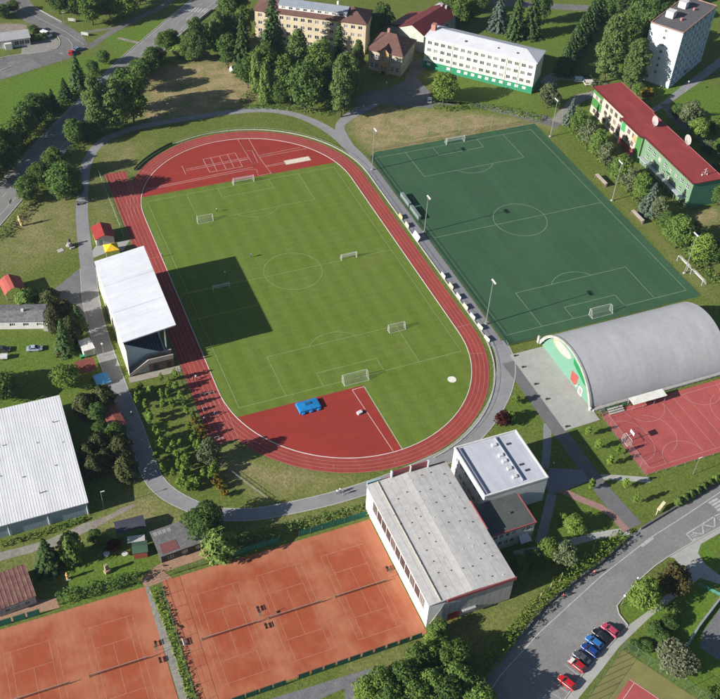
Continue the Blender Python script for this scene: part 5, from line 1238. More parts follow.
row('{o} yellow-orange shrub from the top along the track side of the grove','yellow shrubs in the grove',[('orange',*c8(85,255),2.4,1.5),('orange',*c8(118,310),2.8,1.8),('orange',*c8(135,345),2.4,1.5),('orange',*c8(212,600),2.8,1.6),('orange',*c8(238,635),2.6,1.5),('orange',*c8(260,678),2.2,1.2)],'shrub','shrub')
row('{o} young tree from the top at the lower tip of the grove','young trees at the grove tip',[('young',*c8(40,500),5,1.8),('young',*c8(30,560),4.5,1.7),('young',*c8(92,630),4,1.6),('young',*c8(195,560),4.5,1.8),('young',*c8(10,620),4,1.8),('young',*c8(50,650),3.5,1.6)],name='young_tree')
tree('grey',211,463,9,3.8,'large grey-green tree at the track corner of the grove')
tree('dark',206,533,9,5.2,'dark round tree on the path above the clay courts')
tree('thuja',221,556,9,3.6,'pale green conical tree right of the dark round tree')
tree('spruce',50,568,11,3.6,'left one of two conical conifers below the white hall'); tree('thuja',74,560,10,2.6,'right one of two conical conifers below the white hall')
row('{o} dark shrub on the shaded lawn behind the green shed','shrubs behind the green shed',[('dark',104,545,3,2.2),('red',113,548,2.5,2.2),('dark',96,540,3,2)],'shrub','shrub')
# -- bottom clump and roadside
cb6 = lambda x,y: (360+x/6,620+y/6)
row('{o} dense tree of the dark clump below the gym hall','trees in the clump below the gym',[('mid',*cb6(465,90),5,2.6),('light',*cb6(430,170),5.5,2.3),('mid',*cb6(490,270),8,3.4),('mid',*cb6(570,270),8,3.6),('light',*cb6(420,270),8,2.6),('mid',*cb6(330,300),9,3.6),('dark',*cb6(250,420),9,4.2),('mid',*cb6(130,450),9,4),('mid',*cb6(410,460),9,3.8),('light',*cb6(40,490),8,3.6),('dark',*cb6(640,430),8,3.8),('mid',*cb6(560,420),9,4.0),('dark',*cb6(500,520),9,4.4),('mid',*cb6(310,540),9,4.2),('dark',*cb6(180,560),9,4.5),('mid',*cb6(700,560),9,4)],name='tree')
row('{o} tree from the left in the shade by the link block entrance','trees by the link block',[('mid',518,571,5.5,2.6),('mid',531,565,5,2.4),('light',547,557,6,3),('grey',562,562,7,3.6),('young',561,524,4,1.6),('light',572,532,5.5,3)])
row('{o} slim young tree from the top on the lawn by the red court','young trees by the red court',[('young',587,437,4.5,1.1),('young',596,450,4.5,1.1),('young',609,466,4.5,1.1),('young',590,490,4.5,1.3),('young',617,455,4,0.9),('young',624,489,4.5,1.0),('young',634,505,5,1.0)],name='young_tree')
tree('red',502,424,4.5,2.8,'dark red shrub beside the loop path above the white annex',None,'shrub','shrub'); tree('young',508.5,422,4,2.0,'green sapling in front of the dark red shrub'); tree('young',515,404,3.6,1.5,'small sapling beside the wide path junction')
tree('light',640,607,9.5,4.2,'bright green tree at the parking bay corner'); tree('brown',670,588,7,4.4,'brown-red tree on the pavement island by the street')
row('{o} dark shrub from the top on the lawn behind the ochre court','dark shrubs by the ochre court',[('dark',667,626,3.4,2.3),('dark',653,633,3.4,2.3),('dark',661,643,3,2.2),('dark',645,650,3,1.9),('dark',634,649,2.6,1.8),('shrub',671,615,2.6,1.8),('shrub',656,645,2.4,1.8)],'shrub','shrub')
tree('silver',674,668,6.5,4.8,'silvery weeping tree beside the low grey wall'); tree('shrub',714,699,3,2.4,'shrub at the lower right corner',None,'shrub','shrub')
row('{o} thuja from the left in the street-side thuja row','thuja row by the street',[('thuja',677+i*6.2,504.5-i*3.7,2.6,1.0) for i in range(9)],name='thuja')
# -- hedges
def hedge(label, pts, w, h, m='hedge', dens=16, size=0.42, seed=1):
    P = catmull([G2(p) for p in pts],1.0); rs = np.random.RandomState(seed); pos=[];nor=[]
    org = G(*pts[0])
    for i in range(len(P)-1):
        a,b = P[i],P[i+1]; d=(b-a); L_=d.length; d=d/L_; n_=Vector((-d.y,d.x)); k=int(dens*L_*(w+2*h)/3)
        for _ in range(k):
            s=rs.uniform(0,L_); f=rs.uniform(); wob=1+0.18*math.sin((i+s)*1.3+seed)+0.1*math.sin((i+s)*3.1)
            if f<0.4: off=rs.uniform(-w/2,w/2); z=h*wob*rs.uniform(.9,1.05); nn=(0,0,1)
            elif f<0.92: sd=1 if f<0.66 else -1; off=sd*w/2*rs.uniform(.85,1.1)*wob; z=rs.uniform(0.05,h*wob); nn=(n_.x*sd,n_.y*sd,.3)
            else: off=rs.uniform(-w/2,w/2); z=rs.uniform(.1,h); nn=(0,0,1)
            q=a+d*s+n_*off; pos.append((q.x-org.x,q.y-org.y,z)); nor.append(nn)
    pos=np.array(pos);nor=np.array(nor,float)+rs.normal(size=(len(pos),3))*.45
    me=leaves_mesh('hedge',pos,nor,size,rs,LM[m],1.2)
    return tag(link('hedge',me,None,tuple(org)),label,'hedge')
hedge('clipped hedge along the main road on the left lawn',[(-2,241),(15,222),(30,204),(46,183)],2.0,1.7,seed=2)
hedge('hedge along the main road above the large dark tree',[(66,157),(72,151),(79,145)],1.8,1.6,seed=3)
hedge('tall clipped hedge behind the west clay court',[(57,602),(80,596),(110,588),(140,579)],2.4,2.6,'dark',dens=24,seed=4)
hedge('rambling hedge between loop path and clay courts',[(234,545),(265,536),(300,527),(330,520),(362,511)],2.6,1.9,'mid',seed=5)
hedge('bushy strip between the two clay court areas',[(153.5,590),(163.5,614),(172.5,641),(183.5,674),(192,705)],1.5,0.8,'young',seed=6)
hedge('roadside hedge below the gym hall lawn',[(478,678),(500,652),(523,622),(548,597),(575,574),(600,556),(622,538)],2.8,2.3,'young',dens=18,seed=7)
hedge('low round hedge before the pale school block',[(432,107),(448,110),(470,108),(490,109),(515,114),(542,121)],2.6,1.7,'young',seed=8)
hedge('low hedge in front of the grove by the loop path',[(243,108),(270,108),(300,111),(330,115)],2.2,1.3,'mid',seed=9)
hedge('curved low hedge at the left front of the grove',[(242,104),(246,97),(254,93),(261,94)],2.0,1.4,'hedge',seed=10)
hedge('low green hedge along the south wall of the white hall',[(0,546),(40,535),(88,518)],1.4,0.9,'hedge',seed=11)
hedge('low hedge beside the red hard court shelter',[(597,417),(612,409),(632,404)],1.0,0.8,'hedge',seed=12)
hedge('dark scrub below the main road bridge edge',[(168,50),(185,42),(205,32),(222,22)],4.0,2.5,'dark',dens=10,size=0.6,seed=13)
hedge('undergrowth along the main road beside the path bend',[(82,140),(96,122),(118,100),(138,80),(158,62)],4.0,2.4,'mid',dens=10,size=0.6,seed=14)
hedge('undergrowth along the far verge of the main road',[(-10,190),(20,155),(52,118),(72,98),(96,74)],3.5,1.8,'dark',dens=10,size=0.6,seed=15)
hedge('scrubby growth between turf pitch and school trees',[(566,124),(590,150),(620,182),(650,214),(690,256),(716,284)],2.6,1.3,'hedge',dens=10,size=0.5,seed=16)
hedge('shaded planting at the foot of the cream building',[(250,62),(290,70),(330,80),(358,84)],5.0,2.2,'dark',dens=8,size=0.6,seed=17)
hedge('shaded planting behind the pale school block trees',[(560,70),(575,74),(600,88),(615,90)],4.0,1.8,'dark',dens=9,size=0.6,seed=18)
# ------------------------------------------------------------------ fences
def wire_mesh(L_, z0, z1, sp, r, m, name='mesh_wires', diag=False):
    mb = MB(); k = max(1,int(L_/sp))
    for i in range(k+1):
        x = L_*i/k; mb.quad((x-r,0,z0),(x+r,0,z0),(x+r,0,z1),(x-r,0,z1))
    kz = max(1,int((z1-z0)/sp))
    for j in range(kz+1):
        z = z0+(z1-z0)*j/kz; mb.quad((0,.004,z-r),(L_,.004,z-r),(L_,.004,z+r),(0,.004,z+r))
    return mb.mesh(name, m)
def fence(label, pts, h, m, post_sp=3.0, pr=0.05, rails=(1.0,), wire=None, rr=0.03, panel=None, name='fence', cat='fence', world=True, smooth=False, pm=None):
    P = [Vector(p) for p in pts] if world else [Vector(G2(p)) for p in pts]
    if smooth: P = catmull(P, 2.5)
    org = P[0]; t = thing(name,label,cat,(org.x,org.y,0)); pm = pm or m
    post = MB().tube((0,0,0),(0,0,h),pr,6).mesh('post',pm)
    rail_mb = {z:MB() for z in rails}; wires = MB(); dist = 0.0; nxt = 0.0
    for i in range(len(P)-1):
        a,b = P[i]-org,P[i+1]-org; L_ = (b-a).length; s = nxt-dist
        while s <= L_+1e-6:
            q = a+(b-a)*(s/L_); link('post',post,t,(q.x,q.y,0)); nxt += post_sp; s = nxt-dist
        dist += L_
        for z in rails: rail_mb[z].tube((a.x,a.y,h*z),(b.x,b.y,h*z),rr,5)
        if wire:
            sp,wr,z0 = wire; me = wire_mesh(L_,z0,h,sp,wr,m); c_,s_ = (b-a)/L_
            for v in me.vertices: x,y,z = v.co; v.co = (a.x+c_*x-s_*y,a.y+s_*x+c_*y,z)
            o_ = len(wires.v); wires.v += [tuple(v.co) for v in me.vertices]; wires.f += [tuple(q+o_ for q in p.vertices) for p in me.polygons]; wires.m += [0]*len(me.polygons); bpy.data.meshes.remove(me)
        if panel:
            k = max(1,round(L_/panel[0]))
            for j in range(k):
                u0,u1 = a+(b-a)*(j/k+0.008),a+(b-a)*((j+1)/k-0.008); MB().obox((u0.x,u0.y),(u1.x,u1.y),0.05,panel[1],panel[2]).build('screen_panel',panel[3],t)
    for z in rails: rail_mb[z].build('rail',m,t)
    if wire: stuff(wires.build('mesh_wires',m,t))
    return t
fence('dark mesh fence along the west side of the turf pitch',[(47.75,53.5),(47.75,-53.2)],1.25,DMETAL,3.0,0.05,(1.0,0.5),(0.35,0.025,0.05))
fence('dark mesh fence at the southwest corner of the turf pitch',[(47.9,-53.3),(57.0,-53.6)],1.25,DMETAL,3.0,0.05,(1.0,0.5),(0.35,0.025,0.05))
pN0, pN1 = G2((411,139.5)), G2((500,127))
fence('tall ball-stop net behind the far goal of the turf pitch',[pN0,pN1],6.0,METAL,6.5,0.07,(1.0,),(0.9,0.012,0.1),0.03,name='ball_net')
fence('low dark fence along the north edge of the turf pitch',[(50.5,56.4),(117,56.2)],1.0,DMETAL,3.5,0.04,(1.0,),(0.35,0.022,0.05))
pS0, pS1 = G2((566,329)), G2((650,304))
fence('ball-stop net behind the near goal of the turf pitch',[(73.5,-53.6),(93.5,-53.6)],4.0,DMETAL,5.0,0.05,(1.0,),(0.9,0.012,0.1),0.03,name='ball_net')
# track-side railings
tg = mat('track_rail_pale',(0.36,0.36,0.32),0.6)
o_r = 43.0
east = [(o_r*cos(a),YL+o_r*sin(a)) for a in np.linspace(radians(112),0,26)]+[(o_r,y) for y in np.linspace(36,-36,14)]+[(o_r*cos(a),-YL+o_r*sin(a)) for a in np.linspace(0,radians(-78),20)]
fence('pale tubular railing round the east side of the running track',east,1.05,tg,5.2,0.035,(1.0,),name='railing',cat='railing')
kb = MB()
for i in range(len(east)-1):
    s = 43.45/43.0; kb.obox((east[i][0]*s if abs(east[i][1])<YL else east[i][0]*s,east[i][1]),(east[i+1][0]*s,east[i+1][1]),0.35,0,0.18)
structure(kb.build('track_edge_kerb', KERB))
west = [(43.4*cos(a),YL+43.4*sin(a)) for a in np.linspace(radians(113),radians(141),10)]
fence('green screened railing outside the northwest bend of the track',west,1.1,DMETAL,2.4,0.05,(1.0,),panel=(2.4,0.1,1.0,mat('screen_darkgreen',(0.02,0.075,0.05),0.8)),name='railing',cat='railing')
fence('pale green railing left of the sprint straight',[(-45.6,73),(-45.6,34)],1.05,mat('rail_palegreen',(0.33,0.42,0.33),0.6),3.0,0.05,(1.0,0.5),name='railing',cat='railing')
fence('dark railing between young grove and track',[(-45.2,-31.5),(-45.4,-59.5)],1.05,BLACKM,2.4,0.05,(1.0,0.5),(0.45,0.02,0.05),name='railing',cat='railing')
fence('white double railing across the dry grass below the track bend',[(221,465),(268,500)],0.9,METAL,2.4,0.05,(1.0,0.5),world=False,name='railing',cat='railing',rr=0.04)
# advertising boards on the railing
BD = [(43.3,15.3),(43.4,10.3),(43.3,-17.9),(43.4,-23.4),(43.4,-28.7),(43.3,-33.7),(43.3,-38.5),(43.3,-43.5),(42.8,-48.9)]
bcol = [(0.70,0.58,0.16),(0.70,0.66,0.40),(0.72,0.70,0.62),(0.68,0.62,0.34),(0.74,0.72,0.64),(0.70,0.64,0.36),(0.72,0.70,0.60),(0.72,0.68,0.50),(0.70,0.68,0.58)]
for i,((x,y),c_) in enumerate(zip(BD,bcol)):
    t = thing('advertising_board','{} advertising board from the north along the east track railing'.format(ORD[i] if i else 'yellow first'),'advert',(x+0.25,y,0),0.02*i,'advertising boards by the track')
    MB().add([(0,-1.25,0.15),(0.08,-1.25,0.15),(0.08,1.25,0.15),(0,1.25,0.15),(0.14,-1.25,1.15),(0.22,-1.25,1.15),(0.22,1.25,1.15),(0.14,1.25,1.15)],[(0,3,2,1),(4,5,6,7),(0,1,5,4),(1,2,6,5),(2,3,7,6),(3,0,4,7)]).build('panel',mat('board_%d'%i,c_,0.6),t)
    for yy in (-1,1): MB().tube((0.3,yy,0),(0.14,yy,0.9),0.04).build('strut',METAL,t)
t = thing('large_board','large white leaning board at the halfway mark of the track railing','advert',(43.3,3.0,0))
for k in range(2): MB().add([(0,-2.0+2.1*k,0.1),(0.1,-2.0+2.1*k,0.1),(0.1,0.0+2.1*k,0.1),(0,0.0+2.1*k,0.1),(0.9,-2.0+2.1*k,1.9),(1.0,-2.0+2.1*k,1.9),(1.0,0.0+2.1*k,1.9),(0.9,0.0+2.1*k,1.9)],[(0,3,2,1),(4,5,6,7),(0,1,5,4),(1,2,6,5),(2,3,7,6),(3,0,4,7)]).build('panel',WMETAL,t)
for yy in (-1.8,0.05,1.9): MB().tube((1.6,yy,0),(0.8,yy,1.7),0.05).build('strut',METAL,t)
# tennis surrounds
SCR = mat('tennis_windscreen',(0.018,0.155,0.105),0.85,(0.014,0.12,0.085),0.5)
SCR2 = mat('tennis_windscreen_dark',(0.02,0.09,0.065),0.85)
GM = mat('fence_green',(0.03,0.10,0.07),0.6)
def gx(p): return G2(p)
fence('green windscreen at the left of the north clay court fence',[(-49.5,-96.9),(-37.5,-96.9)],2.4,GM,3.0,0.05,(1.0,),panel=(3.0,0.15,2.2,SCR),name='windscreen')
fence('green windscreen at the right of the north clay court fence',[(-32.5,-96.9),(-15.0,-96.9)],2.4,GM,3.0,0.05,(1.0,),panel=(3.0,0.15,2.2,SCR),name='windscreen')
fence('wire fence stretch left of the north windscreens',[(-66.5,-97.0),(-50.0,-97.0)],2.4,GM,3.3,0.05,(1.0,0.5),(0.6,0.012,0.05))
fence('dark windscreen along the south side of the clay courts',[(-45.5,-132.3),(-16.0,-132.3)],2.2,GM,2.9,0.05,(1.0,),panel=(2.9,0.1,2.0,SCR2),name='windscreen')
fence('dark windscreen at the lower left of the clay courts',[(-66.4,-132.5),(-48.0,-132.5)],2.2,GM,2.9,0.05,(1.0,),panel=(2.9,0.1,2.0,SCR2),name='windscreen')
fence('green windscreen behind the far left clay court',[(-118,-97.2),(-93.5,-97.2)],2.4,GM,3.0,0.05,(1.0,),panel=(3.0,0.1,2.2,SCR),name='windscreen')
fence('wire fence on the east side of the west clay court',[(-70.0,-97.6),(-69.6,-131.5)],2.0,METAL,4.0,0.035,(1.0,),(0.6,0.008,0.05),0.018)
fence('wire fence on the west side of the east clay courts',[(-66.8,-98.0),(-67.1,-131.5)],2.0,METAL,4.0,0.035,(1.0,),(0.6,0.008,0.05),0.018)
# tennis nets
netm = mat('net_dark',(0.035,0.03,0.03),0.9); tape = mat('net_tape',(0.34,0.27,0.24),0.8)
NL = ['left one of the three east clay courts','middle one of the three east clay courts','right one of the three east clay courts','right one of the two west clay courts','left one of the two west clay courts']
for (x,y),lab in zip(TC[:5],NL):
    t = thing('tennis_net','tennis net strung across the '+lab,'net',(x,y,0),0,'tennis nets')
    stuff(link('net_mesh',(lambda me:(setattr(me,'name','net_mesh'),me)[1])(wire_mesh(12.8,0.05,0.95,0.14,0.022,netm,'net_mesh')),t,(-6.4,0,0)))
    MB().box(-6.4,6.4,-.05,.05,0.93,1.02).build('tape',tape,t)
    for s in (-6.4,6.4): MB().tube((s,0,0),(s,0,1.1),0.06).build('post',GMETAL,t)
def bench_chair(x,y,lab):
    t = thing('umpire_chair',lab,'chair',(x,y,0)); 
    for a,b in ((-.5,-.5),(.5,-.5),(.5,.5),(-.5,.5)): MB().tube((a*1.0,b*1.0,0),(a*.6,b*.6,1.7),0.03).build('leg',METAL,t)
    MB().box(-.35,.35,-.3,.3,1.9,1.98).build('seat',WOOD,t); MB().box(-.35,.35,.26,.34,1.98,2.6).build('backrest',WOOD,t)
bench_chair(-48.3,-115.2,'umpire chair between the left and middle east clay courts'); bench_chair(-16.4,-114.8,'umpire chair at the gym wall beside the right court'); bench_chair(-71.9,-115.5,'umpire chair at the edge of the west clay court')
def bench(lab,x,y,rz,l=1.8,m=None,name='bench'):
    t = thing(name,lab,'bench',(x,y,0),rz)
    for k in range(3): MB().box(-l/2,l/2,-.25+.17*k,-.11+.17*k,.43,.48).build('seat_slat',m or WOOD,t)
    for k in range(2): MB().box(-l/2,l/2,.27,.31,.58+.2*k,.72+.2*k).build('back_slat',m or WOOD,t)
    for s in (-l/2+.2,l/2-.2): MB().box(s-.04,s+.04,-.25,.3,0,.43).build('leg',BLACKM,t)
bench('dark bench north of the umpire chair between east clay courts',-48.0,-112.8,pi/2,1.4,BLACKM); bench('dark bench south of the umpire chair between east clay courts',-47.7,-117.6,pi/2,1.4,BLACKM)
bench('bench at the gym wall above the right clay court net',-16.2,-113.0,pi/2,1.4,BLACKM); bench('dark bench north of the umpire chair by the west clay court',-71.6,-113.4,pi/2,1.4,BLACKM); bench('dark bench south of the umpire chair by the west clay court',-71.7,-117.6,pi/2,1.4,BLACKM)
bench('bench at the left edge of the east clay courts',-65.8,-115.2,pi/2,1.8,WMETAL)
# court fences, lower right and red court
fence('tall wire fence at the west end of the red hard court',[(58.6,-85.8),(58.3,-109.3)],3.6,mat('fence_rose',(0.26,0.20,0.19),0.6),3.0,0.04,(1.0,),(0.30,0.009,0.05),0.02)
fence('low rail along the south side of the red hard court',[(58.5,-109.7),(104,-109.9)],0.9,METAL,3.0,0.05,(1.0,),)
fence('grey railing between arched hall and red hard court',[(58.6,-85.0),(103.5,-85.0)],1.1,METAL,2.0,0.05,(1.0,0.5),(0.4,0.02,0.1),name='railing',cat='railing')
MB_ = MB().box(59.5,80,-85.75,-85.45,0.03,0.7).build('green_barrier',mat('barrier_green',(0.03,0.16,0.10),0.7)); tag(MB_,'low green barrier at the foot of the arched hall beside the red court','barrier')
for nm,a,b in (('west',cb(0,-.1),cb(45,-.1)),('north',cb(-.1,0),cb(-.1,24))):
    fence('green wire fence on the %s side of the ochre court'%('street' if nm=='west' else 'lawn'),[a,b],3.6,mat('fence_palegreen',(0.09,0.15,0.12),0.6),3.0,0.05,(1.0,),(0.40,0.009,0.05),0.03)
fence('teal railing at the pavement corner near the right edge',[(698,585),(722,597)],1.1,mat('teal_metal',(0.10,0.36,0.32),0.5),1.2,0.05,(1.0,0.5),(0.25,0.03,0.1),world=False,name='railing',cat='railing')
def wall(lab,pts,w,h,m,name='wall',cat='wall'):
    P = [Vector(G2(p)) for p in pts]; mb = MB(); o = P[0]
    for i in range(len(P)-1): mb.obox(P[i]-o,P[i+1]-o,w,0,h)
    return tag(mb.build(name,m,None,(o.x,o.y,0)),lab,cat)
wall('low grey wall dividing lawn and gravel plot at the right edge',[(724,594),(698,628),(682,655)],0.45,1.0,mat('wall_grey',(0.27,0.28,0.31),0.9),'low_wall')
wall('dark retaining wall along the street below the hedge',[(500,662),(545,606),(572,584),(600,563.5),(628,538)],0.4,0.7,mat('retaining',(0.14,0.13,0.12),0.95),'retaining_wall')
wall('dark retaining wall along the street beside the thuja row',[(640,529.5),(676,507.5),(722,479.5)],0.4,0.7,mat('retaining',(0,0,0)),'retaining_wall')
wall('pale parapet along the bridge side of the main road',[(175,41),(189.5,28.3),(212,10.3)],0.35,0.9,CONC,'bridge_parapet','parapet')
# ------------------------------------------------------------------ masts and lamps
def mast(px,py,h,lab):
    b = G(px,py); t = thing('floodlight_mast',lab,'mast',tuple(b),0 if b.x<80 else pi,'floodlight masts of the turf pitch')
    MB().tube((0,0,0.3),(0,0,h),0.16,8,0.09).build('pole',METAL,t); MB().box(-.4,.4,-.4,.4,0,.35).build('base',CONC,t)
    MB().box(-.08,.08,-1.1,1.1,h-.15,h).build('crossarm',METAL,t)
    for y in (-.9,-.3,.3,.9): MB().add([(0.1,y-.25,h-.35),(0.1,y+.25,h-.35),(0.55,y+.25,h-.15),(0.55,y-.25,h-.15),(0.0,y-.25,h-.05),(0.0,y+.25,h-.05),(0.42,y+.25,h+.2),(0.42,y-.25,h+.2)],[(0,3,2,1),(4,5,6,7),(0,1,5,4),(1,2,6,5),(2,3,7,6),(3,0,4,7)]).build('lamp',mat('lamp_head',(0.62,0.62,0.60),0.4),t)
for px,py,h,l in ((372,170,16.2,'northwest floodlight mast of the turf pitch, by the path fork'),(424.3,232.3,13.8,'west floodlight mast at the halfway line of the turf pitch'),(485.7,324.3,16.4,'southwest floodlight mast of the turf pitch, by the loop path'),
                   (550.3,136.7,15.6,'northeast floodlight mast of the turf pitch, near the pale school block'),(612,200.7,15.8,'east floodlight mast of the turf pitch at the halfway line'),(684.3,273.3,15.6,'southeast floodlight mast of the turf pitch, above the stored goals')): mast(px,py,h,l)
def lamp(px,py,h,lab,globe=True):
    t = thing('street_lamp',lab,'lamp',tuple(G(px,py))); MB().tube((0,0,0),(0,0,h),0.08,6,0.05).build('pole',METAL,t)
    if globe: MB().ball((0,0,h+.2),.32,10,6).build('globe',WMETAL,t)
    else: MB().box(-.1,.9,-.12,.12,h-.05,h+.1).build('lamp_head',WMETAL,t)
for a in ((104,509,6.5,'lamp post at the corner of the white ribbed hall',False),(686,92,4.5,'globe lamp on the path below the tower block'),(634,589,4.2,'globe lamp by the bright tree at the street',),(621.5,605,3.6,'globe lamp at the parking bay corner'),
          (692.7,474.7,6.5,'tall pale lamp post south of the red hard court',False),(62,64,4.5,'lamp post at the side street junction',False),(64,24,5,'lamp post on the far side of the side street',False),(433,103,4.0,'globe lamp by the car in the school yard'),(386,92,4,'globe lamp in front of the villa'),(104,356,4.5,'globe lamp beside the path at the grandstand')): lamp(*a)
# stakes along the street lawn
cs = lambda x,y: (480+x/5.825,500+y/5.825)
for i,(x,y) in enumerate([(343,590),(403,532),(466,472),(532,410),(597,355),(650,312)]):
    t = thing('slanted_post','{} wooden stake from the left on the lawn above the street hedge'.format(ORD[i]),'post',tuple(G(*cs(x,y))),0,'stakes above the street hedge')
    MB().tube((0,0,0),(0.15,0.1,3.2),0.09,6,0.07).build('stake',mat('stake_pale',(0.50,0.42,0.22),0.9),t); MB().tube((-.35,0,0),(0,0,1.2),0.05).build('brace',mat('stake_pale',(0,0,0)),t)
# ------------------------------------------------------------------ goals
netw = mat('goal_net',(0.55,0.56,0.53),0.9)
def goal(lab,x,y,rz,w=7.32,h=2.44,d=2.0,pr=0.06,group=None,base=True,m=None):
    """mouth faces local -y, net behind (+y)"""
    t = thing('football_goal',lab,'goal',(x,y,0),rz,group); m = m or WMETAL
    for s in (-w/2,w/2):
        MB().tube((s,0,0),(s,0,h),pr,6).build('post',m,t)
        MB().tube((s,0,h),(s,d*.45,h),pr*.6,5).build('top_stay',m,t); MB().tube((s,d*.45,h),(s,d,0.05),pr*.6,5).build('back_stay',m,t); MB().tube((s,0,.05),(s,d,.05),pr*.7,5).build('ground_bar',m,t)
    MB().tube((-w/2,0,h),(w/2,0,h),pr,6).build('crossbar',m,t); MB().tube((-w/2,d,.05),(w/2,d,.05),pr*.8,5).build('ground_bar',m,t)
    mb = MB(); r=.014; sp=.30; k=int(w/sp)
    prof=[(0,h),(d*.45,h),(d,0.05)]
    for i in range(k+1):
        xx=-w/2+w*i/k
        for (y0,z0),(y1,z1) in zip(prof[:-1],prof[1:]): mb.quad((xx-r,y0,z0),(xx+r,y0,z0),(xx+r,y1,z1),(xx-r,y1,z1))
    for (y0,z0),(y1,z1) in zip(prof[:-1],prof[1:]):
        kk=max(2,int(hypot(y1-y0,z1-z0)/sp))
        for j in range(kk+1):
            f=j/kk; yy,zz=y0+(y1-y0)*f,z0+(z1-z0)*f; mb.quad((-w/2,yy-r,zz),(w/2,yy-r,zz),(w/2,yy+r,zz+r),(-w/2,yy+r,zz+r))
    for s in (-w/2,w/2):
        for j in range(1,8):
            z=h*j/8; yb=d-(d*.55)*(z/h); mb.quad((s,0,z-r),(s,yb,z-r),(s,yb,z+r),(s,0,z+r))
        for j in range(1,6): yy=d*j/6; zt=h if yy<d*.45 else h*(d-yy)/(d*.55); mb.quad((s,yy-r,0),(s,yy+r,0),(s,yy+r,zt),(s,yy-r,zt))
    stuff(mb.build('net',netw,t)); return t
goal('football goal at the far end of the grass pitch',0.0,50.95,0.0); goal('football goal at the near end of the grass pitch',0.3,-50.85,pi)
goal('football goal at the far end of the turf pitch',82.1,51.95,0); goal('football goal at the near end of the turf pitch',81.8,-49.0,pi)
for x,y,rz,l in ((-18.6,34.6,pi,'small goal near the far left of the grass pitch'),(19.0,0,0.0,'small goal on the halfway line of the grass pitch'),(19.8,-35.4,pi,'small goal at the near penalty area of the grass pitch'),(-23.6,-1.8,0,'small goal standing in the grandstand shadow')): goal(l,x,y,rz,5.2,2.1,1.4,.05,'small training goals')
goal('stored goal north of the southeast floodlight mast',119.9,-38.0,-pi/2,5.5,2.2,2.0,.07,'stored goals'); goal('stored goal south of the southeast floodlight mast',119.9,-45.6,-pi/2,6.0,2.2,2.0,.07,'stored goals')
# high jump mat, covered, and small equipment
hm_ = thing('high_jump_mat','blue high jump landing mat on the red apron','landing mat',(-15.6,-56.9,0),0.03)
mb = MB(); bm_ = [(-3.1,-1.9,.0),(3.1,-1.9,0),(3.1,1.9,0),(-3.1,1.9,0),(-3.0,-1.8,.85),(3.0,-1.8,.85),(3.0,1.8,.85),(-3.0,1.8,.85),(-1.2,-.6,1.0),(1.3,-.6,1.0),(1.2,.7,1.02),(-1.2,.7,1.02)]
mb.add(bm_,[(0,1,5,4),(1,2,6,5),(2,3,7,6),(3,0,4,7),(4,5,9,8),(5,6,10,9),(6,7,11,10),(7,4,8,11),(8,9,10,11)]); BLUE = mat('mat_blue',(0.012,0.19,0.46),0.55,(0.01,0.16,0.40),0.8); mb.build('cover',BLUE,hm_,smooth=False)
for x in (-2.2,0,2.2): MB().box(x-.35,x+.35,-2.5,-1.9,0.02,.55).build('front_pad',BLUE,hm_)
MB().box(-.9,.8,-.15,.75,1.0,1.2).build('folded_flap',mat('mat_navy',(0.02,0.10,0.22),0.6),hm_)
eq = thing('white_equipment_box','white equipment box on the red apron right of the blue mat','box',tuple(G(359.5,413.5)),0.3); MB().box(-.7,.7,-.45,.45,0,.6).build('body',WMETAL,eq); MB().box(-.75,.75,-.5,.5,.6,.68).build('lid',WMETAL,eq)
def hurdle(px,py,lab):
    t = thing('hurdle',lab,'hurdle',tuple(G(px,py)),0,'hurdles on the straight'); MB().box(-.6,.6,-.03,.03,.85,.95).build('bar',WMETAL,t)
    for s in (-.55,.55): MB().tube((s,0,0),(s,0,.9),.03).build('upright',WMETAL,t); MB().box(s-.03,s+.03,0,.7,0,.05).build('foot',WMETAL,t)
for i,(x,y) in enumerate([(202,396),(207,395),(212,394),(217,439),(221,440)]): hurdle(x,y,'{} white hurdle from the left in the sprint lanes'.format(ORD[i]))
# dugouts
def dugout(x,y,rz,l,lab,m,mr):
    t = thing('dugout',lab,'dugout',(x,y,0),rz)
    MB().box(-l/2,l/2,.6,.66,0,1.5).build('back_panel',m,t); MB().add([(-l/2,-.4,1.5),(l/2,-.4,1.5),(l/2,.75,1.6),(-l/2,.75,1.6),(-l/2,-.4,1.55),(l/2,-.4,1.55),(l/2,.75,1.65),(-l/2,.75,1.65)],[(0,3,2,1),(4,5,6,7),(0,1,5,4),(1,2,6,5),(2,3,7,6),(3,0,4,7)]).build('roof',mr,t)
    for s in (-l/2,l/2): MB().box(s-.04,s+.04,-.2,.6,0,1.5).build('side_panel',m,t)
    MB().box(-l/2+.2,l/2-.2,.15,.55,.4,.47).build('bench_seat',WOOD,t)
gl = mat('dugout_plastic',(0.22,0.27,0.25),0.4); gl2 = mat('dugout_beige',(0.42,0.36,0.31),0.7)
dugout(49.3,15.5,pi/2+pi-pi,7.0,'pale team dugout at the west touchline of the turf pitch, nearer the halfway line',gl,gl); dugout(49.3,23.5,pi/2,7.0,'pale team dugout at the west touchline of the turf pitch, further north',gl,gl)
dugout(120.3,12.4,-pi/2,6.5,'beige team dugout north of the east floodlight mast',gl2,gl2); dugout(120.3,-11.0,-pi/2,6.5,'beige team dugout south of the east floodlight mast',gl2,gl2)
sh_ = thing('spectator_shelter','white roofed spectator shelter beside the red hard court','shelter',(73.5,-87.0,0))
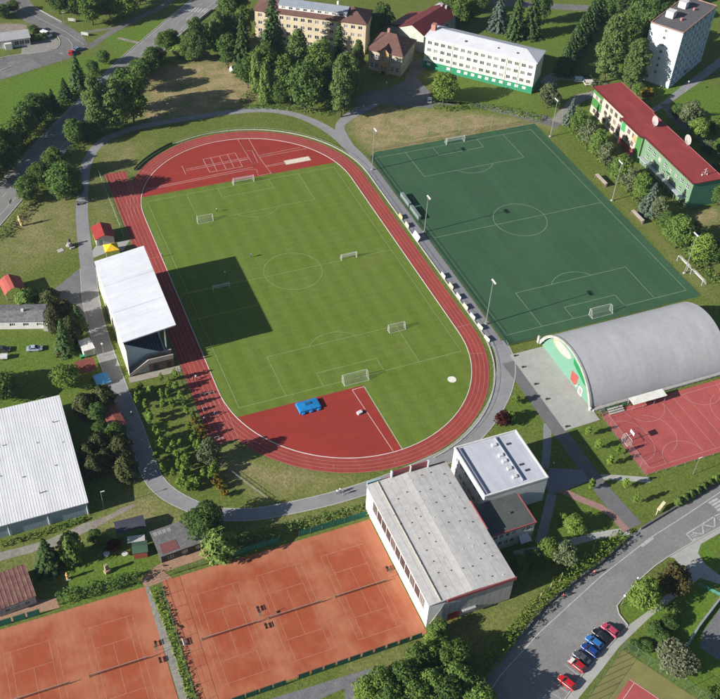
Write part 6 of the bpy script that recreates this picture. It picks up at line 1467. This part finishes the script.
MB().add([(-5.5,-1.3,2.3),(5.5,-1.3,2.3),(5.5,1.3,2.6),(-5.5,1.3,2.6),(-5.5,-1.3,2.42),(5.5,-1.3,2.42),(5.5,1.3,2.72),(-5.5,1.3,2.72)],[(0,3,2,1),(4,5,6,7),(0,1,5,4),(1,2,6,5),(2,3,7,6),(3,0,4,7)]).build('roof',mat('shelter_white',(0.72,0.71,0.66),0.7,(0.58,0.56,0.5),0.5),sh_)
for x in (-5.3,-1.8,1.8,5.3): MB().tube((x,1.1,0),(x,1.1,2.5),.06).build('post',METAL,sh_); MB().tube((x,-1.1,0),(x,-1.1,2.3),.06).build('post',METAL,sh_)
MB().box(-5.2,5.2,.5,.9,.4,.47).build('bench_seat',WOOD,sh_); MB().box(-5.4,5.4,1.15,1.2,0,2.2).build('back_panel',GREYC,sh_)
bl = thing('bleachers','small grey bleacher beside the white shelter','bleachers',(63.6,-86.8,0))
for k in range(3): MB().box(-2.4,2.4,-.9+.6*k,-.35+.6*k,.25+.3*k,.32+.3*k).build('tread',mat('tread_grey',(0.45,0.43,0.38),0.8),bl); MB().box(-2.3,2.3,-.8+.6*k,-.7+.6*k,0,.25+.3*k).build('riser',METAL,bl)
bh = thing('basketball_hoop','basketball stand with white board at the west end of the red court','basketball hoop',(59.6,-97.7,0),0)
MB().tube((0,0,0),(0,0,2.6),.1).build('pole',METAL,bh); MB().tube((0,0,2.5),(1.5,0,3.2),.09).build('arm',METAL,bh); MB().box(1.5,1.57,-.9,.9,2.9,3.95).build('backboard',WMETAL,bh)
mb = MB(); [mb.tube((1.85+.23*cos(a),.23*sin(a),3.05),(1.85+.23*cos(a+.63),.23*sin(a+.63),3.05),.025,4) for a in np.arange(0,6.28,.628)]; mb.build('rim',mat('rim_orange',(0.6,0.15,0.03),0.5),bh)
hg = goal('handball goal frame at the west end of the red court',60.5,-97.7,pi/2,3.0,2.0,1.0,.06)
# notice board, signs
nb = thing('notice_board','cream board on white legs on the lawn by the street','notice board',tuple(G(659,511)),0.5)
MB().box(-1.5,1.5,-.06,.06,.7,2.1).build('panel',mat('board_cream',(0.78,0.68,0.42),0.7),nb)
for x in (-1.6,1.6): MB().tube((x,0,0),(x,0,2.3),.08).build('leg',FRAME,nb)
MB().box(-1.7,1.7,-.5,.3,2.1,2.2).build('cap',mat('board_cream',(0,0,0)),nb)
sgn = thing('road_sign','blank blue-grey road sign on a post beside the main road','sign',tuple(G(12,209)),1.0)
MB().tube((0,0,0),(0,0,3.4),.06).build('post',METAL,sgn); MB().box(-.9,.9,-.04,.04,2.4,3.6).build('plate',METAL,sgn)
cv = thing('carved_figure','tall cream carved wooden figure at the hedge by the main road','sculpture',tuple(G(22,226)))
mb = MB(); prof_=[(.35,0),(.45,.6),(.32,1.3),(.5,2.1),(.55,2.7),(.28,3.2),(.34,3.6),(.3,3.9),(.05,4.3)]
for (r0,z0),(r1,z1) in zip(prof_[:-1],prof_[1:]): mb.tube((-.25*z0/2,0,z0),(-.25*z1/2,0,z1),r0,9,r1,cap=False)
mb.build('body',mat('carved_cream',(0.66,0.50,0.24),0.85),cv); MB().tube((-.3,.3,2.4),(-.75,.6,3.4),.13,6,.06).build('arm',mat('carved_cream',(0,0,0)),cv); MB().tube((-.3,-.3,2.2),(0.1,-.6,1.4),.13,6,.07).build('arm',mat('carved_cream',(0,0,0)),cv)
cv = thing('carved_figure','golden carved wooden figure in the hedge-framed back garden','sculpture',tuple(G(68,579)))
mb = MB()
for (r0,z0),(r1,z1) in zip(prof_[:-1],prof_[1:]): mb.tube((0,0,z0*.62),(0,0,z1*.62),r0*.8,9,r1*.8,cap=False)
mb.build('body',mat('carved_gold',(0.50,0.30,0.11),0.85),cv); MB().box(-.6,.6,-.5,.5,0,.18).build('base',CONC,cv)
# boulder monument with slab
mo = thing('stone_monument','grey boulder monument on the lawn left of the loop path','monument',tuple(G(69.5,247)),0.3)
rsb = random.Random(3); mb = MB(); mb.ball((0,0,.7),1.0,9,6,1.0); mb.v = [(x*rsb.uniform(.8,1.2),y*rsb.uniform(.8,1.2),max(0,z*rsb.uniform(.8,1.15))) for x,y,z in mb.v]; mb.build('boulder',mat('boulder',(0.30,0.29,0.28),0.95,(0.2,0.2,0.2),1.5),mo)
MB().box(.3,.9,.5,1.1,0,2.4).build('stele',mat('stele_dark',(0.08,0.08,0.085),0.6),mo); MB().box(-4.0,-2.2,-.8,.8,.02,.12).build('slab',GREYC,mo); MB().box(-.4,1.2,-1.5,-.9,0,.5).build('step',GREYC,mo)
bo = thing('white_boulder','pale boulder on the right of the dry field','boulder',tuple(G(232,71))); mb = MB(); mb.ball((0,0,.8),1.1,8,5,1.1); mb.v=[(x*rsb.uniform(.75,1.2),y*rsb.uniform(.75,1.2),max(0,z*rsb.uniform(.8,1.2))) for x,y,z in mb.v]; mb.build('boulder',mat('pale_rock',(0.62,0.60,0.56),0.9),bo)
MB().box(-1.0,1.0,-1.0,1.0,0,.15).build('base',GREYC,bo)
bn = thing('litter_bin','dark litter bin at the edge of the loop path','bin',tuple(G(78,205))); MB().tube((0,0,0),(0,0,.95),.38,10,.42).build('body',BLACKM,bn); MB().tube((0,0,.95),(0,0,1.05),.46,10).build('lid',METAL,bn); MB().tube((.9,.1,0),(.9,.1,.8),.3,10).build('bucket',METAL,bn)
hr = mat('highroad_white',(0.42,0.42,0.40),0.6)
for px,py,lab,rz in ((85,36,'white billboard at the side street junction',-0.6),(72,22,'white slab-shaped board beyond the side street',-0.5)):
    t = thing('billboard',lab,'billboard',tuple(G(px,py)),rz); MB().box(-1.6,1.6,-.1,.1,.4,1.7).build('panel',hr,t)
    for x in (-1.4,1.4): MB().tube((x,0,0),(x,0,1.7),.07).build('post',METAL,t)
t = thing('signboard','small white sign in the grass by the side street bend','sign',tuple(G(4.5,62))); MB().box(-.5,.5,-.06,.06,.6,2.2).build('panel',hr,t); MB().tube((0,0,0),(0,0,.7),.06).build('post',METAL,t)
# odds and ends in the gardens
w_ = thing('white_container','small white container beside the path below the bungalow','container',tuple(G(87.5,351)),0.12)
MB().box(-1.6,1.6,-2.4,2.4,.1,2.5).build('body',mat('container_white',(0.60,0.60,0.58),0.7),w_); MB().box(-1.7,1.7,-2.5,2.5,2.5,2.62).build('roof',mat('container_roof',(0.66,0.65,0.63),0.7),w_); MB().box(-1.0,.9,-2.45,-2.41,.2,2.1).build('door',GREYC,w_)
gt = thing('green_table','green table beside the white container','table',tuple(G(85.5,357)),0.1); MB().box(-1.5,1.5,-.5,.5,.75,.83).build('top',mat('table_green',(0.05,0.28,0.16),0.7),gt)
for s in (-1.3,1.3): MB().box(s-.05,s+.05,-.4,.4,0,.75).build('leg',GMETAL,gt)
rs_ = thing('red_tile_shelter','low shelter with red tiled roof beside the pale round tree','shelter',tuple(G(87,372)),0.05)
MB().add([(-2.6,-2.0,1.9),(2.6,-2.0,1.9),(2.6,2.2,2.7),(-2.6,2.2,2.7),(-2.6,-2.0,2.05),(2.6,-2.0,2.05),(2.6,2.2,2.85),(-2.6,2.2,2.85)],[(0,3,2,1),(4,5,6,7),(0,1,5,4),(1,2,6,5),(2,3,7,6),(3,0,4,7)]).build('roof',mat('shelter_red_tile',(0.22,0.06,0.045),0.85,(0.16,0.045,0.035),1.0,fine=0.2),rs_)
for x in (-2.3,2.3):
    for y,h in ((-1.7,1.9),(1.9,2.6)): MB().box(x-.08,x+.08,y-.08,y+.08,0,h).build('post',WOOD,rs_)
pl = thing('blue_pool','small blue swimming pool with covered top beside the path','pool',tuple(G(102.5,381)),0.1)
MB().box(-2.0,2.0,-2.2,2.2,0,.95).build('wall',mat('pool_wall',(0.30,0.42,0.48),0.6),pl); MB().box(-1.9,1.9,-2.1,2.1,.95,1.0).build('cover',mat('pool_blue',(0.10,0.36,0.62),0.5,(0.08,0.32,0.58),1.0),pl)
t,w,d = shed('red_garden_shed','narrow garden shed with red roof along the path in shade','shed',[(112,430),(126,425),(119,403)],2.2,0.4,mat('garden_red_roof',(0.24,0.07,0.05),0.85,(0.17,0.05,0.04),1.0),WOOD,'y')
bq = thing('barbecue','stone barbecue on the back lawn','barbecue',tuple(G(107.5,572)),0.4); MB().box(-.7,.7,-.5,.5,0,.9).build('hearth',mat('stone_tan',(0.36,0.27,0.18),0.9),bq); MB().box(-.4,.4,-.1,.5,.9,2.6).build('chimney',mat('stone_tan',(0,0,0)),bq)
gtb = thing('garden_table','white garden table on the back lawn','table',tuple(G(107,555.5))); MB().tube((0,0,.7),(0,0,.78),.75,14).build('top',WMETAL,gtb); MB().tube((0,0,0),(0,0,.7),.08).build('leg',WMETAL,gtb); MB().tube((0,0,0),(0,0,.05),.35,10).build('foot',WMETAL,gtb)
gtb = thing('garden_table','round white garden table beside the garden hut','table',tuple(G(125,555.5))); MB().tube((0,0,.7),(0,0,.78),.7,14).build('top',WMETAL,gtb); MB().tube((0,0,0),(0,0,.7),.08).build('leg',WMETAL,gtb)
bench('wooden bench left of the white garden table',*G2((101,556)),0.2)
psx = lambda x,y: (540+x/4,400+y/4)
for i,(x,y) in enumerate([(27,0)]): pass
for i,p in enumerate([(515,356.2),(523,367.5),(535.5,384.5),(546.8,399.5),(566.5,427)]):
    t = thing('bollard_light','{} dark bollard from the north on the concrete forecourt'.format(ORD[i]),'bollard',tuple(G(*p)),0,'forecourt bollards'); MB().box(-.35,.35,-.2,.2,0.04,.35).build('body',BLACKM,t); MB().box(-.4,.4,-.25,.25,.35,.42).build('cap',DMETAL,t)
# ------------------------------------------------------------------ vehicles
TYRE = mat('tyre',(0.02,0.02,0.02),0.9); RIM = mat('wheel_rim',(0.4,0.4,0.42),0.35,metal=0.8); CGL = mat('car_glass',(0.015,0.018,0.022),0.06,spec=0.8,fine=0); HLT = mat('headlight',(0.7,0.7,0.68),0.2); TLT = mat('taillight',(0.35,0.01,0.01),0.3)
def loft(mb, st, mi=0):
    """stations: list of rings (same count)"""
    n = len(st[0]); o = len(mb.v)
    mb.add([p for r in st for p in r],[(j*n+i,j*n+(i+1)%n,(j+1)*n+(i+1)%n,(j+1)*n+i) for j in range(len(st)-1) for i in range(n)],mi)
    mb.add(st[0],[tuple(range(n-1,-1,-1))],mi); mb.add(st[-1],[tuple(range(n))],mi)
def car(name,label,pos,rz,paint,kind='hatch',group=None,l=4.1,w=1.72,hood=None):
    t = thing(name,label,'car' if kind!='van' else 'van',(pos[0],pos[1],0.04),rz,group); h2 = w/2
    if kind=='van': X=[(-l/2,.45,1.0,.92),(-l/2+.1,.32,1.08,.98),(0,.3,1.1,1.0),(l/2-.9,.3,1.08,1.0),(l/2-.15,.32,.98,.95),(l/2,.45,.8,.86)]; GX=[(-l/2+.02,1.06,.95),(-l/2+.12,2.0,.88),(l/2-1.6,2.02,.88),(l/2-.75,1.06,.9)]
    elif kind=='sedan': X=[(-l/2,.45,.86,.86),(-l/2+.12,.30,.92,.95),(-l/2+.9,.26,.93,1.0),(0,.25,.90,1.0),(l/2-1.1,.26,.88,1.0),(l/2-.2,.30,.76,.93),(l/2,.42,.62,.82)]; GX=[(-l/2+.55,.90,.86),(-l/2+1.25,1.38,.74),(.25,1.42,.74),(l/2-1.25,.88,.86)]
    else: X=[(-l/2,.45,.92,.86),(-l/2+.10,.30,.98,.95),(-l/2+.8,.26,.96,1.0),(0,.25,.92,1.0),(l/2-1.0,.26,.90,1.0),(l/2-.18,.30,.78,.93),(l/2,.42,.64,.82)]; GX=[(-l/2+.10,.96,.88),(-l/2+.50,1.40,.76),(.25,1.46,.76),(l/2-1.05,.88,.86)]
    def ringp(x,z0,z1,k): a=h2*k; return [(x,-a*.94,z0),(x,a*.94,z0),(x,a,(z0+z1)*.5),(x,a*.97,z1-.08),(x,a*.88,z1),(x,-a*.88,z1),(x,-a*.97,z1-.08),(x,-a,(z0+z1)*.5)]
    mb = MB(); loft(mb,[ringp(*s) for s in X]); body = mb.build('body',paint,t,smooth=False)
    # glasshouse: base ring to roof ring
    (xa,za,ka),(xb,zb,kb_),(xc,zc_,kc),(xd,zd,kd) = GX
    B=[(xa,-h2*ka,za),(xd,-h2*kd,zd),(xd,h2*kd,zd),(xa,h2*ka,za)]; T=[(xb,-h2*kb_,zb),(xc,-h2*kc,zc_),(xc,h2*kc,zc_),(xb,h2*kb_,zb)]
    mb=MB(); mb.add(B+T,[(0,1,5,4),(1,2,6,5),(2,3,7,6),(3,0,4,7),(4,5,6,7)]); mb.build('windows',CGL,t)
    mb=MB(); zr=.045; mb.add([(x,y*1.02,z) for x,y,z in T]+[(x+(.1 if x<0 else -.12),y*.93,z+zr) for x,y,z in T],[(0,1,5,4),(1,2,6,5),(2,3,7,6),(3,0,4,7),(4,5,6,7)]); mb.build('roof',paint,t)
    mb=MB()
    for s in (-1,1):
        for p,q in ((B[0 if s<0 else 3],T[0 if s<0 else 3]),(B[1 if s<0 else 2],T[1 if s<0 else 2])): mb.tube(p,q,.05,4)
        m0=Vector(B[0 if s<0 else 3]).lerp(Vector(B[1 if s<0 else 2]),.48); m1=Vector(T[0 if s<0 else 3]).lerp(Vector(T[1 if s<0 else 2]),.55); mb.tube(m0,m1,.045,4)
    mb.build('pillars',paint,t)
    if kind=='van': MB().box(-l/2+.15,l/2-2.2,-h2*.925,h2*.925,1.2,1.95).build('cargo_side',paint,t)
    wb=l*.30
    for x in (-wb,wb+.05):
        for s in (-1,1):
            wo=MB().tube((x,s*(h2-.2),.31),(x,s*(h2+.02),.31),.31,14).build('wheel',TYRE,t); MB().tube((x,s*(h2+.021),.31),(x,s*(h2+.035),.31),.19,10).build('rim',RIM,wo)
    for s in (-1,1):
        MB().box(l/2-.12,l/2+.015,s*h2*.62-.16,s*h2*.62+.16,.58,.72).build('headlight',HLT,t); MB().box(-l/2-.015,-l/2+.1,s*h2*.66-.12,s*h2*.66+.12,.68,.86).build('taillight',TLT,t)
        MB().box(l/2-1.25,l/2-1.08,s*(h2+.08)-.08,s*(h2+.08)+.08,.92,1.04).build('mirror',paint,t)
    if hood: MB().add([(l/2-1.0,-h2*.84,.905),(l/2-.2,-h2*.78,.785),(l/2-.2,h2*.78,.785),(l/2-1.0,h2*.84,.905)],[(0,1,2,3)]).build('bonnet',hood,t)
    MB().box(l/2-.02,l/2+.03,-.28,.28,.40,.52).build('number_plate',FRAME,t)
    return t
def paint(n,c_): return mat('paint_'+n,c_,0.25,tuple(x*.95 for x in c_),spec=0.5,fine=0,coat=0.6)
PD = Vector(G2(cp(435,180)))-Vector(G2(cp(535,255))); prz = atan2(PD.y,PD.x)
PG = 'cars parked in the bays'
for x,y,c_,n,k,l,fl,hd in ((490,215,(0.42,0.05,0.10),'crimson','hatch','crimson car at the upper end of the parked row',0,None),(425,252,(0.012,0.013,0.015),'black','sedan','black car second from the upper end of the parked row',0,None),
        (378,300,(0.03,0.15,0.42),'lightblue','hatch','light blue car between black and navy cars in the parked row',0,None),(348,357,(0.012,0.045,0.20),'navy','hatch','navy blue car in the middle of the parked row',0,None),
        (290,410,(0.06,0.07,0.08),'charcoal','sedan','charcoal car between navy and red cars in the parked row',0,None),(258,460,(0.36,0.015,0.018),'red','hatch','red car with white bonnet in the parked row',0,WMETAL),
        (185,585,(0.48,0.012,0.012),'brightred','hatch','bright red car parked alone at the lower end of the bays',0,None)):
    car('parked_car',l,G2(cp(x,y+8)),prz+(pi if fl else 0),paint(n,c_),k,PG,4.1,1.75,hd)
car('parked_car','silver-blue car on the lawn below the bungalow',G2((35,350)),-0.25,paint('silverblue',(0.33,0.40,0.50)),'sedan',None,4.3)
car('parked_car','dark car at the left edge of the lawn below the bungalow',G2((3,351)),-0.3,paint('darkgreen',(0.03,0.04,0.045)),'hatch')
tr = thing('small_trailer','white box trailer at the left edge below the dark car','trailer',tuple(G(4.5,358.5)),-0.3); MB().box(-1.0,1.0,-.7,.7,.5,1.3).build('box',WMETAL,tr); MB().tube((1.0,0,.5),(2.0,0,.45),.05).build('drawbar',METAL,tr)
for s in (-1,1): MB().tube((0,s*.72,.3),(0,s*.85,.3),.3,12).build('wheel',TYRE,tr)
car('car','red car at the junction of the side street',G2((71.5,54)),1.15,paint('brightred',(0,0,0)),'hatch'); car('car','blue-grey car beside the red car at the junction',G2((78.5,50.5)),0.4,paint('bluegrey',(0.15,0.22,0.32)),'hatch')
car('delivery_van','white van on the forecourt of the street kiosk',G2((46.5,36)),-0.9,paint('white',(0.78,0.78,0.77)),'van',None,5.0,1.95)
car('delivery_van','pale blue van parked left of the red-roofed school',G2((580,82)),-0.35,paint('paleblue',(0.40,0.52,0.62)),'van',None,5.0,1.95); car('delivery_van','cream van parked right of the pale blue van',G2((590,85)),-0.25,paint('cream',(0.66,0.60,0.52)),'van',None,5.0,1.95)
car('parked_car','white car in the school yard below the bright round tree',G2((429.5,101.5)),1.1,paint('white',(0,0,0)),'hatch')
def bike(px,py,rz,lab,col,motor=True):
    t = thing('motor_scooter' if motor else 'bicycle',lab,'scooter' if motor else 'bicycle',tuple(G(px,py)),rz)
    for x in (-.65,.65): wo=MB().tube((x,-.06,.3),(x,.06,.3),.3,12).build('wheel',TYRE,t); MB().tube((x,-.07,.3),(x,.07,.3),.12,8).build('rim',RIM,wo)
    mb=MB(); mb.tube((-.65,0,.32),(0,0,.45),.09); mb.tube((0,0,.45),(.45,0,.75),.10); mb.tube((.65,0,.3),(.48,0,1.0),.04); mb.build('frame',col,t)
    MB().box(-.55,.1,-.13,.13,.68,.80).build('seat',BLACKM,t); MB().tube((.46,-.33,1.02),(.46,.33,1.02),.025).build('handlebar',BLACKM,t)
# ------------------------------------------------------------------ people
SKIN = mat('skin',(0.50,0.30,0.21),0.7); HAIR = mat('hair',(0.05,0.03,0.02),0.8)
def body_mesh(pose, mats_, seed=0):
    """one continuous skinned figure: stand, walk, run or sit"""
    J = {'pel':(0,0,.95),'spi':(0,0,1.18),'che':(.01,0,1.36),'nec':(.02,0,1.50),'hea':(.03,0,1.62),'top':(.03,0,1.74)}
    R_ = {'pel':.15,'spi':.135,'che':.155,'nec':.06,'hea':.10,'top':.07}
    sw = {'stand':0.03,'walk':.28,'run':.5,'sit':0}[pose]; lean = {'stand':0,'walk':.03,'run':.14,'sit':.12}[pose]
    for k in ('spi','che','nec','hea','top'): x,y,z=J[k]; J[k]=(x+lean*(z-.95)/.6,y,z)
    E=[('pel','spi'),('spi','che'),('che','nec'),('nec','hea'),('hea','top')]
    for s,n in ((1,'l'),(-1,'r')):
        f = sw*s; up = abs(f)*.5 if (pose=='run' and s<0) else 0
        J['sh'+n]=(J['che'][0],s*.19,1.42); J['el'+n]=(J['che'][0]-f*.45,s*.25,1.17); J['wr'+n]=(J['che'][0]-f*.5+(.22 if pose in('run','sit') else .03),s*.23,.93 if pose not in('run','sit') else 1.08); J['ha'+n]=(J['wr'+n][0]+.05,s*.22,J['wr'+n][2]-.09)
        if pose=='sit': J['hi'+n]=(0,s*.10,.90); J['kn'+n]=(.42,s*.15,.82); J['an'+n]=(.34,s*.15,.42); J['to'+n]=(.50,s*.16,.38)
        else: J['hi'+n]=(0,s*.10,.88); J['kn'+n]=(f*.6+.05,s*.11,.49+up*.2); J['an'+n]=(f*.9-(.25 if up else 0),s*.11,.09+up); J['to'+n]=(J['an'+n][0]+.17,s*.12,.05+up)
        for k,r in (('sh',.075),('el',.05),('wr',.036),('ha',.042),('hi',.10),('kn',.065),('an',.045),('to',.04)): R_[k+n]=r
        E+=[('che','sh'+n),('sh'+n,'el'+n),('el'+n,'wr'+n),('wr'+n,'ha'+n),('pel','hi'+n),('hi'+n,'kn'+n),('kn'+n,'an'+n),('an'+n,'to'+n)]
    K=list(J); me=bpy.data.meshes.new('tmp'); me.from_pydata([J[k] for k in K],[(K.index(a),K.index(b)) for a,b in E],[])
    o=bpy.data.objects.new('tmp',me); COL.objects.link(o); md=o.modifiers.new('s','SKIN'); 
    sv=me.skin_vertices[0].data if me.skin_vertices else None
    if sv is None:
        bpy.context.view_layer.objects.active=o; bpy.ops.mesh.customdata_skin_add(); sv=me.skin_vertices[0].data
    for i,k in enumerate(K): sv[i].radius=(R_[k],R_[k]*(1.25 if k in('pel','che','spi') else 1)); sv[i].use_root=(k=='pel')
    o.modifiers.new('ss','SUBSURF').levels=1
    dg=bpy.context.evaluated_depsgraph_get(); ev=o.evaluated_get(dg); out=bpy.data.meshes.new_from_object(ev); out.name='body'
    bpy.data.objects.remove(o); bpy.data.meshes.remove(me)
    out.materials.clear()
    for m in mats_: out.materials.append(m)
    for p in out.polygons:
        c_=p.center; z=c_.z
        if z>1.66: k=3
        elif z>1.48: k=0
        elif z>.96: k=1 if not (abs(c_.y)>.2 and z<1.22) else 0
        else: k=2 if (z>.12 or pose=='sit') else 4
        if pose!='sit' and abs(c_.y)>.2 and z<1.0: k=0
        p.material_index=k; p.use_smooth=True
    return out
def person(px,py,rz,pose,shirt,pants,lab,z=0.0):
    m=[SKIN,mat('cloth_%d_%d_%d'%tuple(int(c*99) for c in shirt),shirt,.9),mat('cloth_%d_%d_%d'%tuple(int(c*99) for c in pants),pants,.9),HAIR,BLACKM]
    p=G(px,py); t=thing('person',lab,'person',(p.x,p.y,z+0.04),rz,None); link('body',body_mesh(pose,m),t); return t
wht=(.75,.75,.74); blk=(.03,.03,.035); blu=(.06,.12,.35); red_=(.5,.04,.04); gry=(.25,.25,.27)
for a in ((196,379.5,1.4,'run',wht,blk,'person in white shirt running on the straight nearest the grandstand'),(203,411,1.5,'run',wht,gry,'person in white shirt on the straight beside the grove'),(215,416,1.6,'run',blu,blk,'person in blue shirt on the inner lanes of the straight'),
          (204.5,421,-1.5,'stand',wht,blu,'person in white standing at the grove railing'),(193.5,381,-1.5,'walk',red_,blk,'person in red shirt beside the runner nearest the grandstand'),(132,415,-1.2,'walk',wht,blk,'person in white walking on the path beside the grove'),
          (217,212,2.0,'stand',wht,blk,'person in white standing at the far left small goal'),(251,257.5,0.2,'stand',blu,blk,'person in blue standing left of the centre circle'),(225,275,0.5,'stand',wht,gry,'person standing in the grandstand shadow above the small goal'),
          (162.3,257,1.4,'stand',gry,blk,'person in grey at the inner kerb beside the grandstand'),(337,494,0.3,'walk',wht,blk,'person in white walking on the south path, left of the group'),(340,492.5,0.3,'walk',wht,blu,'person in white and blue walking on the south path, middle of the group'),(343,495,0.3,'walk',blk,gry,'person in dark clothes walking on the south path, right of the group'),
          (553,466,0.5,'stand',wht,blk,'person in white standing at the plaza by the annex'),(550,468,2.5,'stand',blk,blk,'person in dark clothes at the plaza by the annex'),(562.5,598,0.8,'walk',red_,blk,'person in red walking along the street kerb')): person(*a)
MS = paint('scooter',(0.40,0.06,0.05)); srz = atan2(*(Vector(G2((620,548)))-Vector(G2((590,576)))).yx)
bike(593.5,574.5,srz,'red scooter riding on the street beside the edge line',MS)
person(593.3,574.7,srz,'sit',(.55,.12,.14),blk,'rider in red jacket seated on the scooter in the street')
# ------------------------------------------------------------------ air
hz = bpy.data.materials.new('thin_air'); hz.use_nodes = True; nt = hz.node_tree; nt.nodes.remove(nt.nodes['Principled BSDF'])
pv = nd(nt,'ShaderNodeVolumePrincipled'); pv.inputs['Color'].default_value = (0.62,0.78,1.0,1); pv.inputs['Density'].default_value = 0.00006; pv.inputs['Anisotropy'].default_value = 0.2
nt.links.new(pv.outputs[0], nt.nodes['Material Output'].inputs['Volume'])
stuff(MB().box(-2600,2600,-2600,2600,-1.5,215).build('haze', hz))
